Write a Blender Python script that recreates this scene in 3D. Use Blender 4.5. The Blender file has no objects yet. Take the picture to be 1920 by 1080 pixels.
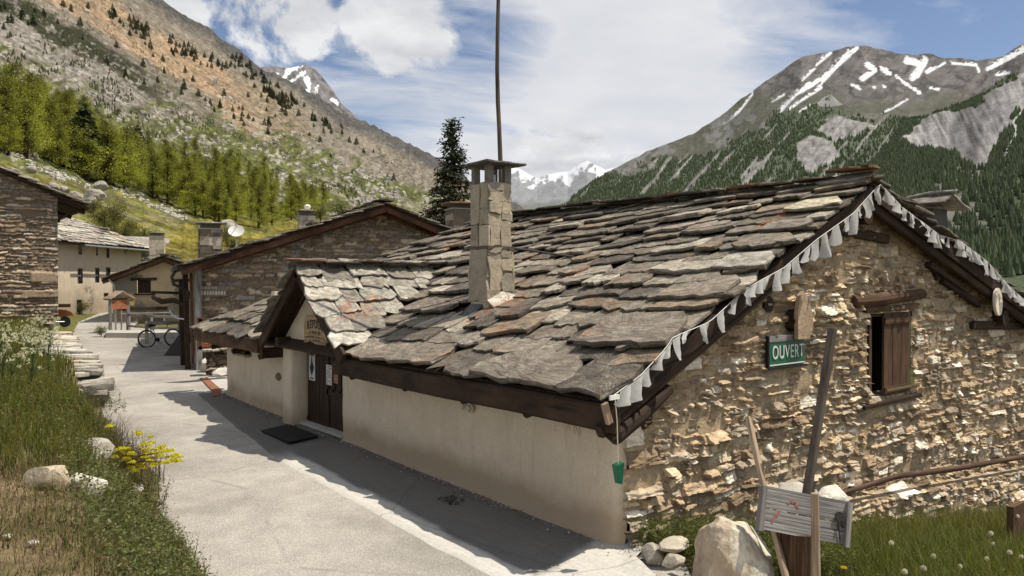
import bpy, math, random
import numpy as np
from math import radians, sin, cos, pi, sqrt, atan2
R = random.Random(7)
NR = np.random.default_rng(11)
SC = bpy.context.scene
COL = SC.collection

# ------------------------------------------------------------------ camera calibration
F = 1450.0; CX = 960.0; CY = 540.0; HZ = 524.0; EYE = 3.2
PITCH = math.atan((CY-HZ)/F); YAW = math.atan(1163/F)
FW = np.array([sin(YAW)*cos(PITCH), cos(YAW)*cos(PITCH), -sin(PITCH)])
RT = np.array([cos(YAW), -sin(YAW), 0.0]); UP = np.cross(RT, FW)
FH = np.array([sin(YAW), cos(YAW)])
CAM = np.array([0, 0, EYE])
def ray(x, y): return FW + RT*(x-CX)/F - UP*(y-CY)/F
def onX(x, y, X): r = ray(x, y); return CAM + r*X/r[0]
def onY(x, y, Y): r = ray(x, y); return CAM + r*Y/r[1]
def onZ(x, y, Z=0.0): r = ray(x, y); return CAM + r*(Z-EYE)/r[2]
def at(x, y, d): return CAM + ray(x, y)*d

# ------------------------------------------------------------------ noise (numpy)
def _h(ix, iy, seed):
    n = (ix.astype(np.int64)*374761393 + iy.astype(np.int64)*668265263 + seed*974634777) & 0xffffffff
    n = ((n ^ (n >> 13))*1274126177) & 0xffffffff
    n = ((n ^ (n >> 16))*2246822519) & 0xffffffff
    return ((n ^ (n >> 15)) & 0xffffff)/float(0xffffff)
def vn(x, y, seed=0):
    x = np.asarray(x, float); y = np.asarray(y, float)
    ix = np.floor(x); iy = np.floor(y); fx = x-ix; fy = y-iy
    fx = fx*fx*fx*(fx*(fx*6-15)+10); fy = fy*fy*fy*(fy*(fy*6-15)+10)
    a = _h(ix, iy, seed); b = _h(ix+1, iy, seed); c = _h(ix, iy+1, seed); d = _h(ix+1, iy+1, seed)
    return (a*(1-fx)+b*fx)*(1-fy)+(c*(1-fx)+d*fx)*fy
def fbm(x, y, o=4, seed=0, g=.5):
    s = 0; a = 1; t = 0
    for i in range(o):
        s = s+a*vn(x, y, seed+i*17); t += a; a *= g; x = np.asarray(x)*2.03+5.1; y = np.asarray(y)*2.03+3.7
    return s/t
def ridged(x, y, o=4, seed=0, g=.5):
    s = 0; a = 1; t = 0
    for i in range(o):
        s = s+a*(1-np.abs(2*vn(x, y, seed+i*17)-1)); t += a; a *= g; x = np.asarray(x)*2.1+5.1; y = np.asarray(y)*2.1+3.7
    return s/t
def sstep(a, b, x):
    t = np.clip((np.asarray(x, float)-a)/(b-a), 0, 1); return t*t*(3-2*t)
def voro(u, v, seed=0, p=2.0, jit=.8, brick=True):
    """Nearest cell of a jittered (brick bonded) grid: F1, F2, cell id randoms, local offset."""
    iv = np.floor(v); F1 = np.full(u.shape, 9.); F2 = F1.copy()
    ci = np.zeros(u.shape); cj = ci.copy(); ox = ci.copy(); oy = ci.copy()
    for dj in (-1, 0, 1):
        J = iv+dj
        sh = np.where(np.mod(J, 2) == 0, 0.0, .5) if brick else 0.0
        sh = sh+.35*_h(J, J*0+3, seed+91)
        iu = np.floor(u-sh)
        for di in (-1, 0, 1):
            I = iu+di
            px = I+sh+.5+jit*(_h(I, J, seed)-.5); py = J+.5+jit*(_h(I, J, seed+7)-.5)
            dx = u-px; dy = v-py
            d = (np.abs(dx)**p+np.abs(dy)**p)**(1/p)
            n = d < F1
            F2 = np.where(n, F1, np.minimum(F2, d))
            F1 = np.where(n, d, F1); ci = np.where(n, I, ci); cj = np.where(n, J, cj); ox = np.where(n, dx, ox); oy = np.where(n, dy, oy)
    return F1, F2, ci, cj, ox, oy

# ------------------------------------------------------------------ objects
def link(o, parent=None):
    COL.objects.link(o)
    if parent is not None: o.parent = parent
    return o
def tag(o, label=None, cat=None, group=None, kind=None):
    if label: o['label'] = label
    if cat: o['category'] = cat
    if group: o['group'] = group
    if kind: o['kind'] = kind
    return o
def empty(name, loc, label, cat, group=None, rz=0.0, parent=None):
    o = bpy.data.objects.new(name, None); o.empty_display_size = .2
    o.location = [float(q) for q in loc]; o.rotation_euler = (0, 0, rz)
    link(o, parent); return tag(o, label, cat, group)
def raw_mesh(name, V, faces_n, loops, mats, mi=None, attrs=None, smooth=False):
    """V (n,3); faces_n: loop counts; loops: vertex indices flat."""
    me = bpy.data.meshes.new(name)
    V = np.asarray(V, np.float32); loops = np.asarray(loops, np.int32); fn = np.asarray(faces_n, np.int32)
    me.vertices.add(len(V)); me.vertices.foreach_set('co', V.ravel())
    me.loops.add(len(loops)); me.loops.foreach_set('vertex_index', loops)
    me.polygons.add(len(fn))
    st = np.concatenate(([0], np.cumsum(fn)[:-1])).astype(np.int32)
    me.polygons.foreach_set('loop_start', st)
    try: me.polygons.foreach_set('loop_total', fn)
    except Exception: pass
    for m in (mats if isinstance(mats, (list, tuple)) else [mats]): me.materials.append(m)
    if mi is not None: me.polygons.foreach_set('material_index', np.asarray(mi, np.int32))
    me.polygons.foreach_set('use_smooth', np.full(len(fn), bool(smooth)))
    for k, a in (attrs or {}).items():
        a = np.asarray(a, np.float32)
        if k == 'Col':
            if a.shape[1] == 3: a = np.concatenate([a, np.ones((len(a), 1), np.float32)], 1)
            at_ = me.attributes.new('Col', 'FLOAT_COLOR', 'POINT'); at_.data.foreach_set('color', a.ravel())
        else:
            at_ = me.attributes.new(k, 'FLOAT_VECTOR', 'POINT'); at_.data.foreach_set('vector', a.ravel())
    me.update(calc_edges=True); me.validate(verbose=False)
    return me
def grid_mesh(name, P, mat, keep=None, attrs=None, smooth=True, flip=False):
    """P (a,b,3) grid of points; keep (a-1,b-1) bool."""
    a, b = P.shape[:2]
    idx = np.arange(a*b).reshape(a, b)
    q = np.stack([idx[:-1, :-1], idx[1:, :-1], idx[1:, 1:], idx[:-1, 1:]], -1).reshape(-1, 4)
    if flip: q = q[:, ::-1]
    if keep is not None: q = q[keep.ravel()]
    used = np.unique(q); mp = np.full(a*b, -1); mp[used] = np.arange(len(used)); q = mp[q]
    A = {k: np.asarray(v).reshape(a*b, -1)[used] for k, v in (attrs or {}).items()}
    return raw_mesh(name, P.reshape(-1, 3)[used], np.full(len(q), 4), q.ravel(), mat, attrs=A, smooth=smooth)
def wmat(o):
    return o.matrix_basis.copy() if o.parent is None else wmat(o.parent) @ o.matrix_parent_inverse @ o.matrix_basis
def obj(name, me, parent=None):
    """vertices are in world space; a parent's own offset is undone by the parent inverse"""
    me.name = name; o = bpy.data.objects.new(name, me); link(o, parent)
    if parent is not None: o.matrix_parent_inverse = wmat(parent).inverted()
    return o

def nrm(v): v = np.asarray(v, float); return v/np.linalg.norm(v)

class MB:
    """collects shapes; luv = (metres along the grain, across, random) for grained materials"""
    def __init__(s): s.V = []; s.L = []; s.N = []; s.C = []; s.U = []; s.M = []; s.n = 0; s.col = (1, 1, 1); s.m = 0
    def add(s, V, faces, luv=None, col=None):
        V = np.asarray(V, float).reshape(-1, 3); s.V.append(V)
        for f in faces: s.L.extend(int(i)+s.n for i in f); s.N.append(len(f)); s.M.append(s.m)
        c = np.asarray(s.col if col is None else col, float)
        s.C.append(np.tile(c, (len(V), 1)) if c.ndim == 1 else c)
        s.U.append(np.zeros((len(V), 3)) if luv is None else np.asarray(luv, float))
        s.n += len(V); return s
    def beam(s, a, b, w, h, up=(0, 0, 1), col=None, taper=1.0, jit=0.0, bev=.12):
        """rectangular timber from a to b, w across, h along up, chamfered edges"""
        a = np.asarray(a, float); b = np.asarray(b, float); d = b-a; L = np.linalg.norm(d); d = d/L
        up = np.asarray(up, float); x = np.cross(d, up)
        if np.linalg.norm(x) < 1e-4: x = np.cross(d, (1, 0, 0.3))
        x = nrm(x); u = np.cross(x, d)
        c = bev*min(w, h)
        pr = [(-w/2+c, -h/2), (w/2-c, -h/2), (w/2, -h/2+c), (w/2, h/2-c), (w/2-c, h/2), (-w/2+c, h/2), (-w/2, h/2-c), (-w/2, -h/2+c)]
        return s.sweep([a, b] if jit == 0 else [a+(b-a)*t+(x*R.uniform(-jit, jit)+u*R.uniform(-jit, jit)) for t in (0, .33, .66, 1)], pr, x, u, taper, col)
    def sweep(s, pts, pr, x, u, taper=1.0, col=None):
        pts = [np.asarray(p, float) for p in pts]; n = len(pr); V = []; U = []
        per = [0.0]
        for i in range(n): per.append(per[-1]+math.hypot(pr[i][0]-pr[i-1][0], pr[i][1]-pr[i-1][1]))
        rn = R.random()*50; l = 0
        for k, p in enumerate(pts):
            if k: l += np.linalg.norm(p-pts[k-1])
            t = 1+(taper-1)*k/(len(pts)-1)
            for i, (q, r_) in enumerate(pr): V.append(p+x*q*t+u*r_*t); U.append((l, per[i], rn))
        f = []
        for k in range(len(pts)-1):
            for i in range(n):
                j = (i+1) % n; f.append((k*n+i, k*n+j, (k+1)*n+j, (k+1)*n+i))
        m = len(V)
        for e, k in ((0, 0), (1, len(pts)-1)):
            for i in range(n): V.append(V[k*n+i].copy() if isinstance(V[k*n+i], np.ndarray) else V[k*n+i]); U.append((rn+pr[i][0]*.25, pr[i][1], rn))
            ids = [m+e*n+i for i in range(n)]; f.append(ids[::-1] if e == 0 else ids)
        return s.add(V, f, U, col)
    def tube(s, pts, r, n=8, col=None, wob=0.0, cap=True):
        pts = [np.asarray(p, float) for p in pts]; k = len(pts)
        rr = [r]*k if not hasattr(r, '__len__') else list(r)
        V = []; U = []; l = 0; rn = R.random()*50; ref = None
        for i, p in enumerate(pts):
            d = nrm(pts[min(i+1, k-1)]-pts[max(i-1, 0)])
            if ref is None:
                ref = np.cross(d, (0, 0, 1)) if abs(d[2]) < .9 else np.cross(d, (1, 0, 0))
            x = ref-d*np.dot(ref, d); x = nrm(x); ref = x; y = np.cross(d, x)
            if i: l += np.linalg.norm(p-pts[i-1])
            for j in range(n):
                a = 2*pi*j/n; q = rr[i]*(1+(R.uniform(-wob, wob) if wob else 0))
                V.append(p+(x*cos(a)+y*sin(a))*q); U.append((l, a*max(rr[0], .02), rn))
        f = [(i*n+j, i*n+(j+1) % n, (i+1)*n+(j+1) % n, (i+1)*n+j) for i in range(k-1) for j in range(n)]
        if cap: f.append(list(range(n))[::-1]); f.append([(k-1)*n+j for j in range(n)])
        return s.add(V, f, U, col)
    def box(s, c, size, rz=0.0, col=None, ax=None):
        c = np.asarray(c, float); x, y, z = [q/2 for q in size]
        X = np.array([cos(rz), sin(rz), 0]); Y = np.array([-sin(rz), cos(rz), 0]); Z = np.array([0, 0, 1.])
        if ax: X, Y, Z = [np.asarray(q, float) for q in ax]
        rn = R.random()*50
        for (A, B, N, a, b, n_) in ((X, Y, Z, x, y, z), (Y, X, -Z, y, x, z), (Y, Z, X, y, z, x), (Z, Y, -X, z, y, x), (Z, X, Y, z, x, y), (X, Z, -Y, x, z, y)):
            V = [c+N*n_+A*i*a+B*j*b for i, j in ((-1, -1), (1, -1), (1, 1), (-1, 1))]
            la = max(x, y, z)
            U = [((i*a, j*b, rn) if a >= b else (j*b, i*a, rn)) for i, j in ((-1, -1), (1, -1), (1, 1), (-1, 1))]
            s.add(V, [(0, 1, 2, 3)], U, col)
        return s
    def prism(s, poly, o, A, B, N, t, col=None):
        """polygon (a,b) in plane o,A,B pulled t along N (front at +N)"""
        o, A, B, N = [np.asarray(q, float) for q in (o, A, B, N)]; n = len(poly)
        Ft = [o+A*p+B*q+N*t for p, q in poly]; Bk = [o+A*p+B*q for p, q in poly]; rn = R.random()*50
        U = [(p, q, rn) for p, q in poly]
        s.add(Ft, [list(range(n))], U, col); s.add(Bk, [list(range(n))[::-1]], U, col)
        sv = []; su = []; f = []
        for i in range(n):
            j = (i+1) % n; k = len(sv); sv += [Bk[i], Bk[j], Ft[j], Ft[i]]; su += [(0, 0, rn), (.1, 0, rn), (.1, t, rn), (0, t, rn)]; f.append((k, k+1, k+2, k+3))
        return s.add(sv, f, su, col)
    def disc(s, c, axis, r, t, n=20, col=None, rx=None):
        a = nrm(axis); x = np.cross(a, (0, 0, 1)); x = nrm(x) if np.linalg.norm(x) > .01 else np.array([1., 0, 0]); y = np.cross(a, x)
        rx = rx or r
        return s.prism([(cos(2*pi*i/n)*rx, sin(2*pi*i/n)*r) for i in range(n)], np.asarray(c, float), x, y, a, t, col)
    def build(s, name, mat, parent=None, smooth=False, root=None):
        me = raw_mesh(name, np.concatenate(s.V), s.N, s.L, mat, mi=s.M, attrs={'Col': np.concatenate(s.C), 'luv': np.concatenate(s.U)}, smooth=smooth)
        return obj(name, me, parent)

def icos(n):
    import bmesh
    bm = bmesh.new(); bmesh.ops.create_icosphere(bm, subdivisions=n, radius=1)
    V = np.array([v.co[:] for v in bm.verts]); Fc = [tuple(v.index for v in f.verts) for f in bm.faces]; bm.free(); return V, Fc
ICO = {n: icos(n) for n in (1, 2, 3, 4, 5)}
def rock(c, size, seed, sub=4, cuts=9, rough=.06, rz=0.0, col=(.5, .46, .38), colvar=.12, tilt=0.0):
    """angular weathered rock: sphere clipped by random planes, then roughened. returns V,F,C"""
    rr = np.random.default_rng(seed); V, Fc = ICO[sub]; V = V.copy()
    for _ in range(cuts):
        n = nrm(rr.normal(size=3)); d = rr.uniform(.55, .85); k = V@n-d
        V = np.where(k[:, None] > 0, V-n*k[:, None]*.93, V)
    nz = fbm(V[:, 0]*2.2+seed, V[:, 1]*2.2+V[:, 2]*1.7, 5, seed)-.5
    nz2 = ridged(V[:, 0]*5+seed, V[:, 2]*5+V[:, 1]*3, 3, seed+3)-.5
    V = V*(1+rough*2.2*nz+rough*.7*nz2)[:, None]
    C = np.asarray(col)[None]*(1+colvar*3*(fbm(V[:, 0]*3+seed, V[:, 2]*3+V[:, 1], 4, seed+5)-.5))[:, None]
    V = V*np.asarray(size)/2*1.15
    if tilt: V = V@np.array([[cos(tilt), 0, -sin(tilt)], [0, 1, 0], [sin(tilt), 0, cos(tilt)]])
    V = V@np.array([[cos(rz), sin(rz), 0], [-sin(rz), cos(rz), 0], [0, 0, 1]])
    return V+np.asarray(c), Fc, C

# ------------------------------------------------------------------ materials
def newmat(name):
    m = bpy.data.materials.new(name); m.use_nodes = True; nt = m.node_tree
    for n in list(nt.nodes): nt.nodes.remove(n)
    out = nt.nodes.new('ShaderNodeOutputMaterial'); b = nt.nodes.new('ShaderNodeBsdfPrincipled')
    nt.links.new(b.outputs[0], out.inputs[0]); return m, nt, b
class NT:
    def __init__(s, nt): s.nt = nt
    def n(s, t, **k):
        n = s.nt.nodes.new('ShaderNode'+t)
        for a, v in k.items(): setattr(n, a, v)
        return n
    def l(s, a, b): s.nt.links.new(a, b); return b
    def noise(s, vec, scale, detail=5, rough=.55, dist=0.0):
        n = s.n('TexNoise'); s.l(vec, n.inputs['Vector']); n.inputs['Scale'].default_value = scale; n.inputs['Detail'].default_value = detail
        n.inputs['Roughness'].default_value = rough; n.inputs['Distortion'].default_value = dist; return n.outputs['Fac']
    def ramp(s, f, *st):
        n = s.n('ValToRGB'); s.l(f, n.inputs[0]); e = n.color_ramp.elements
        while len(e) < len(st): e.new(.5)
        for q, (p, c) in zip(e, st): q.position = p; q.color = (c, c, c, 1) if not hasattr(c, '__len__') else (*c, 1)
        return n.outputs[0]
    def mix(s, f, a, b, mode='MIX'):
        n = s.n('MixRGB', blend_type=mode)
        for sock, v in zip(n.inputs, (f, a, b)):
            if hasattr(v, 'is_output'): s.l(v, sock)
            elif hasattr(v, '__len__'): sock.default_value = (*v, 1)
            else: sock.default_value = v if sock.type == 'VALUE' else (v, v, v, 1)
        return n.outputs[0]
    def math(s, op, a, b=0.0, c=0.0):
        n = s.n('Math', operation=op)
        for sock, v in zip(n.inputs, (a, b, c)):
            if hasattr(v, 'is_output'): s.l(v, sock)
            else: sock.default_value = v
        return n.outputs[0]
    def mapp(s, vec, scale=(1, 1, 1), rot=(0, 0, 0), loc=(0, 0, 0)):
        n = s.n('Mapping'); s.l(vec, n.inputs[0]); n.inputs['Scale'].default_value = scale; n.inputs['Rotation'].default_value = rot; n.inputs['Location'].default_value = loc
        return n.outputs[0]
    def attr(s, name):
        n = s.n('Attribute'); n.attribute_name = name; return n
    def bump(s, h, dist, strength=1.0, normal=None):
        n = s.n('Bump'); s.l(h, n.inputs['Height']); n.inputs['Distance'].default_value = dist; n.inputs['Strength'].default_value = strength
        if normal is not None: s.l(normal, n.inputs['Normal'])
        return n.outputs[0]
def fin(b, t, col, rough=.85, bump=None, spec=.25):
    if hasattr(col, 'is_output'): t.l(col, b.inputs['Base Color'])
    else: b.inputs['Base Color'].default_value = (*col, 1)
    if hasattr(rough, 'is_output'): t.l(rough, b.inputs['Roughness'])
    else: b.inputs['Roughness'].default_value = rough
    b.inputs['Specular IOR Level'].default_value = spec
    if bump is not None: t.l(bump, b.inputs['Normal'])

def m_vcol(name, sc=8.0, var=.35, bump=.01, rough=.9, bsc=None, spec=.2, lichen=0.0, dark=0.0, pos='Generated'):
    """attribute colour, broken up by noise at two scales in object space"""
    m, nt, b = newmat(name); t = NT(nt); tc = t.n('TexCoord').outputs['Object']
    c = t.attr('Col').outputs['Color']
    n1 = t.noise(tc, sc, 6, .6); n2 = t.noise(tc, sc*4.7, 4, .65)
    f = t.math('ADD', t.math('MULTIPLY', n1, .65), t.math('MULTIPLY', n2, .35))
    k = t.ramp(f, (.3, 1-var), (.7, 1+var))
    k2 = t.mix(1.0, c, k, 'MULTIPLY')
    if lichen:
        ln = t.noise(tc, 1.7, 3, .5); l2 = t.noise(tc, 17, 4, .7)
        msk = t.math('MULTIPLY', t.ramp(ln, (.63, 0.0), (.70, 1.0)), t.ramp(l2, (.52, 0.0), (.6, 1.0)))
        k2 = t.mix(t.math('MULTIPLY', msk, lichen), k2, (.42, .13, .025))
        ln = t.noise(t.mapp(tc, loc=(31, 7, 3)), 2.3, 3, .5); l2 = t.noise(tc, 26, 4, .7)
        msk = t.math('MULTIPLY', t.ramp(ln, (.50, 0.0), (.62, 1.0)), t.ramp(l2, (.54, 0.0), (.62, 1.0)))
        k2 = t.mix(t.math('MULTIPLY', msk, .55), k2, (.45, .43, .36))
    nb = t.noise(tc, bsc or sc*2.5, 8, .65)
    fin(b, t, k2, rough, t.bump(nb, bump), spec); return m
def m_wood(name, dark=(.05, .03, .018), light=(.16, .10, .06), grain=38.0, bump=.006, rough=.8, var=.4, vcol=False, fade=None):
    m, nt, b = newmat(name); t = NT(nt); l = t.attr('luv').outputs['Vector']
    g = t.noise(t.mapp(l, (1.6, grain, 1)), 1.0, 5, .6, .4)
    g2 = t.noise(t.mapp(l, (1.2, 5, 1)), 1.3, 4, .5)
    cr = t.noise(t.mapp(l, (.8, grain*2.2, 3)), 1.0, 3, .5, .2)
    c = t.mix(t.ramp(g, (.32, 0.0), (.68, 1.0)), dark, light)
    c = t.mix(1.0, c, t.ramp(g2, (.25, 1-var), (.75, 1+var)), 'MULTIPLY')
    c = t.mix(1.0, c, t.ramp(cr, (.30, .35), (.38, 1.0)), 'MULTIPLY')
    if fade is not None:
        c = t.mix(t.ramp(t.noise(t.mapp(l, (2.5, 7, 1)), 1.7, 5, .6), (.5, 0.0), (.68, .8)), c, fade)
    if vcol: c = t.mix(1.0, c, t.attr('Col').outputs['Color'], 'MULTIPLY')
    fin(b, t, c, rough, t.bump(t.math('ADD', g, t.math('MULTIPLY', cr, .6)), bump), .25); return m
def m_plain(name, col, rough=.6, metal=0.0, var=.12, sc=12.0, bump=.002, spec=.4, trans=0.0):
    m, nt, b = newmat(name); t = NT(nt); tc = t.n('TexCoord').outputs['Object']
    n1 = t.noise(tc, sc, 5, .6)
    fin(b, t, t.mix(1.0, col, t.ramp(n1, (.25, 1-var), (.75, 1+var)), 'MULTIPLY'), rough, t.bump(n1, bump) if bump else None, spec)
    b.inputs['Metallic'].default_value = metal; return m
def m_leaf(name, var=.25, trans=.35, rough=.6):
    """foliage: attribute colour, lets light through the blades"""
    m, nt, b = newmat(name); t = NT(nt); c = t.attr('Col').outputs['Color']
    fin(b, t, c, rough, None, .25)
    tr = t.n('BsdfTranslucent'); t.l(t.mix(1.0, c, (1.25, 1.15, .6), 'MULTIPLY'), tr.inputs[0])
    mx = t.n('MixShader'); mx.inputs[0].default_value = trans; t.l(b.outputs[0], mx.inputs[1]); t.l(tr.outputs[0], mx.inputs[2])
    t.l(mx.outputs[0], [n for n in nt.nodes if n.type == 'OUTPUT_MATERIAL'][0].inputs[0]); return m

M = {}
def m_slate():
    m, nt, b = newmat('slate_stone'); t = NT(nt); tc = t.n('TexCoord').outputs['Object']; l = t.attr('luv').outputs['Vector']; c = t.attr('Col').outputs['Color']
    st = t.noise(t.mapp(l, (3.0, 5.5, 1)), 1.3, 8, .70, .5); bl = t.noise(l, 3.2, 6, .62, .3); fi = t.noise(l, 34, 4, .7); lay = t.noise(t.mapp(l, (1.1, 4.5, 1)), 1.4, 3, .5, 1.2)
    c = t.mix(1.0, c, t.ramp(st, (.34, .58), (.66, 1.42)), 'MULTIPLY'); c = t.mix(1.0, c, t.ramp(bl, (.32, .68), (.68, 1.34)), 'MULTIPLY'); c = t.mix(1.0, c, t.ramp(fi, (.35, .86), (.65, 1.14)), 'MULTIPLY')
    wx = t.ramp(t.noise(l, 1.4, 4, .55), (.52, 0.0), (.66, .75)); c = t.mix(t.math('MULTIPLY', wx, .3), c, (.20, .135, .08))
    pl = t.math('MULTIPLY', t.ramp(t.noise(l, 2.1, 4, .6), (.50, 0.0), (.62, 1.0)), t.ramp(t.noise(l, 19, 4, .7), (.50, 0.0), (.60, 1.0))); c = t.mix(t.math('MULTIPLY', pl, .5), c, (.44, .42, .35))
    dk = t.math('MULTIPLY', t.ramp(t.noise(l, 2.7, 4, .6, .4), (.54, 0.0), (.68, 1.0)), t.ramp(t.noise(tc, 23, 4, .7), (.46, 0.0), (.58, 1.0))); c = t.mix(t.math('MULTIPLY', dk, .6), c, (.045, .04, .034))
    ln = t.math('MULTIPLY', t.ramp(t.noise(tc, 1.3, 3, .5), (.62, 0.0), (.69, 1.0)), t.ramp(t.noise(tc, 15, 5, .7), (.50, 0.0), (.60, 1.0))); c = t.mix(t.math('MULTIPLY', ln, .9), c, (.46, .13, .02))
    stp = t.ramp(lay, (.44, 0.0), (.47, .35), (.53, .4), (.56, 1.0))
    fin(b, t, c, .8, t.bump(t.math('ADD', t.math('ADD', st, t.math('MULTIPLY', fi, .3)), t.math('MULTIPLY', stp, .8)), .022), .3); return m
M['slate'] = m_slate()
M['rubble'] = m_vcol('rubble_stone', 13.0, .42, .020, .95, 38, .1)
M['rock'] = m_vcol('rock_stone', 4.0, .35, .03, .92, 9, .15)
M['wood'] = m_wood('weathered_brown_timber', (.045, .024, .013), (.145, .082, .046))
M['wood_dark'] = m_wood('dark_old_timber', (.018, .011, .007), (.062, .036, .021), 30, .008)
M['wood_grey'] = m_wood('silver_grey_timber', (.13, .12, .11), (.36, .34, .32), 46, .007, .85, .3)
M['wood_red'] = m_wood('red_brown_timber', (.055, .025, .014), (.155, .072, .038), 40, .004, .7)
M['wood_orange'] = m_wood('orange_varnished_timber', (.22, .075, .03), (.42, .17, .08), 30, .003, .6)
M['wood_tan'] = m_wood('pale_split_timber', (.20, .14, .09), (.46, .35, .24), 34, .006, .8)
M['wood_door'] = m_wood('dark_door_timber', (.022, .012, .008), (.055, .03, .018), 26, .004, .6)
M['wood_post'] = m_wood('blackened_post_timber', (.045, .032, .024), (.15, .12, .095), 30, .006, .85)
M['wood_red2'] = m_wood('reddish_log_timber', (.045, .024, .016), (.13, .075, .05), 26, .01, .8)
M['black'] = m_plain('black_rubber', (.012, .012, .012), .8, 0, .3, 60, .003)
M['iron'] = m_plain('dark_iron', (.05, .045, .04), .55, .6, .3)
M['steel'] = m_plain('galvanised_steel', (.45, .46, .47), .4, .8, .15)
M['white'] = m_plain('white_paint', (.72, .71, .68), .55)
M['dark'] = m_plain('unlit_interior', (.008, .007, .006), .95)
M['leaf'] = m_leaf('leaf_foliage', trans=.45)
M['vcolplain'] = m_vcol('painted_surface', 20, .08, .001, .6, 40, .3)
# ================================================================== world, sun, camera
SUN = nrm((.385, -.31, 1.0))
W = bpy.data.worlds.new('World'); SC.world = W; W.use_nodes = True
def build_world():
    nt = W.node_tree
    for n in list(nt.nodes): nt.nodes.remove(n)
    t = NT(nt); out = t.n('OutputWorld'); bg = t.n('Background'); sky = t.n('TexSky')
    sky.sky_type = 'NISHITA'; sky.sun_disc = False
    sky.sun_elevation = math.asin(SUN[2]); sky.sun_rotation = atan2(SUN[0], SUN[1])
    sky.altitude = 1800; sky.air_density = 1.0; sky.dust_density = .6; sky.ozone_density = 1.2
    g = t.n('TexCoord').outputs['Generated']
    # clouds live on a flat layer overhead: direction / height above the horizon
    sep = t.n('SeparateXYZ'); t.l(g, sep.inputs[0])
    z = t.math('ADD', t.math('MAXIMUM', sep.outputs[2], 0.0), .16)
    cx = t.math('DIVIDE', sep.outputs[0], z); cy = t.math('DIVIDE', sep.outputs[1], z)
    cb = t.n('CombineXYZ'); t.l(cx, cb.inputs[0]); t.l(cy, cb.inputs[1])
    p = t.mapp(cb.outputs[0], (1, 1, 1), (0, 0, SKY_ROT), SKY_LOC)
    big = t.noise(p, .62, 4, .5, .3); wisp = t.noise(t.mapp(p, (1.0, 1.9, 1)), 1.6, 9, .58, .5); puff = t.noise(p, 4.2, 8, .55, .2)
    f = t.math('ADD', t.math('MULTIPLY', big, .62), t.math('MULTIPLY', wisp, .38))
    thin = t.ramp(f, (.36, 0.0), (.47, .55), (.60, 1.0))
    # directional banks: the photo has a broad veil ahead, open blue high on both sides
    def lobe(px, py, r0, r1):
        d = nrm(ray(px, py)); dt = t.n('VectorMath', operation='DOT_PRODUCT'); nv = t.n('VectorMath', operation='NORMALIZE'); t.l(g, nv.inputs[0])
        t.l(nv.outputs[0], dt.inputs[0]); dt.inputs[1].default_value = [float(q) for q in d]
        return t.ramp(dt.outputs['Value'], (cos(r1), 0.0), (cos(r0), 1.0))
    veil = t.math('MAXIMUM', lobe(1050, 200, .02, .42), lobe(760, 330, .02, .22))
    veil = t.math('MAXIMUM', veil, t.math('MULTIPLY', lobe(1300, 40, .0, .20), .9))
    blue = t.math('MAXIMUM', lobe(610, 100, .04, .19), lobe(1800, 10, .08, .34))
    blue = t.math('MAXIMUM', blue, t.math('MULTIPLY', lobe(865, 70, .0, .12), 1.0))
    amt = t.math('ADD', thin, t.math('MULTIPLY', t.math('MULTIPLY', veil, t.ramp(wisp, (.2, .55), (.6, 1.0))), .8))
    amt = t.math('SUBTRACT', amt, t.math('MULTIPLY', blue, t.ramp(wisp, (.35, 1.25), (.7, .65))))
    # heaped clouds: upper left, left of the pole, low over the snow peaks
    lump = t.noise(t.mapp(g, (1, 1, 1.25)), 7.5, 9, .58, .25)
    cum = t.math('MAXIMUM', lobe(400, -10, .0, .17), lobe(748, 25, .0, .068))
    cum = t.math('MAXIMUM', cum, lobe(782, 92, .0, .045))
    cum = t.math('MAXIMUM', cum, t.math('MAXIMUM', lobe(1040, 326, .0, .09), lobe(1285, 268, .0, .10)))
    cum = t.math('MAXIMUM', cum, t.math('MAXIMUM', lobe(1205, 298, .0, .075), lobe(1120, 318, .0, .075)))
    cumf = t.ramp(t.math('ADD', t.math('MULTIPLY', cum, .75), t.math('MULTIPLY', t.math('SUBTRACT', lump, .5), 2.3)), (.50, 0.0), (.66, 1.0))
    amt = t.math('MAXIMUM', t.math('MINIMUM', t.math('MAXIMUM', amt, 0.0), 1.0), 0.0)
    shade = t.noise(t.mapp(p, (1, 1, 1), (0, 0, .4), (.13, .09, 0)), 3.1, 7, .55)
    skyc = t.mix(1.0, sky.outputs[0], SKY_GAIN, 'MULTIPLY')
    veilc = t.mix(t.ramp(shade, (.3, 0.0), (.7, 1.0)), (.70, .715, .755), (.82, .825, .845))
    cumc = t.mix(t.ramp(shade, (.35, 0.0), (.62, 1.0)), (.60, .61, .64), (.90, .90, .90))
    c = t.mix(t.math('MULTIPLY', amt, .93), skyc, veilc)
    c = t.mix(t.math('MULTIPLY', cumf, .92), c, cumc)
    t.l(c, bg.inputs[0]); bg.inputs[1].default_value = 1.0
    t.l(bg.outputs[0], out.inputs[0])
SKY_ROT = 0.35; SKY_LOC = (2.3, 1.1, 0); SKY_GAIN = (.125, .115, .112)
build_world()
sl = bpy.data.lights.new('sun', 'SUN'); sl.energy = 5.0; sl.angle = radians(.55); sl.color = (1.0, .925, .80)
so = bpy.data.objects.new('sun', sl); link(so)
from mathutils import Vector, Matrix
so.rotation_euler = Vector([float(-q) for q in SUN]).to_track_quat('-Z', 'Y').to_euler(); so.location = (20, -20, 40)
cd = bpy.data.cameras.new('camera'); cam = bpy.data.objects.new('camera', cd); link(cam)
cd.sensor_width = 36; cd.lens = F/1920*36; cd.clip_start = .05; cd.clip_end = 40000
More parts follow.
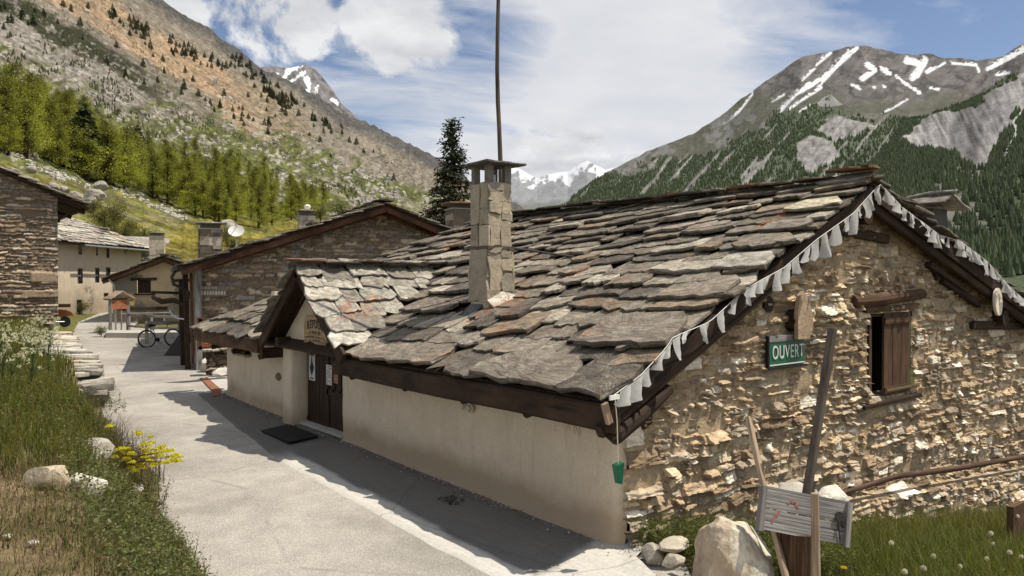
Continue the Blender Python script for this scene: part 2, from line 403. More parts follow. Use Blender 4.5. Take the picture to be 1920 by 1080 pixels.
cam.matrix_world = Matrix([[RT[i], UP[i], -FW[i], CAM[i]] for i in range(3)]+[[0, 0, 0, 1]])
SC.camera = cam
SC.view_settings.view_transform = 'Standard'; SC.view_settings.look = 'None'; SC.view_settings.exposure = 0; SC.view_settings.gamma = 1
SC.cycles.max_bounces = 6; SC.cycles.diffuse_bounces = 3; SC.cycles.transparent_max_bounces = 8

# ================================================================== ground heights of the village
EDGE_Y = [-30, 0, 5, 8.5, 11, 13, 16, 21, 25, 30, 38, 50, 60, 90]
EDGE_X = [3.2, 2.4, 2.2, 2.65, 2.85, 3.35, 3.4, 3.9, 4.15, 4.7, 6.0, 8.4, 11.5, 22]
def edge(y): return np.interp(y, EDGE_Y, EDGE_X)
def flat(x, y): return .018*np.maximum(0, np.asarray(y, float)-8)
def gz(x, y):
    x = np.asarray(x, float); y = np.asarray(y, float)
    z = flat(x, y)
    s = edge(y)-x
    hb = np.interp(y, [-10, 0, 12, 18, 24, 30, 36, 40, 43, 49, 60], [1.75, 1.62, 1.25, 1.05, .80, .82, 1.15, 1.25, 1.15, .15, .1])
    wdt = np.interp(y, [18, 22, 31, 34], [1.5, .3, .3, 1.3])
    z = z+hb*sstep(.05, wdt, s)*(1+.12*np.clip(s-1, 0, 8)*.4)
    rr = np.clip(x-6.9, 0, 60)
    z = z-np.where(y < 25, (.165*rr)*sstep(24, 18, y), 0)
    z = z+np.where(y < 6.3, .0, 0)
    return z
def on_ground(px, py):
    z = 0.0
    for _ in range(60):
        p = onZ(px, py, z); z = .5*z+.5*float(gz(p[0], p[1]))
    return np.array([p[0], p[1], float(gz(p[0], p[1]))])
# ================================================================== land: village ground, road, hills, mountains
def poly_in(px, py, poly):
    r = np.zeros(np.shape(px), bool); n = len(poly)
    for i in range(n):
        x1, y1 = poly[i]; x2, y2 = poly[(i+1) % n]
        c = ((y1 > py) != (y2 > py)) & (px < (x2-x1)*(py-y1)/((y2-y1) or 1e-9)+x1); r ^= c
    return r
def seg_d(px, py, pts):
    d = np.full(np.shape(px), 1e9)
    for (x1, y1), (x2, y2) in zip(pts[:-1], pts[1:]):
        t = np.clip(((px-x1)*(x2-x1)+(py-y1)*(y2-y1))/((x2-x1)**2+(y2-y1)**2+1e-9), 0, 1)
        d = np.minimum(d, np.hypot(px-x1-t*(x2-x1), py-y1-t*(y2-y1)))
    return d
def mixc(c, col, m):
    m = np.clip(m, 0, 1)[..., None]; return c*(1-m)+np.asarray(col)*m

class Slope:
    """a mountainside given by profiles: bearing p (pixels of the survey photo), distance and elevation angle at each step"""
    def __init__(s, rows, amp=.02, seed=1, gul=1.0):
        s.p = np.array([r[0] for r in rows], float); s.d = np.array([r[1] for r in rows], float); s.y = np.array([r[2] for r in rows], float)
        s.K = s.d.shape[1]; s.amp = amp; s.seed = seed; s.gul = gul
    def raw(s, p, t):
        if s.near: return s.raw2(p, t)
        return s.raw1(p, t)
    near = None
    def raw2(s, p, t):
        d, y = s.raw1(p, t); k = sstep(.09, .0, t); d2 = d*(1-k)+s.near*k; z = (EYE+(HZ-y)*d/F)-1.3*k-2.2*k*k; return d2, HZ-(z-EYE)*F/d2
    def raw1(s, p, t):
        p = np.asarray(p, float); k = np.clip(np.asarray(t, float)*(s.K-1), 0, s.K-1.0001); i = k.astype(int); f = k-i
        D = np.stack([np.interp(p, s.p, s.d[:, j]) for j in range(s.K)], -1); Y = np.stack([np.interp(p, s.p, s.y[:, j]) for j in range(s.K)], -1)
        g = lambda A, q: np.take_along_axis(A, q[..., None], -1)[..., 0]
        return g(D, i)*(1-f)+g(D, i+1)*f, g(Y, i)*(1-f)+g(Y, i+1)*f
    def pt(s, p, t):
        d, y = s.raw(p, t)
        off = (np.asarray(p, float)-CX)/F
        P = CAM+d[..., None]*(FW+RT*off[..., None]-UP*((y-CY)/F)[..., None])
        x, yy = P[..., 0], P[..., 1]
        L = 160.0*s.gul
        n = (fbm(x/L, yy/L, 5, s.seed)-.5)*1.2+(ridged(np.asarray(p)/(46*s.gul)+.0*x, np.asarray(t)*2.2, 4, s.seed+40)-.6)*.9
        env = sstep(0, .12, t)
        P[..., 2] += n*s.amp*d*env
        return P
    def mesh(s, name, mat, p0, p1, np_, nt_, colf, t0=0, tpow=1.0):
        p = np.linspace(p0, p1, np_); t = np.linspace(t0, 1, nt_)**tpow
        Pp, T = np.meshgrid(p, t, indexing='ij'); P = s.pt(Pp, T)
        v = P-CAM; dd = v@FW; Yp = CY-F*(v@UP)/dd
        yr = np.interp(p, p, Yp.min(1))[:, None]*np.ones_like(T)
        dz = np.gradient(P[..., 2], axis=0)/(np.abs(np.gradient(p)[:, None])*dd/F+1e-6)
        C = colf(Pp, Yp, T, yr, P, dz)
        # a back flank closes the ridge
        return obj(name, grid_mesh(name, P, mat, attrs={'Col': C}))

HILL = Slope([
 (-1500, [74, 90, 115, 180, 280, 520, 850], [525, 380, 250, 60, -80, -330, -620]),
 (-600, [74, 92, 118, 190, 300, 560, 920], [522, 390, 275, 115, -10, -210, -440]),
 (0,    [78, 95, 122, 200, 320, 600, 1000], [522, 405, 303, 180, 60, -80, -260]),
 (150,  [80, 104, 147, 235, 380, 720, 1150], [520, 420, 338, 235, 120, 0, -120]),
 (310,  [84, 120, 185, 290, 460, 850, 1350], [515, 440, 388, 305, 210, 110, 0]),
 (400,  [88, 140, 205, 315, 520, 920, 1500], [512, 440, 398, 325, 245, 158, 62]),
 (500,  [92, 165, 235, 350, 580, 1000, 1650], [510, 438, 402, 335, 275, 200, 128]),
 (640,  [100, 220, 320, 480, 800, 1300, 2050], [505, 440, 405, 358, 308, 262, 205]),
 (740,  [120, 280, 400, 640, 1000, 1600, 2400], [502, 445, 412, 378, 338, 298, 258]),
 (830,  [150, 350, 500, 800, 1250, 1900, 2800], [500, 450, 424, 398, 372, 338, 302]),
 (900,  [200, 420, 640, 1000, 1600, 2300, 3200], [498, 455, 435, 420, 402, 375, 350]),
 (990,  [250, 500, 800, 1300, 2000, 2800, 3600], [495, 462, 446, 436, 425, 412, 398]),
 (1200, [300, 550, 900, 1400, 2100, 2900, 3700], [495, 465, 450, 442, 436, 430, 425]),
], .010, 3, .6)
HILL.near = 52.0
def hill_col(p, y, t, yr, P, dz):
    w = (fbm(p/90, y/60, 4, 5)-.5)*46; w2 = (fbm(p/22, y/16, 4, 6)-.5)*2
    q = y-.62*p+w
    st = fbm((y-.62*p)/9, (p+y*.6)/95, 4, 9)      # streaks running down the fall line
    grey = np.array((.190, .165, .130)); c = np.tile(grey, p.shape+(1,))*(1+.5*(st-.5))[..., None]
    grn = np.array((.108, .118, .036)); ygr = np.array((.155, .148, .040))
    hi = sstep(34, 10, y-yr+w*.5)
    c = mixc(c, (.088, .082, .078), hi)                                        # dark top scree
    org = sstep(-142, -112, q)*sstep(-36, -62, q)*sstep(560, 430, p)
    c = mixc(c, np.array((.36, .245, .145)), org*np.clip(.25+1.3*(st-.25), 0, .85))
    tan = sstep(-150, -125, q)*sstep(-60, -90, q)*sstep(420, 480, p)*sstep(620, 540, p)
    c = mixc(c, (.24, .19, .12), tan*.5)
    shr = sstep(-36, -22, q)*sstep(22, 8, q)*sstep(350, 270, p)
    c = mixc(c, np.array((.034, .036, .020)), shr*(.95-.35*sstep(.62, .8, st)))
    lit = sstep(12, 26, q)*sstep(95, 60, q)*sstep(330, 230, p)
    c = mixc(c, (.235, .215, .190), lit*.75)
    # vegetation thickening towards the foot
    veg = sstep(.36, .56, fbm(p/34, y/18, 6, 21, .62)+.70*sstep(.70, .30, t)-.45*sstep(.45, .95, t)+.42*sstep(150, 420, p)*sstep(.92, .55, t)-.08)
    veg = np.maximum(veg, sstep(.44, .36, t+.1*w2))
    veg = veg*(1-.7*org)*(1-.45*lit)
    c = mixc(c, grn*(.72+.6*fbm(p/18, y/10, 4, 22))[..., None], veg*.92)
    rocks = sstep(.60, .68, fbm(p/10, y/7.5, 4, 31)+.12*(st-.5))*sstep(.22, .4, t)*sstep(.86, .6, t)
    c = mixc(c, (.33, .305, .265), rocks*.9)
    scr = sstep(.60, .70, fbm((y-.42*p)/7, (p+.4*y)/80, 3, 41))*sstep(560, 620, p)*sstep(.24, .30, t)*sstep(.62, .5, t)
    c = mixc(c, (.30, .27, .21), scr*.8)
    mead = sstep(.345, .30, t+.02*w2)
    c = mixc(c, ygr*1.05, mead*(.9))
    yel = mead*sstep(.50, .68, fbm(p/60, y/14, 4, 51)+.35*np.exp(-((p-340)/110)**2-((y-440)/26)**2))
    c = mixc(c, (.26, .20, .028), yel*.42)
    gry = mead*sstep(.60, .66, fbm((y-.45*p)/6, (p+.4*y)/60, 3, 61)+.03)*sstep(420, 330, p+(y-420))
    c = mixc(c, (.28, .26, .23), gry*.25)
    dk = fbm(p/7, y/5, 5, 71, .65); c = c*(1+1.0*(dk-.5))[..., None]
    bs = sstep(.60, .68, fbm(p/8, y/5.5, 4, 81)+.10*(veg-.4))*(1-mead)*(1-.6*org)*sstep(.98, .85, t); c = mixc(c, (.050, .060, .024), bs*.6)
    return np.clip(c, 0, 1)
def m_hill():
    m, nt, b = newmat('hillside_soil'); t = NT(nt); tc = t.n('TexCoord').outputs['Object']; c = t.attr('Col').outputs['Color']
    n1 = t.noise(tc, .10, 8, .7); n2 = t.noise(tc, .55, 5, .7)
    c = t.mix(1.0, c, t.ramp(n1, (.36, .50), (.64, 1.55)), 'MULTIPLY'); c = t.mix(1.0, c, t.ramp(n2, (.36, .62), (.64, 1.40)), 'MULTIPLY')
    fin(b, t, c, .97, t.bump(t.math('ADD', n1, t.math('MULTIPLY', n2, .35)), 3.0), .05); return m
M['hill'] = m_hill()
hill_o = HILL.mesh('hillside', M['hill'], -900, 1100, 1000, 420, hill_col, 0, 1.2); tag(hill_o, kind='structure')

def ridge_rows(pts, base, d0, dr, K=6, sag=.10):
    rows = []
    for p, y, d in pts:
        ds = [d0+(d-d0)*(i/(K-1)) for i in range(K)]; ys = []
        z1 = EYE+(HZ-y)*d/F; z0 = EYE+(HZ-base)*d0/F
        for i, q in enumerate(ds):
            f = i/(K-1); z = z0+(z1-z0)*(f**1.0-sag*sin(pi*f)); ys.append(HZ-(z-EYE)*F/q)
        rows.append((p, ds, ys))
    return rows
MAIN = Slope(ridge_rows([(860, 440, 2500), (960, 425, 2600), (1060, 386, 2900), (1120, 336, 3100), (1190, 291, 3300), (1250, 268, 3400), (1300, 246, 3500), (1345, 215, 3600), (1380, 190, 3700), (1430, 150, 3900), (1480, 120, 4000), (1520, 102, 4100), (1560, 92, 4200), (1600, 82, 4250), (1630, 81, 4300), (1665, 90, 4300), (1700, 100, 4300), (1770, 112, 4400), (1805, 110, 4400), (1835, 116, 4500), (1880, 106, 4600), (1920, 78, 4700), (2000, 40, 4700), (2200, 10, 4800), (2700, 60, 4800)], 500, 700, None, 7, .07), .011, 101, 2.6)
SNOW = [([(1606, 90), (1575, 118), (1540, 148), (1490, 178), (1462, 208)], 5.5), ([(1590, 96), (1560, 134), (1535, 160)], 4.5), ([(1557, 100), (1530, 122)], 3.5), ([(1528, 128), (1505, 150)], 2.6),
        ([(1411, 160), (1410, 178), (1385, 210), (1348, 242)], 2.6), ([(1470, 178), (1448, 190)], 2.5), ([(1540, 165), (1500, 190), (1480, 205)], 3), ([(1625, 120), (1640, 132), (1617, 148)], 7), ([(1652, 128), (1668, 138)], 6),
        ([(1700, 112), (1730, 122), (1712, 145)], 9), ([(1735, 112), (1720, 140)], 8), ([(1683, 145), (1700, 158), (1725, 174)], 3.5), ([(1740, 135), (1770, 118)], 4), ([(1785, 118), (1830, 122), (1836, 134)], 3.2),
        ([(1852, 128), (1880, 114), (1920, 92)], 7), ([(1870, 140), (1890, 136)], 4.5), ([(1930, 84), (2000, 60), (2080, 58)], 12), ([(1655, 212), (1680, 200), (1702, 186)], 1.8), ([(1600, 160), (1612, 166)], 4), ([(1636, 162), (1640, 164)], 3), ([(1657, 162), (1660, 163)], 3),
        ([(1520, 196), (1500, 210)], 2), ([(1745, 165), (1760, 168)], 3)]
def bands(p, y, seed):
    return fbm((p+.85*y)/9, (y-.85*p)/110, 4, seed)
def main_col(p, y, t, yr, P, dz):
    w = (fbm(p/70, y/45, 5, 7)-.5)*2+(fbm(p/15, y/11, 4, 57)-.5)*1.3
    st = fbm((p+.9*y)/10, (y-.9*p)/90, 4, 19)
    c = np.tile(np.array((.140, .126, .117)), p.shape+(1,))*(1+.9*(st-.5))[..., None]*(1+.9*(fbm(p/12, y/9, 6, 27, .6)-.5))[..., None]
    crag = sstep(.60, .70, ridged((p+.4*y)/30, (y-.3*p)/24, 4, 37)*.7+.3*fbm(p/9, y/7, 3, 38)); c = c*(1-.45*crag)[..., None]
    # alpine grass under the scree
    g = sstep(150, 205, y+w*40-(p-1600)*.05)
    c = mixc(c, (.088, .090, .055), g*.8)
    rk = sstep(.56, .66, fbm(p/26, y/20, 5, 33)+.25*(st-.5))*sstep(190, 240, y)
    c = mixc(c, (.25, .245, .24), rk*.5)
    lin = np.interp(p, [1000, 1100, 1200, 1300, 1400, 1480, 1560, 1640, 1760, 2000], [340, 330, 300, 292, 260, 215, 205, 225, 235, 240])
    f = sstep(-6, 10, y-lin+w*44)*(1-.95*sstep(.645, .73, bands(p, y, 77)+.05*w))
    f *= 1-np.maximum(poly_in(p+w*6, y+w*5, [(1495, 300), (1500, 265), (1525, 255), (1560, 265), (1575, 290), (1520, 330)]), poly_in(p+w*8, y+w*6, [(1530, 245), (1560, 215), (1610, 228), (1640, 235), (1570, 270)]))
    f *= 1-.9*sstep(4.5, 2, seg_d(p+w*7, y, [(1262, 290), (1240, 320), (1205, 365)]))-.0
    f *= 1-.9*sstep(4.5, 2, seg_d(p+w*7, y, [(1330, 310), (1300, 345), (1270, 372)]))
    for q in ([(1525, 195), (1560, 178), (1578, 195), (1545, 202)],): c = mixc(c, (.28, .275, .265), poly_in(p+w*5, y+w*4, q)*.9)
    rkc = np.array((.285, .272, .255))*(1+1.6*(fbm(p/7, y/9, 6, 58, .62)-.5)+1.0*(st-.5))[..., None]; kk = np.clip((sstep(-6, 10, y-lin+w*30)-f)*.9, 0, 1)[..., None]; c = c*(1-kk)+rkc*kk
    c = mixc(c, np.array((.088, .108, .060)), f*.95)
    f = f*(.80+.35*sstep(.4, .6, fbm(p/22, y/15, 4, 97))); main_col.f = f
    sn = np.zeros(p.shape); nz = (fbm(p/6, y/4, 5, 15, .65)-.5)*13+(fbm((p+.9*y)/3.2, (y-.9*p)/30, 3, 16)-.5)*7
    for pts, wd in SNOW: sn = np.maximum(sn, sstep(-1.6, 1.6, wd*.72-seg_d(p+nz*.35, y+nz*.25, pts)+.62*nz*min(1, wd/4)))
    sn = sn*sstep(240, 210, y)
    c = mixc(c, (.72, .73, .74), sn)
    hz = .10; return np.clip(c*(1-hz)+np.array((.20, .22, .25))*hz, 0, 1)  # aerial haze mixed into the mountain colour
M['mount'] = m_vcol('mountain_stone', .03, .26, 9.0, .97, .07, .05)
M['far'] = m_vcol('far_mountain_stone', .004, .10, 6.0, .97, .02, .05)
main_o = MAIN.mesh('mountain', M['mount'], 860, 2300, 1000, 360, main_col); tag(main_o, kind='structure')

SPUR = Slope(ridge_rows([(1180, 520, 1400), (1300, 468, 1600), (1380, 420, 1800), (1440, 384, 1900), (1500, 336, 2000), (1560, 302, 2100), (1640, 258, 2200), (1700, 226, 2300), (1760, 202, 2350), (1800, 190, 2400), (1840, 176, 2400), (1880, 152, 2450), (1920, 132, 2500), (2050, 80, 2600), (2400, 50, 2600), (2800, 60, 2600)], 570, 260, None, 7, .06), .009, 211, 1.4)
CLIFF = [(1692, 262), (1712, 240), (1745, 216), (1800, 207), (1838, 206), (1842, 180), (1880, 158), (1935, 128), (2010, 110), (2000, 200), (1905, 205), (1893, 235), (1872, 268), (1850, 305), (1835, 318), (1800, 300), (1796, 288), (1760, 284), (1720, 278)]
def spur_col(p, y, t, yr, P, dz):
    w = (fbm(p/60, y/40, 5, 8)-.5)*2
    st = fbm((p-.5*y)/5, (y+.5*p)/45, 5, 23); cr = ridged(p/17, y/22, 5, 29)
    c = np.tile(np.array((.088, .108, .060)), p.shape+(1,))
    gr = sstep(26, 6, y-yr)*sstep(1790, 1830, p)
    c = mixc(c, (.095, .095, .045), gr*.8)
    w4 = (fbm(p/14, y/10, 4, 88)-.5)*2; cl = poly_in(p+w*9+w4*8, y+w*8+w4*7, CLIFF)*1.0
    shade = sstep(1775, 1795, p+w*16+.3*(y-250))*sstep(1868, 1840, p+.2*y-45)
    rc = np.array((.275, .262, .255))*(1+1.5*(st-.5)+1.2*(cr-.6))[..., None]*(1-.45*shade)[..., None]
    c = c*(1-cl[..., None])+rc*cl[..., None]
    lo = poly_in(p+w*10, y+w*10, [(1780, 300), (1812, 320), (1850, 318), (1900, 300), (1890, 330), (1840, 345), (1850, 440), (1780, 430), (1740, 340)])*sstep(.42, .55, fbm(p/16, y/10, 4, 43))
    c = mixc(c, (.20, .19, .17), lo*.85)
    sn = sstep(-1, .8, 3.2-seg_d(p+w*7, y, [(1922, 200), (1900, 230), (1905, 255), (1895, 275), (1880, 300)])+2*(fbm(p/4, y/4, 2, 3)-.5))
    c = mixc(c, (.50, .49, .47), sn)
    spur_col.f = (1-cl)*(1-lo*.8)*(1-sn)*(1-gr*.9)
    return np.clip(c*.95+np.array((.20, .22, .25))*.05, 0, 1)  # slight aerial haze blended into the spur colour
spur_o = SPUR.mesh('mountain_spur', M['mount'], 1180, 2800, 700, 300, spur_col); tag(spur_o, kind='structure')

PEAKS = Slope(ridge_rows([(780, 372, 9000), (840, 340, 9000), (905, 345, 9000), (935, 322, 9000), (960, 314, 9000), (975, 318, 9000), (992, 329, 9000), (1008, 336, 9000), (1022, 330, 9200), (1045, 325, 9300), (1064, 323, 9300), (1080, 311, 9400), (1092, 305, 9400), (1101, 301, 9400), (1112, 307, 9400), (1135, 318, 9300), (1160, 312, 9200), (1200, 330, 9000), (1300, 370, 9000)], 430, 5200, None, 7, .05), .0035, 313, 6.0)
def peak_col(p, y, t, yr, P, dz):
    w = (fbm(p/14, y/11, 5, 3)-.5)*2; st = ridged((p+.8*y)/12, (y-.8*p)/16, 4, 13)
    c = np.tile(np.array((.20, .20, .205)), p.shape+(1,))*(1+.5*(st-.5))[..., None]
    sn = sstep(.05, .32, .34-(y-yr)/62+w*.62+.45*(st-.55))
    c = mixc(c, (.66, .68, .71), sn)
    c = mixc(c, (.09, .10, .07), sstep(372, 385, y+w*8)*.8)
    return np.clip(c*.80+np.array((.27, .30, .34))*.20, 0, 1)  # distance haze painted over snow and rock colours
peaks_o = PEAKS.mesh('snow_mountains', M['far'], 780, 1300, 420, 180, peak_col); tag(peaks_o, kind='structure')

BACK = Slope(ridge_rows([(400, 150, 3300), (460, 128, 3400), (500, 122, 3500), (520, 121, 3500), (545, 125, 3500), (575, 121, 3500), (592, 132, 3500), (605, 146, 3500), (622, 168, 3500), (640, 196, 3500), (700, 250, 3500), (800, 320, 3500)], 420, 1800, None, 6, .04), .006, 419, 2.2)
def back_col(p, y, t, yr, P, dz):
    w = (fbm(p/12, y/9, 5, 3)-.5)*2; st = fbm((p-.75*y)/6, (y+.75*p)/40, 4, 17); cr = ridged(p/13, y/16, 4, 18)
    c = np.tile(np.array((.150, .142, .138)), p.shape+(1,))*(1+1.2*(st-.5)+1.0*(cr-.6)+.8*(fbm(p/4, y/4, 4, 67)-.5))[..., None]
    sn = np.zeros(p.shape)
    for pts, wd in (([(508, 140), (520, 138)], 4), ([(545, 128), (528, 150), (518, 158)], 4.5), ([(566, 124), (545, 132)], 2.5), ([(570, 136), (540, 156)], 3), ([(575, 148), (578, 165), (576, 182)], 4.5), ([(572, 172), (580, 182)], 5), ([(596, 160), (590, 172)], 2.2), ([(625, 188), (632, 194)], 2)):
        sn = np.maximum(sn, sstep(-.8, .8, wd*1.2-seg_d(p+w*3, y, pts)+w*5+7*(fbm(p/3.2, y/2.6, 4, 66)-.5)))
    c = mixc(c, (.76, .77, .79), sn); return np.clip(c*.92+np.array((.22, .24, .27))*.08, 0, 1)  # thin haze mixed into the vertex colour
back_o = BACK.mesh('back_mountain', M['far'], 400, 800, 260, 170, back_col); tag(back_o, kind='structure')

# distant woods on the right-hand mountains read as one mass each
def cone_wood(name, slope, dens, p0, p1, hgt, seed, mask, kind='stuff', cols=((.068, .092, .046), (.118, .148, .072)), tpow=1.0):
    rr = np.random.default_rng(seed); p = rr.uniform(p0, p1, dens); t = rr.uniform(.02, 1, dens)**tpow
    P = slope.pt(p, t); v = P-CAM; d = v@FW; y = CY-F*(v@UP)/d
    k = mask(p, y, t) > rr.uniform(.15, .95, dens); P = P[k]; d = d[k]; n = len(P)
    h = hgt*rr.uniform(.6, 1.35, n); r = h*rr.uniform(.17, .26, n); S = 6
    a = np.arange(S)*2*pi/S
    ring = np.stack([np.cos(a), np.sin(a), 0*a], -1)[None]*r[:, None, None]*rr.uniform(.7, 1.25, (n, S, 1))+P[:, None]+np.array((0, 0, 1))*(h*.06)[:, None, None]
    mid = np.stack([np.cos(a+.5), np.sin(a+.5), 0*a], -1)[None]*r[:, None, None]*.55*rr.uniform(.7, 1.25, (n, S, 1))+P[:, None]+np.array((0, 0, 1))*(h*.5)[:, None, None]
    tip = (P+np.array((0, 0, 1))*h[:, None])[:, None]
    V = np.concatenate([ring, mid, tip], 1); nv = 2*S+1
    f4 = np.array([(i, (i+1) % S, S+(i+1) % S, S+i) for i in range(S)]); f3 = np.array([(S+i, S+(i+1) % S, 2*S) for i in range(S)])
    base = (np.arange(n)*nv)[:, None, None]
    L4 = (f4[None]+base).reshape(-1); L3 = (f3[None]+base).reshape(-1)
    c = np.asarray(cols[0])+(np.asarray(cols[1])-np.asarray(cols[0]))*rr.uniform(0, 1, (n, 1)); C = np.repeat(c[:, None], nv, 1)
    C = C*np.concatenate([np.full(S, .88), np.full(S, 1.0), [1.08]])[None, :, None]
    me = raw_mesh(name, V.reshape(-1, 3), np.concatenate([np.full(n*S, 4), np.full(n*S, 3)]), np.concatenate([L4, L3]), M['conifer'], attrs={'Col': C.reshape(-1, 3)})
    o = obj(name, me); tag(o, kind=kind); return o
M['conifer'] = m_leaf('conifer_needles', trans=.12, rough=.8)
def fmask(colf, p, y, t):
    colf(p, y, t, y*0, None, None); return colf.f
fw1 = cone_wood('forest', MAIN, 46000, 980, 2000, 9.0, 3, lambda p, y, t: fmask(main_col, p, y, t)*.9, tpow=.9)
tag(fw1, 'dark conifer forest covering the foot of the snow-streaked mountain', 'forest')
fw2 = cone_wood('forest', SPUR, 42000, 1240, 2150, 8.5, 4, lambda p, y, t: fmask(spur_col, p, y, t), tpow=.85)
tag(fw2, 'nearer dark conifer forest on the spur around the pale grey cliff', 'forest')

# ------------------------------------------------------------------ village ground sheet
def nonuni(a, b, dense, step, big):
    v = [dense[0]]
    while v[-1] < dense[1]: v.append(v[-1]+step)
    s = step; x = v[-1]
    while x < b: s = min(s*1.12, big); x += s; v.append(x)
    s = step; x = v[0]; lo = []
    while x > a: s = min(s*1.12, big); x -= s; lo.append(x)
    return np.array(lo[::-1]+v)
gx = nonuni(-5500, 9000, (-6, 18), .16, 600); gy = nonuni(-5500, 9000, (1, 34), .16, 600)
GX, GY = np.meshgrid(gx, gy, indexing='ij')
GZ = gz(np.clip(GX, -60, 90), np.clip(GY, -40, 90))
GZ = GZ+(fbm(GX*1.3, GY*1.3, 4, 3)-.5)*.12*sstep(.2, 1.0, np.abs(edge(GY)-GX))*((GX < edge(GY)) | ((GX > 7.2) & (GY < 24)))
rdm = (GX > edge(GY)) & (GX < np.interp(GY, [-12, 24, 26, 36, 60], [6.5, 7, 16, 18, 18])) & (GY < 62); GZ = GZ-rdm*.06
GZ = GZ-sstep(150, 900, np.hypot(GX, GY))*45
nn = fbm(GX*.7, GY*.7, 5, 9); n3 = fbm(GX*5, GY*5, 4, 10)
GC = np.tile(np.array((.085, .085, .030)), GX.shape+(1,))
GC = mixc(GC, (.20, .15, .09), sstep(.42, .6, nn)*.7)
dry = sstep(9.0, 7.5, GY)*sstep(edge(GY)+.3, edge(GY)-.3, GX); GC = mixc(GC, (.27, .20, .12), dry*.8*sstep(.3, .55, n3))
GC = mixc(GC, (.12, .12, .035), sstep(26, 34, GY)*.8)
GC = mixc(GC, (.11, .095, .05), ((GX > 6.9) & (GY < 12))*.7)
GC = GC*(1+.7*(n3-.5))[..., None]
M['soil'] = m_vcol('meadow_soil', 3.0, .35, .03, .97, 14, .05)
ground = obj('ground', grid_mesh('ground', np.stack([GX, GY, GZ], -1), M['soil'], attrs={'Col': GC})); tag(ground, kind='structure')

# ------------------------------------------------------------------ road and concrete apron
RY = np.concatenate([np.arange(-12, 34, .12), np.arange(34, 64, .4)])
def road_right(y): return np.interp(y, [-12, 4.5, 5.5, 20.5, 21, 25.5, 26, 36, 40, 45, 60], [6.2, 6.0, 6.9, 6.9, 7.4, 7.6, 12.5, 16.5, 14, 10.1, 14.6])
tt = np.linspace(0, 1, 70)
RX = (edge(RY)-.12-.10*fbm(RY*1.7, RY*0, 3, 5))[:, None]*(1-tt)+road_right(RY)[:, None]*tt
RYY = np.repeat(RY[:, None], 70, 1)
RZ = flat(RX, RYY)+.012+(fbm(RX*.6, RYY*.6, 3, 4)-.5)*.02-.03*sstep(.06, 0, tt)[None]
def m_road():
    m, nt, b = newmat('worn_asphalt'); t = NT(nt); tc = t.n('TexCoord').outputs['Object']
    v = t.n('TexVoronoi'); t.l(tc, v.inputs['Vector']); v.inputs['Scale'].default_value = 70
    ag = t.mix(t.ramp(v.outputs['Distance'], (.25, 0.0), (.6, 1.0)), t.mix(1.0, v.outputs['Color'], (.30, .28, .25), 'MULTIPLY'), (.155, .145, .130))
    sp = t.n('SeparateColor'); t.l(v.outputs['Color'], sp.inputs[0])
    ag = t.mix(t.ramp(sp.outputs[0], (.45, 0.0), (1.0, .8)), (.41, .38, .335), (.63, .59, .52))
    ag = t.mix(t.ramp(v.outputs['Distance'], (.3, 0.0), (.62, .5)), ag, (.24, .22, .19))
    big = t.noise(tc, .45, 6, .6); mid = t.noise(tc, 2.6, 5, .6)
    ag = t.mix(1.0, ag, t.ramp(big, (.32, .74), (.68, 1.18)), 'MULTIPLY'); ag = t.mix(1.0, ag, t.ramp(mid, (.3, .88), (.7, 1.10)), 'MULTIPLY')
    nv = t.n('TexVoronoi', feature='DISTANCE_TO_EDGE'); t.l(t.mix(.12, tc, t.n('TexNoise').outputs['Color']), nv.inputs['Vector']); nv.inputs['Scale'].default_value = .24
    crk = t.ramp(nv.outputs['Distance'], (.0, 1.0), (.010, 0.0)); crk = t.math('MULTIPLY', crk, t.ramp(mid, (.45, 0.0), (.62, .38)))
    ag = t.mix(crk, ag, (.07, .065, .06))
    fin(b, t, ag, .92, t.bump(t.math('ADD', v.outputs['Distance'], t.math('MULTIPLY', crk, -2.0)), .006), .2); return m
M['road'] = m_road()
road = obj('road', grid_mesh('road', np.stack([RX, RYY, RZ], -1), M['road'])); tag(road, kind='structure')
AY = np.arange(3.2, 20.62, .1)
AX0 = np.interp(AY, [3.2, 6.76, 9.36, 12.98, 16, 20.58], [4.85, 4.97, 5.06, 5.17, 5.50, 6.12])+(fbm(AY*2.2, AY*0, 4, 8)-.5)*.05
AX1 = np.interp(AY, [3.2, 5.0, 5.9, 6.1, 21], [5.75, 6.05, 6.55, 6.95, 6.95])+(fbm(AY*3, AY*0+4, 3, 8)-.5)*.10*(AY < 6)
ta = np.linspace(0, 1, 30)
AX = AX0[:, None]*(1-ta)+AX1[:, None]*ta; AYY = np.repeat(AY[:, None], 30, 1)
AZ = flat(AX, AYY)+.028+(fbm(AX*1.1, AYY*1.1, 3, 6)-.5)*.016+.05*sstep(.8, 1, ta)[None]
AZ[:, 0] -= .03
AC = np.full(AX.shape+(3,), 1.0); ed_ = sstep(.40, .34, AX-AX0[:, None]+.10*(fbm(AYY*1.3, AX*1.3, 4, 9)-.5))*sstep(13.6, 12.4, AYY); cn_ = sstep(6.75, 6.6, AYY+.30*(6.7-AX)+.15*(fbm(AX*3, AYY*3, 3, 19)-.5)); AC = AC*(.36+.78*np.maximum(ed_, cn_))[..., None]  # eave shadow painted in: dark inside, pale where the sun reaches strip and corner
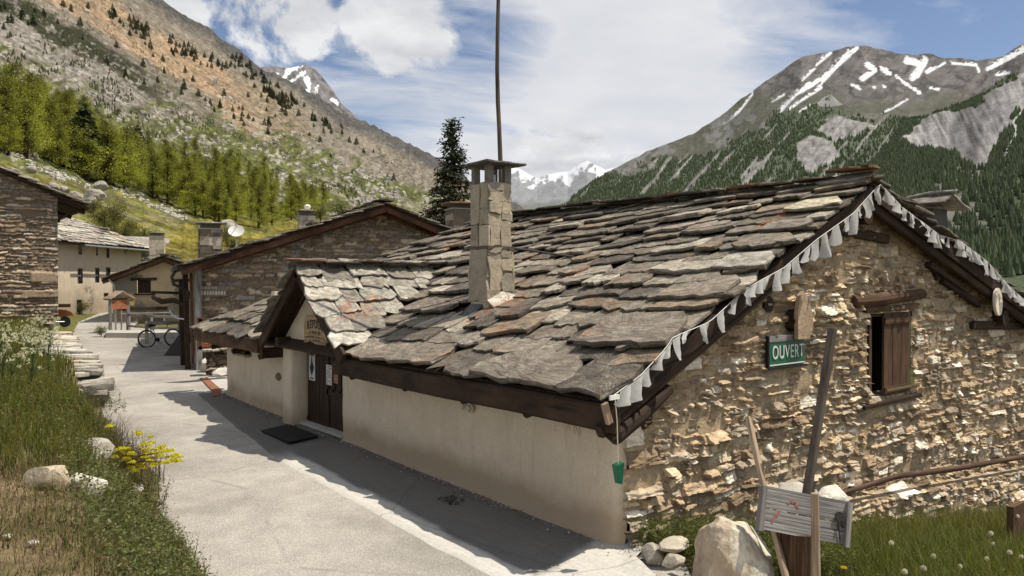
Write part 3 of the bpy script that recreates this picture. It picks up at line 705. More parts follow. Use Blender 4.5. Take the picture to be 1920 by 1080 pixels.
def m_concrete():
    m, nt, b = newmat('pale_concrete'); t = NT(nt); tc = t.n('TexCoord').outputs['Object']
    a = t.noise(tc, 1.1, 7, .6); f = t.noise(tc, 22, 5, .6); br = t.noise(t.mapp(tc, (9, .9, 1), (0, 0, .25)), 1.6, 4, .5)
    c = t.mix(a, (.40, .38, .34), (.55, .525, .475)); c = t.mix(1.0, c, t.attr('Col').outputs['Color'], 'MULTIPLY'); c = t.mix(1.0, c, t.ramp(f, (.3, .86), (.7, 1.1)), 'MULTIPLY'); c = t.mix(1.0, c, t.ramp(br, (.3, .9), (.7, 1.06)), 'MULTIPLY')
    nv = t.n('TexVoronoi', feature='DISTANCE_TO_EDGE'); t.l(t.mix(.09, tc, t.n('TexNoise').outputs['Color']), nv.inputs['Vector']); nv.inputs['Scale'].default_value = .33
    crk = t.math('MULTIPLY', t.ramp(nv.outputs['Distance'], (.0, 1.0), (.0035, 0.0)), .45); c = t.mix(crk, c, (.07, .065, .06))
    fin(b, t, c, .9, t.bump(t.math('ADD', f, t.math('MULTIPLY', crk, -2.0)), .005), .2); return m
M['concrete'] = m_concrete()
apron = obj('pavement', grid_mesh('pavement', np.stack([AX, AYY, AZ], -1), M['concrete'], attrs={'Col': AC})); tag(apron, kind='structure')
# rust-red drain strip and the pale slab beside it, past the end of the hut
def strip(name, pts, h, mat):
    mb = MB(); n = len(pts); V = [(x, y, float(flat(x, y))+h) for x, y in pts]+[(x, y, float(flat(x, y))-.1) for x, y in pts]
    mb.add(V, [list(range(n))]+[(i, i+n, (i+1) % n+n, (i+1) % n) for i in range(n)], [(p[0], p[1], 0) for p in V]); return mb.build(name, mat)
tag(strip('drain_channel', [(6.28, 19.9), (6.55, 20.7), (7.02, 23.35), (7.20, 23.3), (6.78, 20.7), (6.5, 19.95)], .046, m_plain('rusty_steel', (.24, .10, .055), .8, 0, .3, 9)), 'rust-red drain channel set in the ground past the end of the hut', 'drain')
tag(strip('pavement_slab', [(6.52, 20.2), (6.80, 20.75), (7.22, 23.3), (8.1, 23.2), (7.6, 20.6)], .042, M['concrete']), kind='structure')
# ================================================================== masonry and slate generators
PAL = [((.41, .31, .195), 3), ((.29, .21, .135), 3), ((.50, .41, .285), 2.8), ((.235, .19, .14), 2.2), ((.18, .13, .085), 2.2), ((.34, .285, .215), 2.2), ((.60, .54, .44), 1.8)]
PAL_BROWN = [((.22, .165, .115), 3), ((.30, .225, .155), 2), ((.16, .12, .085), 3), ((.34, .285, .22), 1.5), ((.20, .18, .155), 2), ((.42, .34, .25), .8)]
def pick(pal, r):
    w = np.cumsum([q[1] for q in pal]); w = w/w[-1]; c = np.array([q[0] for q in pal])
    return c[np.minimum(np.searchsorted(w, r), len(pal)-1)]
def rubble(name, O, U, N, ur, vr, res, keep, parent, seed=1, cell=(.36, .17), depth=.07, pal=PAL, mortar=(.36, .275, .18), mort=.5, extra=None, rough=1.0, mat=None, quoin=None, tilt=.0, edge_w=.09):
    """random rubble wall: a real relief of stones standing proud of their mortar. O origin, U along, Z up, N outward"""
    nu = int((ur[1]-ur[0])/res)+1; nv = int((vr[1]-vr[0])/res)+1
    u, v = np.meshgrid(np.linspace(ur[0], ur[1], nu), np.linspace(vr[0], vr[1], nv), indexing='ij')
    wu = u+.05*(fbm(u*2.1, v*2.1, 3, seed)-.5)+.05*(fbm(u*9, v*9, 3, seed+1, .65)-.5)
    wu = wu+(0 if pal is PAL else .12*(fbm(u*3, v*5, 3, seed+21)-.5)); wv = v+(0 if pal is PAL else .10*(fbm(u*1.7, v*2.5, 4, seed+23)-.5))+.10*(fbm(u*1.1, v*1.3, 3, seed+2)-.5)+.045*(fbm(u*8, v*10, 3, seed+3, .65)-.5)+tilt*u
    def layer(cw, ch, sd):
        """one system of rough courses: course heights and stone lengths all differ"""
        rg = np.random.default_rng(sd); lo, hi = wv.min()-1, wv.max()+1; hs = ch*rg.choice([.55, .75, 1.0, 1.25, 1.6], 4000); vb = lo+np.cumsum(hs); vb = vb[:np.searchsorted(vb, hi)+2]
        J = np.clip(np.searchsorted(vb, wv)-1, 0, len(vb)-2); ci = np.zeros(u.shape); du = ci.copy(); ox = ci.copy()
        for j in np.unique(J):
            m = J == j; h_ = vb[j+1]-vb[j]; ws = np.clip(rg.gamma(3.2, cw/3.2, 2000), .35*cw, 2.4*cw)*(.7+.3*h_/ch); ub = wu.min()-1.5+np.cumsum(ws)
            x = wu[m]; i = np.clip(np.searchsorted(ub, x)-1, 0, len(ub)-2); a0, a1 = ub[i], ub[i+1]; ci[m] = i; du[m] = np.minimum(x-a0, a1-x); ox[m] = (x-(a0+a1)/2)/(a1-a0)
        cj = J.astype(float); v0, v1 = vb[J], vb[J+1]; oy = (wv-(v0+v1)/2)/(v1-v0)
        r = [_h(ci, cj, sd+100+k) for k in range(9)]
        # each stone is a slightly sunk, chipped block in its slot
        dv = np.minimum(wv-v0-r[8]*.02, v1-wv-r[7]*.025); e = np.minimum(du-.004, dv)+.018*(fbm(u*14, v*16, 3, sd+4)-.5)
        body = sstep(.000, .009+.013*r[5], e)
        h = (.22+.78*r[0])*body*np.clip(1+(r[1]-.5)*1.3*ox-(r[2]*1.7-.25)*oy, .15, 2)
        bed = ridged(u*1.9+r[3]*9, v*21+u*(r[5]-.5)*7+r[4]*7, 3, sd+5)
        h = h*(.62+.60*bed)+.26*body*(fbm(u*11, v*17, 4, sd+6)-.5)
        ms = _h(ci, cj, sd+77) < .93
        return h*ms, body*ms, r
    h, b, r = layer(cell[0], cell[1], seed)
    h2, b2, r2 = layer(cell[0]*.7, cell[1]*.72, seed+31)
    sel = fbm(u*1.3, v*1.5, 4, seed+60)
    h = np.where(sel > .53, h2*.9, h); b = np.where(sel > .53, b2, b); rr = [np.where(sel > .53, y, x) for x, y in zip(r, r2)]
    if quoin is not None:
        h3, b3, r3 = layer(cell[0]*1.5, cell[1]*1.6, seed+51); q = quoin(u, v)+.2*(fbm(u*3, v*3, 3, seed+8)-.5) > .5
        h = np.where(q, h3*1.1, h); b = np.where(q, b3, b); rr = [np.where(q, y, x) for x, y in zip(rr, r3)]
    mo = mort*.40*(.55+.9*fbm(u*2.3, v*2.3, 4, seed+9))
    out = np.maximum(h, mo*(.9+.25*fbm(u*15, v*15, 3, seed+10)))
    stone = sstep(-.015, .025, h-mo)
    sc = 1.25*pick(PAL if pal is None else pal, rr[6])*(.80+.44*rr[7])[..., None]*(.75+.5*fbm(u*6, v*11, 4, seed+12))[..., None]
    mc = np.asarray(mortar)*(.8+.4*fbm(u*3, v*3, 4, seed+13))[..., None]
    C = mc*(1-stone[..., None])+sc*stone[..., None]
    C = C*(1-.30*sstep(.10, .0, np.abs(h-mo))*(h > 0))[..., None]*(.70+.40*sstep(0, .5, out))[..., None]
    d = out*depth*rough
    if extra is not None: d, C = extra(u, v, d, C)
    O = np.asarray(O, float); U = np.asarray(U, float); N = np.asarray(N, float)
    P = O+u[..., None]*U+v[..., None]*np.array((0, 0, 1.))+d[..., None]*N
    uc = (u[:-1, :-1]+u[1:, 1:])/2; vc = (v[:-1, :-1]+v[1:, 1:])/2
    k = keep(uc, vc)
    fl = np.dot(np.cross(U, (0, 0, 1)), N) < 0
    return obj(name, grid_mesh(name, P, mat or M['rubble'], keep=k, attrs={'Col': C}, smooth=pal is not PAL, flip=fl), parent)

SL_COL = [((.225, .186, .138), 4), ((.165, .136, .103), 4), ((.295, .248, .186), 3), ((.40, .34, .255), 2), ((.118, .098, .076), 2.5), ((.265, .20, .135), .9), ((.52, .455, .345), 1.1)]
SL_COL = [(tuple(v*q for v, q in zip(c, (.86, .875, .90))), w) for c, w in SL_COL]
SL_PALE = [((.40, .37, .31), 3), ((.50, .46, .38), 3), ((.33, .30, .25), 2), ((.55, .51, .43), 1.4), ((.40, .30, .21), .9), ((.27, .25, .22), 1.2)]
def slab(mb, c, A, B, N, w, l, th, rnd, col, tilt=0.0, yaw=0.0, front='rough', skewr=.14):
    """one split stone slate: A along the course, B up the slope, N out. c = middle of the lower edge (underside)"""
    if yaw: A, B = A*cos(yaw)+B*sin(yaw), B*cos(yaw)-A*sin(yaw)
    B2 = nrm(B-N*tilt); N2 = nrm(N+B*tilt)
    lo = []; n = rnd.randint(5, 9); st = rnd.choice((0, 1, 2, 2))
    for i in range(n+1):
        f = i/n-.5; y = 0.0
        if st == 0: y = .55*w*f*f*rnd.uniform(.7, 1.3)
        elif st == 1: y = f*w*rnd.uniform(-.22, .22)
        y += rnd.uniform(-.045, .05)*min(1, w*1.6)
        lo.append((f*w*(1-.04*(abs(f) > .45)), y))
    k1 = rnd.choice((0, 0, .05, .2))*l*rnd.random(); k2 = rnd.choice((0, 0, .05, .2))*l*rnd.random(); sk = rnd.uniform(-skewr, skewr)*w; tw = rnd.uniform(.72, 1.0)
    lo[0] = (lo[0][0], lo[0][1]+k1*.7); lo[-1] = (lo[-1][0], lo[-1][1]+k2*.7)
    up = [(w*.5+rnd.uniform(-.03, .02), l*.35), (w*.48*tw+sk+rnd.uniform(-.03, .03), l*.8), (w*.36*tw+sk, l), (-w*.36*tw+sk, l*rnd.uniform(.93, 1.02)), (-w*.48*tw+sk+rnd.uniform(-.03, .03), l*.75), (-w*.5+rnd.uniform(-.02, .03), l*.33)]
    pts = lo+up; m = len(pts); cx = sum(p[0] for p in pts)/m; cy = sum(p[1] for p in pts)/m
    V = []; col = np.asarray(col); C = []
    def P(a, b, h): return c+A*a+B2*b+N2*h
    wv = [rnd.uniform(-.10, .10) for _ in range(m)]
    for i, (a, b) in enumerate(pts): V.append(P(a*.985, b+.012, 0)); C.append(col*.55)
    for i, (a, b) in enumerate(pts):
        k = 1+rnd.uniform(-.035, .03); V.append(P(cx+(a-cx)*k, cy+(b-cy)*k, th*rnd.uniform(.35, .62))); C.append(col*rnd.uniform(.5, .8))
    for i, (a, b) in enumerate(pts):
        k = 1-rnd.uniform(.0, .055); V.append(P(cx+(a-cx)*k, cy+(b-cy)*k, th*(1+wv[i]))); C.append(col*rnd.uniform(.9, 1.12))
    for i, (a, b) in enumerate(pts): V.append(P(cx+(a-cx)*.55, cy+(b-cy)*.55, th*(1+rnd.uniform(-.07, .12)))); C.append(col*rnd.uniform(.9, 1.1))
    V.append(P(cx, cy, th*(1+rnd.uniform(-.05, .1)))); C.append(col)
    f = []
    for r_ in range(3):
        for i in range(m): j = (i+1) % m; f.append((r_*m+i, r_*m+j, (r_+1)*m+j, (r_+1)*m+i))
    for i in range(m): f.append((3*m+i, 3*m+(i+1) % m, 4*m))
    f.append(tuple(range(m))[::-1])
    ra = rnd.random()*60; g0 = rnd.uniform(-.5, .5); loc = [(p, q) for p, q in pts]*4+[(cx, cy)]
    mb.add(V, f, [(p*cos(g0)+q*sin(g0)+ra, q*cos(g0)-p*sin(g0)+ra*.7, k*.03) for k, (p, q) in enumerate(loc)], np.array(C))
def slate_roof(name, parent, O, A, B, N, course, a0, a1, smax, seed, expo=(.40, .40), wid=(.42, 1.0), th=(.028, .06), cols=SL_COL, skip=None, first=None, gap=1.0, lift=0.0, tiltk=1.25, skew=0.0):
    """courses of overlapping slabs. a0(s), a1(s): ends of the course at slope distance s"""
    rnd = random.Random(seed); mb = MB(); s = 0.0; k = 0
    O, A, B, N = [np.asarray(q, float) for q in (O, A, B, N)]
    while s < smax-.06:
        g = s/smax; ex = (expo[0]+(expo[1]-expo[0])*g)*rnd.uniform(.85, 1.15)
        if k == 0 and first: ex = first[0]
        a = a0(s)+rnd.uniform(-.10, .02); end = a1(s)
        while a < end-.05:
            big = rnd.random() < .10
            w = rnd.uniform(*wid)*(1.35 if big else 1)
            if rnd.random() < .25: w *= .62
            if k == 0 and first: w *= first[1]
            if a+w > end-.18: w = max(.2, end-a+rnd.uniform(-.03, .06))
            l = min(ex*rnd.uniform(1.65, 2.1), smax-s+.12); t_ = rnd.uniform(*th)*(1.25 if big else 1)
            cm = a+w/2; so = s+rnd.uniform(-.14, .12)*ex*1.3*(0 if k == 0 else 1)
            if skip is None or not skip(cm, so):
                c = O+A*cm+B*so+N*(lift+t_*tiltk+rnd.uniform(0, .014))
                cc = np.asarray(pick(cols, np.array(rnd.random())))*rnd.uniform(.82, 1.2)
                slab(mb, c, A, B, N, w*rnd.uniform(.98, 1.05)*gap, l, t_, rnd, cc, tilt=(t_*tiltk+.012)/max(l, .2), yaw=rnd.uniform(-.11, .11)+(0 if k == 0 else skew*rnd.uniform(.3, 1.5)))
            a += w*.985
        s += ex; k += 1
    return mb.build(name, M['slate'], parent)

def m_plaster(name, a, b_, stain, bump=.006, z0=0.0, zs=.5, sc=1.0, patch=None):
    m, nt, b = newmat(name); t = NT(nt); tc = t.n('TexCoord').outputs['Object']
    n1 = t.noise(tc, 1.2*sc, 6, .6); n2 = t.noise(tc, 34, 5, .65); n3 = t.noise(t.mapp(tc, (3, 3, .5)), 2.2, 5, .6)
    c = t.mix(t.ramp(n1, (.3, 0.0), (.7, 1.0)), a, b_); c = t.mix(1.0, c, t.ramp(n2, (.3, .88), (.7, 1.08)), 'MULTIPLY')
    sep = t.n('SeparateXYZ'); t.l(tc, sep.inputs[0])
    low = t.math('ADD', t.math('MULTIPLY', t.math('SUBTRACT', sep.outputs[2], z0), -1/zs), t.math('MULTIPLY', n1, 1.9))
    lo = t.ramp(t.math('ADD', low, .2), (.15, 0.0), (.78, 1.0)); c = t.mix(t.math('MULTIPLY', lo, .85), c, stain)
    c = t.mix(t.math('MULTIPLY', t.ramp(n3, (.52, 0.0), (.72, .6)), .5), c, stain)
    sp = t.noise(tc, 70, 2, .5); c = t.mix(t.ramp(sp, (.70, 0.0), (.76, .55)), c, (.12, .09, .06))
    if patch is not None:
        pn = t.noise(t.mapp(tc, loc=(3, 5, 1)), .55*sc, 7, .62); pm = t.ramp(pn, (patch[1], 0.0), (patch[1]+.035, 1.0)); c = t.mix(pm, c, t.mix(n2, patch[0], tuple(q*.6 for q in patch[0])))
    fin(b, t, c, .93, t.bump(t.math('ADD', n2, t.math('MULTIPLY', n1, 2.5)), bump), .15); return m
M['plaster'] = m_plaster('beige_lime_plaster', (.65, .55, .41), (.77, .67, .52), (.43, .33, .225), .008, .1, .55)
M['plaster2'] = m_plaster('peeling_ochre_plaster', (.44, .34, .22), (.56, .45, .31), (.30, .24, .17), .012, .8, 1.4, .8, ((.27, .24, .20), .50))
M['plaster3'] = m_plaster('pale_cream_plaster', (.58, .48, .35), (.68, .58, .44), (.34, .28, .21), .012, .8, 2.0, .6, ((.36, .31, .25), .60))

# ================================================================== the refuge: a stone hut under a slab roof
WX = 6.73; WY = 6.32                        # street wall plane, gable wall plane
ES = np.array((6.15, 5.93, 1.86))           # lower near corner of the roof deck
RX_, RZ_ = 12.08, 4.72                      # ridge
SLP = (RZ_-ES[2])/(RX_-ES[0]); SLR = .30
hut = empty('mountain_hut', (WX, WY, 0), 'low stone hut with slab roof, beige plaster street wall and small gabled porch', 'hut')
def roofz(x): return np.where(np.asarray(x) < RX_, ES[2]+SLP*(np.asarray(x, float)-ES[0]), RZ_-SLR*(np.asarray(x, float)-RX_))
WIN = (12.50, 14.05, 1.22, 2.64)
LOGZ = lambda x: -.24-.088*(x-11.7)
def gable_extra(u, v, d, C):
    x = u; low = sstep(-.02, .03, LOGZ(x)-v)*sstep(11.2, 11.9, x)
    d = d+.20*low+.05*(fbm(x*.6, v*.6, 3, 5)-.5)
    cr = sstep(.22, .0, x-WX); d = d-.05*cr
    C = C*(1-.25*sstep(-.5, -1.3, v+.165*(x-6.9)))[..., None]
    # eave shade painted in: darker stones and flattened relief under the right eave
    fl = sstep(14.2, 15.2, x+1.2*(v-2.2))*sstep(1.5, 2.1, v)
    return d*(1-.45*fl), C*(1-.18*fl)[..., None]
def gable_keep(u, v):
    k = (v < roofz(u)-.10) & (v > -.165*np.clip(u-6.9, 0, 60)-.35)
    return k & ~((u > WIN[0]) & (u < WIN[1]) & (v > WIN[2]) & (v < WIN[3]))
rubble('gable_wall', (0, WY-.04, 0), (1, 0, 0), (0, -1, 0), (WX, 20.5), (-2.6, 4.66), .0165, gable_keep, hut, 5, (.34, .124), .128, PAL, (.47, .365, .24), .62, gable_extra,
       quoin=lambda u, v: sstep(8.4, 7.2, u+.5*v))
# street wall in plaster, with door opening
DY0, DY1 = 13.52, 15.42
ny, nz_ = 330, 60
y_ = np.linspace(WY-.02, 20.05, ny); z_ = np.linspace(-.3, 2.05, nz_)
Yg, Zg = np.meshgrid(y_, z_, indexing='ij')
Xg = WX-.015-.05*(fbm(Yg*.7, Zg*.9, 4, 3)-.5)-.022*(fbm(Yg*3, Zg*3, 4, 4)-.5)-.10*sstep(.30, -.05, Zg-flat(0, Yg))**2*.6
yc = (Yg[:-1, :-1]+Yg[1:, 1:])/2; zc = (Zg[:-1, :-1]+Zg[1:, 1:])/2
rd = sstep(WY+.16, WY-.02, Yg); Xg = Xg+.09*rd**2
wl = obj('street_wall', grid_mesh('street_wall', np.stack([Xg, Yg, Zg], -1), M['plaster'], keep=~((yc > DY0) & (yc < DY1)), flip=True), hut)
mb = MB()                                    # rounded pier on the left of the door, bulging out
for side, ya, yb in (('l', DY1-.02, 16.05),):
    prf = [(6.80, ya), (6.50, ya), (6.455, ya+.07), (6.47, yb-.22), (6.58, yb-.06), (6.74, yb)]
    zs = np.linspace(-.2, 2.0, 12); V = []
    for z in zs:
        fl = .10*max(0, (.45-z))**2
        for x, y in prf: V.append((x-fl+.02*(vn(np.array(y*4), np.array(z*2.5), 3)-.5), y+fl*.4*(1 if y > ya+.2 else 0), z-(.0 if z < 1.9 else .12*(6.6-x)*0)))
    n = len(prf); mb.add(V, [(k*n+i, k*n+i+1, (k+1)*n+i+1, (k+1)*n+i) for k in range(11) for i in range(n-1)]+[tuple(11*n+i for i in range(n))])
mb.build('door_pier', M['plaster'], hut, smooth=True)
for yy in (DY0-.2, DY1+.2): mb = MB(); mb.box((7.0, yy, 1.0), (.5, .4, 2.4)); mb.build('door_reveal', M['plaster'], hut)
# tympanum of plaster above the door under the porch
mb = MB(); mb.prism([(DY0-.9, 1.95), (DY1+.3, 1.95), (14.12, 3.38)], (6.52, 0, 0), (0, 1, 0), (0, 0, 1), (-1, 0, 0), .10); mb.build('porch_gable', M['plaster'], hut)
mb = MB(); mb.box((6.62, 14.47, 2.02), (.36, 2.1, .17)); mb.build('door_lintel', M['wood_dark'], hut)
# double door, dark boards
door = MB(); door.box((6.86, 14.94, 1.02), (.05, .92, 1.90))
for k in range(5): door.box((6.832, 14.54+.185*k, 1.06), (.012, .172, 1.74))
door.box((6.825, 14.94, .26), (.03, .9, .16))
dl = door.build('door_leaf', M['wood_door'], hut)
door = MB(); door.box((6.86, 13.99, 1.02), (.05, .92, 1.90))
for (yy, zz, sy, sz) in ((13.99, .16, .92, .14), (13.99, .95, .92, .12), (13.99, 1.9, .92, .14), (13.57, 1.0, .10, 1.9), (14.42, 1.0, .10, 1.9), (13.86, 1.42, .07, .9), (14.14, 1.42, .07, .9)): door.box((6.826, yy, zz), (.03, sy, sz))
dr = door.build('door_leaf', M['wood_door'], hut)
mb = MB(); mb.tube([(6.80, 14.40, 1.08), (6.765, 14.40, 1.08), (6.765, 14.28, 1.08)], .012, 8); mb.disc((6.815, 14.40, 1.08), (-1, 0, 0), .03, .012); mb.build('handle', M['iron'], dr)
mb = MB(); mb.box((6.78, 14.47, .085+.12), (.26, 1.96, .06)); mb.build('threshold', M['concrete'], hut)
# far end, back and inner light block
mb = MB(); mb.box((7.2, 20.1, .9), (.9, .12, 2.2)); mb.box((9.5, 19.0, 1.4), (4.0, .2, 3.0)); mb.build('far_wall', M['plaster'], hut)

# ---- roof planes
BL = nrm((1, 0, SLP)); NL = nrm((-SLP, 0, 1)); BR = nrm((-1, 0, SLR)); NRr = nrm((SLR, 0, 1)); AY_ = np.array((0, 1., 0))
LL = (RX_-ES[0])/BL[0]
def far_end(s):                              # the far verge runs in towards the ridge
    return 20.9-ES[1]-.80*s*BL[0]+.0*s
RE = np.array((20.6, 5.93, RZ_-SLR*(20.6-RX_))); LR = (20.6-RX_)/abs(BR[0])
mb = MB()
for O, B, N, L, fe in ((ES, BL, NL, LL, far_end), (RE, BR, NRr, LR, lambda s: 10.2)):
    P0 = [O+AY_*.06, O+AY_*(fe(0)), O+B*L+AY_*(fe(L)), O+B*L+AY_*.06]
    mb.add(P0+[q-N*.06 for q in P0], [(0, 1, 2, 3), (7, 6, 5, 4), (0, 4, 5, 1), (1, 5, 6, 2), (2, 6, 7, 3), (3, 7, 4, 0)], [(q[0]*1.0, q[1], 3) for q in P0+P0])
mb.build('roof_deck', M['wood_dark'], hut)
PY = 14.02; PTOP = 3.46; PHW = 1.80; PX = 6.04; PLOW = 2.02     # porch roof: ridge height, half width, front, eave height
def porch_skip(a, s):
    y = ES[1]+a; x = ES[0]+s*BL[0]; z = ES[2]+s*BL[2]
    return abs(y-PY) < PHW*(PTOP-z)/(PTOP-PLOW)-.12 and z < PTOP-.1
CHX, CHY, CHW = 7.80, 10.36, .52              # chimney: near street corner and side
def skipL(a, s):
    y = ES[1]+a; x = ES[0]+s*BL[0]
    return porch_skip(a, s) or (CHX-.22 < x < CHX+CHW-.05 and CHY+.05 < y < CHY+CHW-.05)
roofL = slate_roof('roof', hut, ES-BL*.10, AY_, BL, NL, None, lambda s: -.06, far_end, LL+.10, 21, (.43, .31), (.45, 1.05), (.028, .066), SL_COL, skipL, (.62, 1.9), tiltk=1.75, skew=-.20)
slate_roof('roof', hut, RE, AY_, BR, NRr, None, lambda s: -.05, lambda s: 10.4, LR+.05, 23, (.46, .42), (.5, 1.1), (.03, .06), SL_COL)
# big irregular verge slabs on the near corner, as in the photo, and ridge caps
mb = MB(); rnd = random.Random(5)
def onroof(px, py):
    n = NL; r = ray(px, py); t = np.dot(n, ES-CAM)/np.dot(n, r); q = CAM+r*t; return q
for (px, py, w, l, th, col, yaw) in ((985, 712, 1.9, .80, .075, (.205, .175, .137), .02), (1215, 640, 1.45, .90, .07, (.225, .19, .15), -.10), (1320, 560, 1.05, .70, .065, (.26, .215, .165), -.12), (1405, 508, .85, .52, .055, (.38, .35, .29), -.02), (1455, 470, 1.0, .5, .06, (.235, .20, .155), -.1),
                                     (1555, 398, .95, .45, .05, (.52, .46, .32), -.12), (1590, 352, 1.0, .42, .05, (.38, .33, .26), -.05), (1480, 440, .8, .36, .05, (.21, .18, .145), -.1)):
    q = onroof(px, py); s = np.dot(q-ES, BL); a = np.dot(q-ES, AY_)
    a = max(a, w/2-.10); c = ES+AY_*a+BL*max(s-l*.45, -.12)+NL*(.135 if py < 690 else .10)
    slab(mb, c, AY_, BL, NL, w, l, th, rnd, col, tilt=.05, yaw=yaw, skewr=.05); mb.build('verge_slab', M['slate'], hut); mb = MB()
mb = MB()
y = ES[1]-.12
while y < far_end(LL)+ES[1]-.2:
    w = rnd.uniform(.45, .95); cc = np.asarray(pick(SL_COL, np.array(rnd.random())))*rnd.uniform(.75, 1.0)
    first = y < 6.2
    if first: cc = np.array((.30, .135, .07)); w = .8
    elif rnd.random() < .12: cc = np.array((.27, .14, .085))
    hh = rnd.uniform(.02, .06)+(.10 if first else 0)
    slab(mb, np.array((RX_-.36+rnd.uniform(-.08, .08), y+w/2, RZ_+.075+hh)), AY_, nrm((1, 0, rnd.uniform(-.02, .1))), np.array((0, 0, 1.)), w*1.05, rnd.uniform(.5, .72), rnd.uniform(.03, .055), rnd, cc, yaw=rnd.uniform(-.15, .15))
    y += w*.9
mb.build('ridge_caps', M['slate'], hut)

# ---- porch roof
SL_PORCH = [(tuple(v*.80 for v in c), w) for c, w in SL_PALE]
th_ = atan2(PTOP-PLOW, PHW); pl = math.hypot(PHW, PTOP-PLOW)
xin = lambda z: ES[0]+(z-ES[2])/SLP           # where height z meets the main roof
for sg, sd in ((1, 41), (-1, 42)):            # the near slope (towards -Y) first
    Bp = np.array((0, sg*cos(th_), sin(th_))); Np = np.array((0, -sg*sin(th_), cos(th_)))
    Op = np.array((PX, PY-sg*PHW, PLOW))
    dk = MB(); Q = [Op+Bp*.0, Op+np.array((xin(PLOW)-PX+.25, 0, 0)), np.array((xin(PTOP)+.2, PY, PTOP)), np.array((PX, PY, PTOP))]
    dk.add([q-Np*.0 for q in Q]+[q-Np*.05 for q in Q], [(0, 1, 2, 3), (7, 6, 5, 4), (0, 4, 5, 1), (3, 7, 4, 0)], [(q[0], q[1], 5) for q in Q+Q]); dk.build('porch_deck', M['wood_dark'], hut)
    slate_roof('porch_roof', hut, Op, np.array((1., 0, 0)), Bp, Np, None, lambda s: -.12, lambda s: xin(PLOW+s*sin(th_))-PX+.18, pl+.03, sd, (.40, .34), (.46, .80), (.03, .05), SL_PORCH, None, None)
mb = MB(); x = PX-.16
while x < xin(PTOP)+.2:
    w = rnd.uniform(.4, .8); slab(mb, np.array((x+w/2, PY-.30, PTOP+.055+rnd.uniform(0, .03))), np.array((1., 0, 0)), nrm((0, 1, rnd.uniform(-.03, .06))), np.array((0, 0, 1.)), w, .58, .04, rnd, (.29, .15, .10) if x < PX else np.asarray(pick(SL_COL, np.array(rnd.random()))), yaw=rnd.uniform(-.1, .1)); x += w*.9
mb.build('porch_ridge_caps', M['slate'], hut)
for sg in (1, -1):
    for dx, w, h, drop in ((-.02, .07, .22, .11), (.42, .09, .12, .14)):
        mb = MB(); e = np.array((PX+dx, PY-sg*(PHW+.10), PLOW-.09-drop+.02)); tp = np.array((PX+dx, PY+sg*.02, PTOP-drop))
        mb.beam(e, tp, w, h, up=(0, 0, 1)); mb.build('porch_bargeboard' if dx < 0 else 'porch_rafter', M['wood_dark'], hut)
mb = MB(); mb.beam((PX+.1, PY-1.35, PLOW-.02), (6.9, PY-1.35, PLOW-.02), .14, .14); mb.build('porch_purlin', M['wood_dark'], hut)
mb = MB(); mb.beam((PX+.1, PY+1.35, PLOW-.10), (6.9, PY+1.35, PLOW-.10), .16, .2); mb.build('porch_purlin', M['wood_dark'], hut)
mb = MB(); mb.beam((PX+.05, PY, PTOP-.20), (7.2, PY, PTOP-.20), .12, .14); mb.build('porch_purlin', M['wood_dark'], hut)

# ---- timbers of the eaves and the verge
for ya, yb, zo in ((ES[1]-.06, 12.62, -.16), (16.35, 20.75, -.06)):
    mb = MB(); n = 5; pts = [(ES[0]+.02, ya+(yb-ya)*i/(n-1), ES[2]+zo-.03+.012*sin(i*2)) for i in range(n)]
    mb.sweep(pts, [(-.05, -.155), (.05, -.155), (.06, -.13), (.06, .13), (-.05, .15), (-.06, .12), (-.06, -.13)], np.array((1., 0, 0)), np.array((0, 0, 1.)))
    mb.build('eave_beam', M['wood'] if ya > 10 else M['wood_dark'], hut)
for y in (7.55, 8.95, 10.55, 12.35, 16.7, 18.4, 19.9):
    mb = MB(); mb.tube([(6.9, y, 1.72), (6.5, y, 1.56), (6.27, y, 1.49)], [.085, .085, .06], 10); mb.build('rafter_tail', M['wood_dark'], hut)
for y, z in ((12.75, 1.62), (16.25, 1.62)):
    mb = MB(); mb.beam((7.0, y, z), (6.15, y, z), .16, .22); mb.build('bracket', M['wood_dark'], hut)
def verge_pts(y, dz): return (np.array((ES[0]-.05, y, ES[2]+dz-.02)), np.array((RX_, y, RZ_+dz)), np.array((20.6, y, RZ_-SLR*(20.6-RX_)+dz)))
for y, dz, w, h in ((5.98, -.14, .05, .22), (6.06, -.33, .12, .15)):
    a, b, c = verge_pts(y, dz)
    mb = MB(); mb.beam(a, b, w, h, up=(0, 0, 1), bev=.2); mb.build('bargeboard', M['wood_dark'], hut)
    mb = MB(); mb.beam(b, c, w, h, up=(0, 0, 1), bev=.2); mb.build('bargeboard', M['wood_dark'], hut)
mb = MB(); mb.tube([(6.22, 5.98, 1.50), (6.30, 6.02, 1.44), (6.75, 6.04, 1.62), (7.3, 6.08, 1.88)], [.09, .10, .09, .07], 10); mb.build('verge_rafter', M['wood_dark'], hut)
for (x, z, r, L) in ((12.05, 4.24, .17, .30), (17.85, 2.42, .17, .28), (7.05, 1.52, .13, .10), (9.6, 2.85, .12, .12), (15.0, 3.3, .13, .15)):
    mb = MB(); mb.tube([(x, 6.9, z), (x, WY-L, z)], [r, r*.96], 14, wob=.04); mb.build('purlin', M['wood_dark'], hut)
for a, b, w, h in (((11.2, WY-.06, 3.98), (13.1, WY-.06, 3.88), .16, .16), ((16.6, WY-.07, 2.30), (19.6, WY-.07, 2.18), .16, .17), ((15.2, WY-.12, 3.20), (16.9, WY-.12, 2.70), .10, .14), ((14.5, WY-.16, 3.47), (16.0, WY-.16, 3.03), .12, .10)): mb = MB(); mb.beam(a, b, w, h); mb.build('wall_timber', M['wood_dark'], hut)

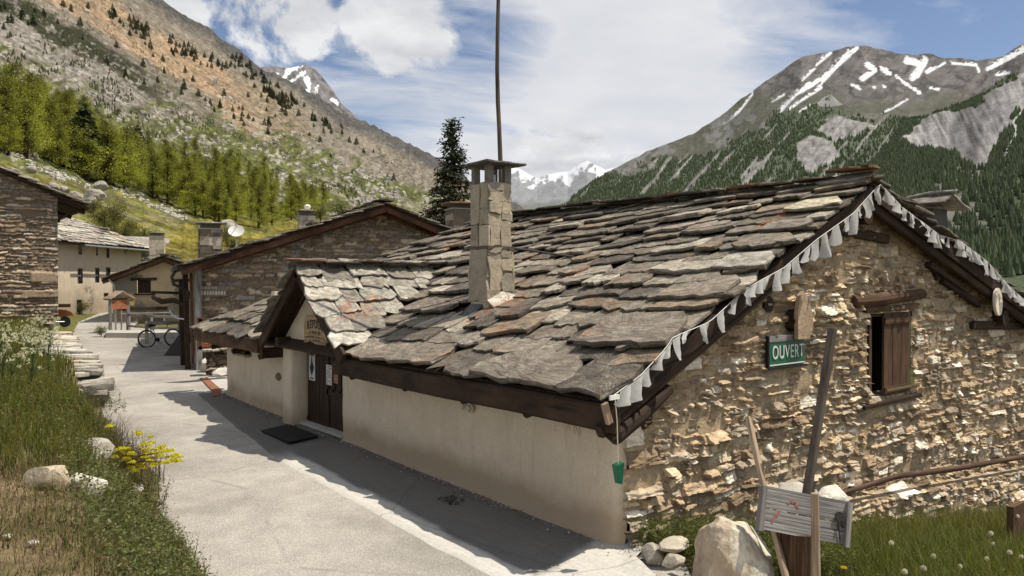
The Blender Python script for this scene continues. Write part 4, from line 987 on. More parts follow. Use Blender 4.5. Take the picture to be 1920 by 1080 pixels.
# ---- window in the gable
win = MB(); win.box(((WIN[0]+WIN[1])/2, WY+.34, (WIN[2]+WIN[3])/2), (WIN[1]-WIN[0]+.1, .03, WIN[3]-WIN[2]+.1)); wo = win.build('window', M['dark'], hut)
mb = MB()
for c, s in (((WIN[0]-.02, WY+.15, 1.93), (.06, .40, 1.5)), ((WIN[1]+.02, WY+.15, 1.93), (.06, .40, 1.5)), ((13.27, WY+.15, WIN[3]+.03), (1.6, .40, .08)), ((13.27, WY+.15, WIN[2]-.02), (1.6, .40, .06))): mb.box(c, s)
mb.build('reveal', M['plaster'], wo)
mb = MB(); mb.box((WIN[0]+.06, WY-.03, 1.93), (.09, .12, 1.42)); mb.box((13.27, WY+.02, WIN[3]-.02), (1.5, .12, .09)); mb.build('frame', M['wood'], wo)
sh = MB()
for k in range(6): sh.box((13.10+.155*k, WY-.075+.004*(k % 2), 1.93), (.148, .035, 1.40))
sh = sh.build('shutter', M['wood'], wo)
mb = MB(); mb.box((13.5, WY-.105, 2.50), (.94, .025, .10)); mb.build('shutter_batten', M['wood'], sh); mb = MB(); mb.box((13.5, WY-.105, 1.33), (.94, .025, .10)); mb.build('shutter_batten', M['wood'], sh)
mb = MB(); mb.box((13.52, WY-.122, 1.33), (.88, .008, .045)); mb.build('strap_hinge', m_plain('worn_brass', (.24, .18, .10), .55, .5), sh)
mb = MB(); mb.tube([(11.95, WY-.08, 2.84), (12.6, WY-.12, 2.86), (13.3, WY-.11, 2.90), (14.5, WY-.07, 2.94)], [.115, .125, .12, .085], 12, wob=.07); mb.beam((12.3, WY-.09, 2.71), (14.2, WY-.09, 2.74), .14, .09, jit=.01); mb.build('lintel', M['wood'], wo)
mb = MB(); mb.beam((12.2, WY-.09, 1.13), (14.25, WY-.09, 1.15), .2, .07); mb.build('sill', M['wood_dark'], wo)

# ---- main chimney: facing stones, four posts and a slate cap
def chimney_stones(name, x0, y0, w, z0, z1, parent, seed, cell=.30, pal=SL_PALE, faces='LF'):
    """a stack clad in thin split slabs of many sizes"""
    rnd = random.Random(seed); mb = MB(); mb.box((x0+w/2, y0+w/2, (z0+z1)/2), (w-.05, w-.05, z1-z0), col=(.38, .31, .225))
    for O, A, N in (((x0, y0+w, 0), (0, -1, 0), (-1, 0, 0)), ((x0, y0, 0), (1, 0, 0), (0, -1, 0)), ((x0+w, y0, 0), (0, 1, 0), (1, 0, 0)), ((x0+w, y0+w, 0), (-1, 0, 0), (0, 1, 0))):
        O, A, N = [np.asarray(q, float) for q in (O, A, N)]; z = z0
        while z < z1-.02:
            h = min(rnd.uniform(.24, .55)*cell/.30, z1-z)
            if z1-z-h < .1: h = z1-z
            cuts = [0, 1] if rnd.random() < .3 else [0, rnd.uniform(.38, .62), 1]
            for a, b in zip(cuts[:-1], cuts[1:]):
                hs = [h] if rnd.random() < .55 else [h*rnd.uniform(.35, .6)]
                if len(hs) == 1 and hs[0] < h: hs.append(h-hs[0])
                zz = z
                for hh in hs:
                    g = .005; j = lambda: rnd.uniform(-.022, .022)*(cell/.3)
                    poly = [(a*w+g+j(), zz+g+j()), (a*w+(b-a)*w*.5, zz+g+j()), (b*w-g+j(), zz+g+j()), (b*w-g+j()*1.5, zz+hh*.5), (b*w-g+j(), zz+hh-g+j()), (a*w+(b-a)*w*.45, zz+hh-g+j()), (a*w+g+j(), zz+hh-g+j()), (a*w+g+j()*1.5, zz+hh*.55)]
                    mb.prism(poly, O-N*.02, A, (0, 0, 1), N, rnd.uniform(.025, .05), col=np.asarray(pick(pal, np.array(rnd.random())))*rnd.uniform(.8, 1.1)); zz += hh
            z += h
    return mb.build(name, M['rock_fine'], parent)
M['rock_fine'] = m_vcol('split_facing_stone', 6.0, .32, .02, .9, 15, .2)
CH_PAL = [((.44, .375, .275), 3), ((.36, .31, .235), 3), ((.50, .43, .32), 2), ((.31, .27, .215), 1.5)]
ch = chimney_stones('chimney', CHX, CHY, CHW, 2.3, 3.72, roofL, 3, .50, CH_PAL)
chimney_stones('chimney_stack', CHX+.015, CHY+.015, CHW-.04, 3.76, 4.84, ch, 8, .36, CH_PAL)
mb = MB(); mb.box((CHX+CHW/2, CHY+CHW/2, 3.74), (CHW+.05, CHW+.05, .05), col=(.09, .075, .06)); mb.build('band', M['vcolplain'], ch)
for x, y in ((CHX+.06, CHY+.06), (CHX+CHW-.08, CHY+.06), (CHX+.06, CHY+CHW-.08), (CHX+CHW-.08, CHY+CHW-.08)):
    mb = MB(); mb.box((x+.01, y+.01, 4.99), (.12, .10, .34), rz=R.uniform(-.2, .2), col=(.19, .18, .165)); mb.build('cap_post', M['rock_fine'], ch)
mb = MB(); slab(mb, np.array((CHX+CHW/2, CHY-.14, 5.14)), np.array((1., 0, 0)), np.array((0, 1., 0)), np.array((0, 0, 1.)), .86, .84, .045, rnd, (.16, .15, .135))
slab(mb, np.array((CHX+CHW/2+.05, CHY+.05, 5.19)), np.array((1., 0, 0)), np.array((0, 1., 0)), np.array((0, 0, 1.)), .5, .5, .03, rnd, (.16, .14, .12)); mb.build('cap', M['slate'], ch)
mb = MB(); mb.tube([(CHX+.3, CHY+.28, 4.8), (CHX+.3, CHY+.28, 5.0)], .06, 12); mb.build('flue', M['steel'], ch)
mb = MB()                                     # loose flashing slabs leaning on the foot of the stack
for c, A, B, N, w, l, t_, col in (((CHX-.42, CHY+.28, 2.44), (0, -1, 0), (.80, 0, .60), (-.60, 0, .80), .50, .62, .03, (.085, .09, .095)), ((CHX+.28, CHY-.46, 2.66), (.90, 0, .43), (0, .80, .60), (-.2, -.55, .80), .62, .52, .04, (.56, .50, .41))):
    A = nrm(A); B = nrm(np.asarray(B, float)-A*np.dot(A, B)); slab(mb, np.asarray(c, float), A, B, nrm(np.cross(A, B)) if np.cross(A, B)[2] > 0 else -nrm(np.cross(A, B)), w, l, t_, random.Random(4), col)
mb.build('flashing_slab', M['slate'], ch)
mb = MB(); mb.tube([(CHX+CHW, CHY+.15, 3.76), (9.62, 10.12, 3.60)], .018, 8); mb.build('stay_rod', M['iron'], ch)
# ---- second chimney, past the ridge
c2 = (16.95, 7.0); ch2 = chimney_stones('chimney', c2[0]-.3, c2[1]-.1, .62, 3.0, 4.25, hut, 17, .26, SL_COL)
mb = MB(); mb.box((c2[0]-.02, c2[1]+.2, 4.45), (.66, .5, .42), col=(.05, .045, .04)); mb.build('hood', M['vcolplain'], ch2)
mb = MB()
slab(mb, np.array((c2[0]+.12, c2[1]-.40, 4.80)), nrm((1., 0, -.38)), np.array((0, 1., .0)), nrm((.38, 0, 1)), .95, .95, .045, rnd, (.56, .54, .48)); slab(mb, np.array((c2[0]-.42, c2[1]-.38, 4.80)), nrm((1., 0, .45)), np.array((0, 1., 0)), nrm((-.45, 0, 1)), .42, .9, .04, rnd, (.20, .18, .155)); mb.build('cap', M['slate'], ch2)
# ================================================================== neighbouring houses
def gable_house(name, label, Y, xl, xr, xa, zbase, zwl, za, zwr, depth, over_f, over_s, seed, wall_mat=None, pal=PAL_BROWN, res=.045, cell=(.42, .15), holes=(), roofcols=SL_COL, rdepth=None, expo=.42, timber='wood', group='village houses behind the hut'):
    """house with its gable in the plane Y=const. xl,xr wall edges, xa ridge; zwl, za, zwr: roof underside over left edge, ridge, right edge"""
    root = empty(name, (xl, Y, zbase), label, 'house', group)
    sl = (za-zwl)/(xa-xl); sr = (za-zwr)/(xr-xa)
    rz = lambda x: np.where(x < xa, za-sl*(xa-x), za-sr*(x-xa))
    def keep(u, v):
        k = v < rz(u)-.03
        for a, b, c, d in holes: k &= ~((u > a) & (u < b) & (v > c) & (v < d))
        return k
    if wall_mat is None:
        rubble('gable_wall', (0, Y, 0), (1, 0, 0), (0, -1, 0), (xl, xr), (zbase-.5, za+.05), res, keep, root, seed, cell, .09, pal, (.27, .21, .145), .30)
    else:
        u, v = np.meshgrid(np.linspace(xl, xr, int((xr-xl)/.09)), np.linspace(zbase-.5, za+.05, int((za-zbase+.5)/.09)), indexing='ij')
        P = np.stack([u, Y-.04*(fbm(u*1.1, v*1.1, 4, seed)-.5), v], -1)
        obj('gable_wall', grid_mesh('gable_wall', P, wall_mat, keep=keep((u[:-1, :-1]+u[1:, 1:])/2, (v[:-1, :-1]+v[1:, 1:])/2)), root)
    mb = MB(); z0 = zbase-.5
    for x, zz in ((xl+.01, zwl), (xr-.01, zwr)): mb = MB(); mb.add([(x, Y, z0), (x, Y+depth, z0), (x, Y+depth, zz), (x, Y, zz)], [(0, 1, 2, 3)]); mb.build('side_wall', wall_mat or M['rubble_flat'], root)
    for sg in (-1, 1):
        s = sl if sg < 0 else sr; ex = (xl-over_s) if sg < 0 else (xr+over_s); ez = float(rz(np.array(ex)))+.08
        B = nrm((-sg, 0, s)); N = nrm((sg*s, 0, 1)); O = np.array((ex, Y-over_f, ez)); L = abs(xa-ex)/abs(B[0])
        mb = MB(); Q = [O, O+np.array((0, depth+over_f, 0)), O+B*L+np.array((0, depth+over_f, 0)), O+B*L]
        mb.add(Q+[q-N*.07 for q in Q], [(0, 1, 2, 3), (7, 6, 5, 4), (0, 4, 5, 1), (3, 7, 4, 0)], [(q[0], q[1], 5) for q in Q+Q]); mb.build('roof_deck', M['wood_dark'], root)
        rdp = rdepth or depth
        slate_roof('roof', root, O, AY_, B, N, None, lambda s_: -.10, lambda s_: rdp+over_f, L+.06, seed+3+sg, (expo, expo*.9), (.5, 1.2), (.035, .065), roofcols)
        mb = MB(); mb.beam(O+np.array((0, .04, -.12))+B*.05, O+np.array((0, .04, -.12))+B*L, .05, .26, bev=.1); mb.build('bargeboard', M[timber], root)
        mb = MB(); mb.beam(O+np.array((0, over_f*.75, -.22))+B*(over_s+.02), O+np.array((0, over_f*.75, -.22))+B*L, .10, .18); mb.build('verge_rafter', M[timber], root)
        for f in (.08, .52): mb = MB(); q = O+B*(over_s+(L-over_s)*f); mb.tube([q+np.array((0, .1, -.2)), q+np.array((0, over_f+.2, -.2))], .11, 10); mb.build('purlin', M['wood_dark'], root)
    mb = MB(); mb.tube([(xa, Y-over_f+.05, za-.05), (xa, Y+.3, za-.05)], .13, 10); mb.build('purlin', M['wood_dark'], root)
    mb = MB(); rnd = random.Random(seed+9); y = Y-over_f-.15
    while y < Y+min(depth, 9):
        w = rnd.uniform(.5, .9); slab(mb, np.array((xa-.3, y+w/2, za+.20+rnd.uniform(0, .05))), AY_, np.array((1., 0, 0)), np.array((0, 0, 1.)), w, .62, .045, rnd, np.asarray(pick(roofcols, np.array(rnd.random())))*.85, yaw=rnd.uniform(-.15, .15)); y += w*.9
    mb.build('ridge_caps', M['slate'], root)
    return root, rz
def m_rubflat():
    m, nt, b = newmat('coursed_rubble'); t = NT(nt); tc = t.n('TexCoord').outputs['Object']
    p = t.mapp(tc, (2.4, 2.4, 6.0)); p = t.mix(.06, p, t.n('TexNoise').outputs['Color'])
    v = t.n('TexVoronoi'); t.l(p, v.inputs['Vector']); v.inputs['Scale'].default_value = 1.0
    e = t.n('TexVoronoi', feature='DISTANCE_TO_EDGE'); t.l(p, e.inputs['Vector']); e.inputs['Scale'].default_value = 1.0
    sp = t.n('SeparateColor'); t.l(v.outputs['Color'], sp.inputs[0]); n = t.noise(tc, 6, 6, .6)
    c = t.ramp(sp.outputs[0], (.1, (.16, .12, .085)), (.4, (.27, .2, .14)), (.7, (.34, .29, .22)), (.95, (.42, .35, .26)))
    c = t.mix(1.0, c, t.ramp(n, (.3, .7), (.7, 1.25)), 'MULTIPLY'); ed = t.ramp(e.outputs['Distance'], (.02, 0.0), (.12, 1.0)); c = t.mix(ed, (.17, .13, .09), c)
    fin(b, t, c, .95, t.bump(t.math('ADD', ed, n), .05), .1); return m
M['rubble_flat'] = m_rubflat()

class Turned:
    """a house frame turned about its near corner: finds unturned house coordinates for a bearing of the survey photo"""
    def __init__(s, piv, ang): s.p = np.array(piv, float); s.a = ang; s.c, s.s = cos(ang), sin(ang)
    def world(s, q): d = np.asarray(q, float)-s.p; return s.p+np.array((s.c*d[0]-s.s*d[1], s.s*d[0]+s.c*d[1], d[2]))
    def local(s, q): d = np.asarray(q, float)-s.p; return s.p+np.array((s.c*d[0]+s.s*d[1], -s.s*d[0]+s.c*d[1], d[2]))
    def onY(s, px, py, Y):
        r = ray(px, py); n = np.array((-s.s, s.c, 0)); o = s.world((s.p[0], Y, 0)); t = np.dot(o-CAM, n)/np.dot(r, n); return s.local(CAM+r*t)
# ---- house with the broad stone gable, straight behind the hut
Y2 = 25.69; YO = 24.9
T2 = Turned((7.72, Y2, .3), radians(-14.5))
a2 = T2.onY(725, 385, YO); l2 = T2.onY(340, 503, YO); r2 = T2.onY(835, 432, YO)
s_l = (a2[2]-l2[2])/(a2[0]-l2[0]); s_r = (a2[2]-r2[2])/(r2[0]-a2[0])
XL2 = 7.72; XR2 = 18.2
h2, rz2 = gable_house('stone_house', 'stone house with a broad rubble gable and red-brown bargeboards just behind the hut', Y2, XL2, XR2, a2[0], .3, a2[2]-s_l*(a2[0]-XL2)-.05, a2[2]-.05, a2[2]-s_r*(XR2-a2[0])-.05, 11, Y2-YO, .62, 301, timber='wood_red', expo=.45)
def post(parent, a, b, w, h, mat, name='corner_post', jit=.012): mb = MB(); mb.beam(a, b, w, h, up=(0, 1, 0), jit=jit); return mb.build(name, M[mat], parent)
post(h2, (7.70, 25.35, .2), (7.66, 25.4, 3.55), .20, .2, 'wood_grey'); post(h2, (7.36, 25.75, .2), (7.30, 25.7, 3.5), .16, .18, 'wood_dark'); post(h2, (7.50, 25.5, .5), (7.47, 25.5, 3.4), .08, .12, 'wood_red', 'plank')
post(h2, (7.34, 26.2, .25), (7.3, 26.2, 3.3), .10, .12, 'wood_dark'); post(h2, (7.28, 26.9, .3), (7.22, 27, 3.2), .22, .16, 'wood_dark')
mb = MB(); mb.tube([(7.0, 25.0, 3.45), (6.9, 25.1, 3.28), (6.95, 25.3, 3.05), (7.35, 25.55, 2.85), (7.45, 25.62, 2.6)], .05, 8); mb.build('gutter_pipe', M['iron'], h2)
mb = MB(); mb.tube([(7.0, 24.85, 3.55), (7.0, 33, 3.55)], .075, 10); mb.build('gutter', M['iron'], h2)
mb = MB(); mb.beam((6.3, 27.2, 2.78), (7.4, 26.8, 2.74), .07, .09); mb.build('bracket', M['wood_dark'], h2)
mb = MB(); mb.tube([(6.35, 27.2, 2.62), (6.6, 26.9, 2.48), (6.95, 26.6, 2.52), (7.35, 26.2, 2.35)], [.07, .09, .08, .05], 8, wob=.2); mb.build('bracket', M['wood_dark'], h2)
mb = MB(); mb.tube([(6.85, 26.2, 2.2), (6.92, 26.0, 2.06), (7.1, 25.8, 1.95), (7.3, 25.7, 1.93)], .03, 8); mb.build('pipe', M['steel'], h2)
# number and name plate let into the gable: illegible at this distance, shown as two rows of strokes
mb = MB(); pc = T2.onY(400, 546, Y2-.10); mb.box(pc, (.82, .03, .34), col=(.20, .165, .12))
pl = mb.build('wall_plate', M['vcolplain'], h2); mb = MB(); rnd = random.Random(3)
for k in range(9): mb.box(pc+np.array((-.34+.085*k, -.018, -.06)), (.045+.02*(k % 2), .012, .11), col=(.55, .52, .46))
for k in range(5): mb.box(pc+np.array((-.32+.10*k, -.018, .11)), (.05, .012, .06), col=(.45, .42, .36))
mb.build('lettering', M['vcolplain'], pl)
def small_chimney(parent, c, w, z0, z1, seed, cols=SL_PALE, capw=1.35, capcol=(.50, .47, .40), flat=True):
    o = chimney_stones('chimney', c[0]-w/2, c[1]-w/2, w, z0, z1-.25, parent, seed, .2, cols)
    mb = MB(); mb.box((c[0], c[1], z1-.16), (w*.9, w*.9, .2), col=(.10, .085, .07)); mb.box((c[0], c[1], z1-.26), (w*1.12, w*1.12, .05), col=(.34, .31, .26)); mb.build('vent', M['vcolplain'], o)
    mb = MB(); slab(mb, np.array((c[0], c[1]-w*capw/2, z1-.06)), np.array((1., 0, 0)), np.array((0, 1., 0)), np.array((0, 0, 1.)), w*capw, w*capw, .06, random.Random(seed), capcol); mb.build('cap', M['slate'], o); return o
c = T2.onY(394, 420, 31.5); small_chimney(h2, c, .80, 4.0, c[2]+.05, 61, SL_COL)
c = T2.onY(574, 398, 30); o_ = small_chimney(h2, c, .55, 4.6, c[2]+.08, 62, SL_PALE)
Vr, Fr, Cr = rock((c[0]+.05, c[1], c[2]+.17), (.26, .24, .26), 5, 2, col=(.7, .68, .62)); mb = MB(); mb.add(Vr, Fr, None, Cr); mb.build('cap_stone', M['rock'], o_)
c = T2.onY(863, 384, 31); small_chimney(h2, c, 1.0, 4.0, c[2]+.05, 63, SL_COL, 1.6, (.30, .17, .12))
# satellite dish, seen almost edge-on
h2.rotation_euler.z = T2.a
dc = T2.world(T2.onY(443, 433, 29.5)); dish = empty('satellite_dish', dc, 'white oval satellite dish on the roof edge of the stone house', 'dish')
mb = MB(); ax = nrm((-.25, -.55, .55)); xx = nrm(np.cross(ax, (0, 0, 1))); yy = np.cross(ax, xx); V = []; n = 22
for r_, dp in ((0, .07), (.13, .06), (.23, .02), (.29, -.015)):
    for i in range(n): V.append(dc+xx*cos(2*pi*i/n)*r_+yy*sin(2*pi*i/n)*r_*1.05-ax*dp)
mb.add(V, [(k*n+i, k*n+(i+1) % n, (k+1)*n+(i+1) % n, (k+1)*n+i) for k in range(3) for i in range(n)], col=(.58, .57, .54)); mb.build('reflector', M['vcolplain'], dish, smooth=True)
mb = MB(); mb.tube([dc-ax*.1, dc-ax*.2-np.array((0, 0, .2)), dc+np.array((0, .1, -.8))], .03, 8); mb.build('mast', M['steel'], dish)
mb = MB(); mb.tube([dc-yy*.27, dc+ax*.30], .015, 6); mb.tube([dc+ax*.27, dc+ax*.36], .03, 8); mb.build('feed_arm', M['steel'], dish)

# ---- small plastered house across the little square
Y3 = 49.0; g3 = float(flat(0, Y3))
T3 = Turned((onY(211, 540, Y3)[0], Y3, g3), radians(-20))
a3 = T3.onY(305, 482, Y3-.5); l3 = T3.onY(201, 522, Y3-.5); r3 = T3.onY(350, 498, Y3-.5); XL3 = onY(211, 540, Y3)[0]
sl3 = (a3[2]-l3[2])/(a3[0]-l3[0]); sr3 = (a3[2]-r3[2])/(r3[0]-a3[0]); XR3 = a3[0]+4.6
w3 = [T3.onY(258, 526, Y3), T3.onY(284, 550, Y3)]; w3b = [T3.onY(336, 528, Y3), T3.onY(352, 548, Y3)]
h3, rz3 = gable_house('plaster_house', 'small plastered house with a patchy ochre gable and one shuttered window across the square', Y3, XL3, XR3, a3[0], g3, a3[2]-sl3*(a3[0]-XL3)-.05, a3[2]-.05, a3[2]-sr3*(XR3-a3[0])-.05, 9, .5, .5, 331, wall_mat=M['plaster2'], holes=((w3[0][0], w3[1][0], w3[1][2], w3[0][2]), (w3b[0][0], w3b[1][0], w3b[1][2], w3b[0][2])), expo=.5)
def sash(parent, p0, p1, Y, mat='wood_dark', lintel=True):
    x0, x1, z0, z1 = p0[0], p1[0], p1[2], p0[2]; mb = MB(); mb.box(((x0+x1)/2, Y+.22, (z0+z1)/2), (x1-x0+.05, .03, z1-z0+.05)); w = mb.build('window', M['dark'], parent)
    mb = MB(); n = 5
    for k in range(n): mb.box((x0+(k+.5)*(x1-x0)/n, Y+.10, (z0+z1)/2), ((x1-x0)/n*.9, .03, z1-z0))
    mb.build('shutter', M[mat], w)
    if lintel: mb = MB(); mb.beam((x0-.35, Y-.03, z1+.07), (x1+.3, Y-.03, z1+.09), .2, .15, jit=.01); mb.build('lintel', M['wood_dark'], w); mb = MB(); mb.beam((x0-.2, Y-.04, z0-.05), (x1+.2, Y-.04, z0-.05), .2, .08); mb.build('sill', M['wood_dark'], w)
sash(h3, *w3, Y3); sash(h3, *w3b, Y3)
mb = MB(); q = T3.onY(204, 520, Y3-.5); mb.tube([q+np.array((0, 0, -.1)), q+np.array((.25, .2, -.45)), (XL3+.15, Y3-.1, q[2]-.8), (XL3+.15, Y3-.1, g3)], .06, 8); mb.build('gutter_pipe', M['steel'], h3)
c = T3.onY(295, 436, Y3+4); small_chimney(h3, c, .82, 4.0, c[2], 71, [((.55, .47, .36), 1)], 1.15, (.33, .29, .23))
c = T3.onY(380, 452, Y3+6); small_chimney(h3, c+np.array((0, 0, 0)), .55, 4.0, c[2]+.2, 72, SL_COL)

h3.rotation_euler.z = T3.a
# ---- tall plastered house along the left of the lane
Q0 = FH*48-RT[:2]*28.0; DIR = FH; NOR = RT[:2]*1.0
g4 = .85
h4 = empty('tall_house', (Q0[0], Q0[1], g4), 'tall cream plastered house with narrow slit windows beside the lane', 'house', 'village houses behind the hut')
def f4(d, z, out=0.0): p = Q0+DIR*d+NOR*out; return np.array((p[0], p[1], z))
def px4(px, py):                              # photo bearing to facade coordinates
    r = ray(px, py); A = np.array([[r[0], -DIR[0]], [r[1], -DIR[1]]]); t, d = np.linalg.solve(A, Q0); return d, EYE+r[2]*t
E4 = 5.75
wins = [(168, 461, 174, 481), (181, 462, 185, 480), (197, 461, 203, 484), (145, 503, 155, 531), (178, 502, 187, 530), (199, 502, 207, 520), (144, 562, 154, 584), (195, 550, 203, 563)]
wins = [(147, 460, 154, 478), (180, 461, 184, 480), (199, 463, 205, 484)]+wins[3:]
hol = []
for a, b, c_, d_ in wins: p = px4(a, b); q = px4(c_, d_); hol.append((min(p[0], q[0]), max(p[0], q[0]), min(p[1], q[1]), max(p[1], q[1])))
u, v = np.meshgrid(np.linspace(-4, 10.4, 240), np.linspace(g4-1, E4+.1, 110), indexing='ij')
kp = np.ones((239, 109), bool); uc = (u[:-1, :-1]+u[1:, 1:])/2; vc = (v[:-1, :-1]+v[1:, 1:])/2
for a, b, c_, d_ in hol: kp &= ~((uc > a) & (uc < b) & (vc > c_) & (vc < d_))
low = sstep(2.6, 1.2, v+1.2*(fbm(u*.5, v*.5, 4, 5)-.5)*2-.10*(u-3))
rel_ = .03*(fbm(u*.8, v*.8, 4, 3)-.5)
P = np.stack([Q0[0]+DIR[0]*u+NOR[0]*rel_, Q0[1]+DIR[1]*u+NOR[1]*rel_, v], -1)
obj('facade', grid_mesh('facade', P, M['plaster3'], keep=kp), h4)
for a, b, c_, d_ in hol:
    mb = MB(); m_ = (f4((a+b)/2, (c_+d_)/2, -.22)); mb.box(m_, (b-a+.05, .03, d_-c_+.05), rz=atan2(DIR[1], DIR[0])); w = mb.build('window', M['dark'], h4)
    mb = MB(); mb.box(f4((a+b)/2, (c_+d_)/2, -.12), (.05, .04, d_-c_), rz=atan2(DIR[1], DIR[0])); mb.box(f4((a+b)/2, (c_+d_)/2, -.12), (b-a, .04, .05), rz=atan2(DIR[1], DIR[0])); mb.build('frame', M['wood_grey'], w)
mb = MB(); mb.add([f4(10.4, g4-1), f4(10.4, g4-1, -10), f4(10.4, E4, -10), f4(10.4, E4+1.6, -5), f4(10.4, E4)], [(0, 1, 2, 3, 4)]); mb.add([f4(-4, g4-1), f4(-4, g4-1, -10), f4(-4, E4, -10), f4(-4, E4+1.6, -5), f4(-4, E4)], [(0, 1, 2, 3, 4)]); mb.build('end_wall', M['rubble_flat'], h4)
D3 = np.array((DIR[0], DIR[1], 0)); N3 = np.array((NOR[0], NOR[1], 0))
B4 = nrm(-N3*1.0+np.array((0, 0, .42))); NN4 = nrm(N3*.42+np.array((0, 0, 1)))
O4 = f4(-5, E4-.30, .85); L4 = 7.2
mb = MB(); Q = [O4, O4+D3*16.4, O4+D3*13.4+B4*L4, O4+B4*L4]; mb.add(Q+[q-NN4*.1 for q in Q], [(0, 1, 2, 3), (7, 6, 5, 4), (0, 4, 5, 1), (1, 5, 6, 2)], [(q[0], q[1], 2) for q in Q+Q]); mb.build('roof_deck', M['wood_dark'], h4)
slate_roof('roof', h4, O4, D3, B4, NN4, None, lambda s: 0, lambda s: 16.5-3*s/7.2, L4, 77, (.45, .42), (.5, 1.1), (.04, .08), SL_PALE)
mb = MB(); mb.tube([f4(1, E4-.38, .95), f4(11, E4-.40, .95)], .06, 8); mb.build('gutter', M['steel'], h4)
small_chimney(h4, f4(9.0, 0, -2.0), .5, 5.5, 7.0, 78, SL_COL)
# low rubble outbuilding between the tall house and the small one
p0 = at(232, 470, 59); ob = empty('outbuilding', (p0[0], p0[1], .9), 'low rubble outbuilding squeezed between the tall house and the small plastered one', 'shed')
rubble('wall', (p0[0]-1.2, p0[1], 0), (1, 0, 0), (0, -1, 0), (0, 3.6), (.5, EYE+(524-462)*59/1450), .07, lambda u, v: v < 9, ob, 91, (.5, .2), .1, PAL_BROWN, (.25, .2, .14), .3)
mb = MB(); slab(mb, np.array((p0[0]+.8, p0[1]-.5, EYE+(524-460)*59/1450)), np.array((1., 0, 0)), np.array((0, 1., .25)), np.array((0, 0, 1.)), 5.2, 3, .1, random.Random(2), (.3, .27, .23)); mb.build('roof', M['slate'], ob)

# ---- rubble barn on the left edge
C5 = at(109, 578, 31.0); Y5 = C5[1]; XR5 = C5[0]; XL5 = XR5-9.5
v0 = onY(0, 318, Y5-.3); v1 = onY(110, 366, Y5-.3); s5 = (v0[2]-v1[2])/(v1[0]-v0[0])
h5 = empty('stone_barn', C5, 'tall rubble-stone barn wall on the raised grass at the left edge', 'barn', 'village houses behind the hut')
zt = lambda x: v1[2]-.06+s5*(v1[0]-x)
def big_extra(u, v, d, C):
    for (px, py, w, h) in ((82, 520, 1.0, .40), (72, 617-40, .0, 0), (76, 551, 1.4, .30)):
        if w == 0: continue
        q = onY(px, py, Y5); m = sstep(1, .86, np.maximum(np.abs(u-q[0])/(w/2), np.abs(v-q[2])/(h/2))); d = np.maximum(d, m*.10); C = mixc(C, (.36, .27, .19), m)
    return d, C
rubble('gable_wall', (0, Y5, 0), (1, 0, 0), (0, -1, 0), (XL5, XR5), (C5[2]-.6, float(zt(XL5))), .032, lambda u, v: v < zt(u), h5, 55, (.44, .125), .10, PAL_BROWN, (.24, .185, .13), .22, big_extra)
mb = MB(); mb.add([(XR5-.02, Y5, C5[2]-.6), (XR5-.02, Y5+10, C5[2]-.6), (XR5-.02, Y5+10, float(zt(XR5))), (XR5-.02, Y5, float(zt(XR5)))], [(0, 1, 2, 3)]); mb.build('side_wall', M['rubble_flat'], h5)
ov = 1.1; O5 = np.array((XR5+ov, Y5-.3, float(zt(XR5+ov))+.10)); B5 = nrm((-1, 0, s5)); N5 = nrm((s5, 0, 1)); L5 = 11
mb = MB(); Q = [O5, O5+AY_*10, O5+AY_*10+B5*L5, O5+B5*L5]; mb.add(Q+[q-N5*.08 for q in Q], [(0, 1, 2, 3), (7, 6, 5, 4), (0, 4, 5, 1), (3, 7, 4, 0)], [(q[0], q[1], 2) for q in Q+Q]); mb.build('roof_deck', M['wood_dark'], h5)
slate_roof('roof', h5, O5, AY_, B5, N5, None, lambda s: -.1, lambda s: 10, L5, 57, (.5, .5), (.6, 1.2), (.04, .09), SL_PALE)
for k in range(3): mb = MB(); mb.tube([(XR5-.3, Y5+.2+k*3, float(zt(XR5))-.18+.1), (XR5+ov-.1, Y5+.2+k*3, float(zt(XR5+ov))-.08)], .08, 8); mb.build('rafter', M['wood_dark'], h5)
q0 = onY(112, 410, Y5+.2); q1 = onY(180, 388, Y5+.2); mb = MB(); mb.tube([q0, q0*.65+q1*.35+np.array((0, 0, .10)), q0*.3+q1*.7+np.array((0, 0, .06)), q1], [.05, .045, .04, .03], 7); mb.build('strut', M['wood_dark'], h5)

# ================================================================== dry-stone retaining wall by the lane: each visible stone is a slab in one wall
dw = empty('dry_stone_wall', (4.2, 26, .4), 'low dry-stone wall of pale flat slabs holding up the grass bank beside the lane', 'wall')
mb = MB(); rnd = random.Random(12)
zz = -.05
while zz < .86:
    tc_ = rnd.uniform(.09, .17); yy = 19.6+rnd.uniform(0, .4)
    while yy < 31.5:
        w = rnd.choice((.3, .4, .55, .8, 1.1))*rnd.uniform(.8, 1.25); t_ = tc_*rnd.uniform(.7, 1.15); xe = float(edge(yy+w/2)); z0 = float(flat(0, yy)); z = z0+zz+rnd.uniform(-.02, .03); cc = np.asarray(pick(SL_PALE, np.array(rnd.random())))*rnd.uniform(.75, 1.3)
        if zz > .86*(1-.45*float(sstep(21.6, 19.6, yy)))-.05: yy += w; continue
        slab(mb, np.array((xe+.13+rnd.uniform(-.07, .09)-.10*(z-z0), yy+w/2, z)), np.array((0, -1., 0)), np.array((-1., 0, 0)), np.array((0, 0, 1.)), w, rnd.uniform(.5, .8), t_, rnd, cc, tilt=rnd.uniform(-.1, .1), yaw=rnd.uniform(-.2, .2)); yy += w*.97
    zz += tc_*.93
mb.build('stones', M['rock_fine'], dw); mb = MB(); yy = 20.6
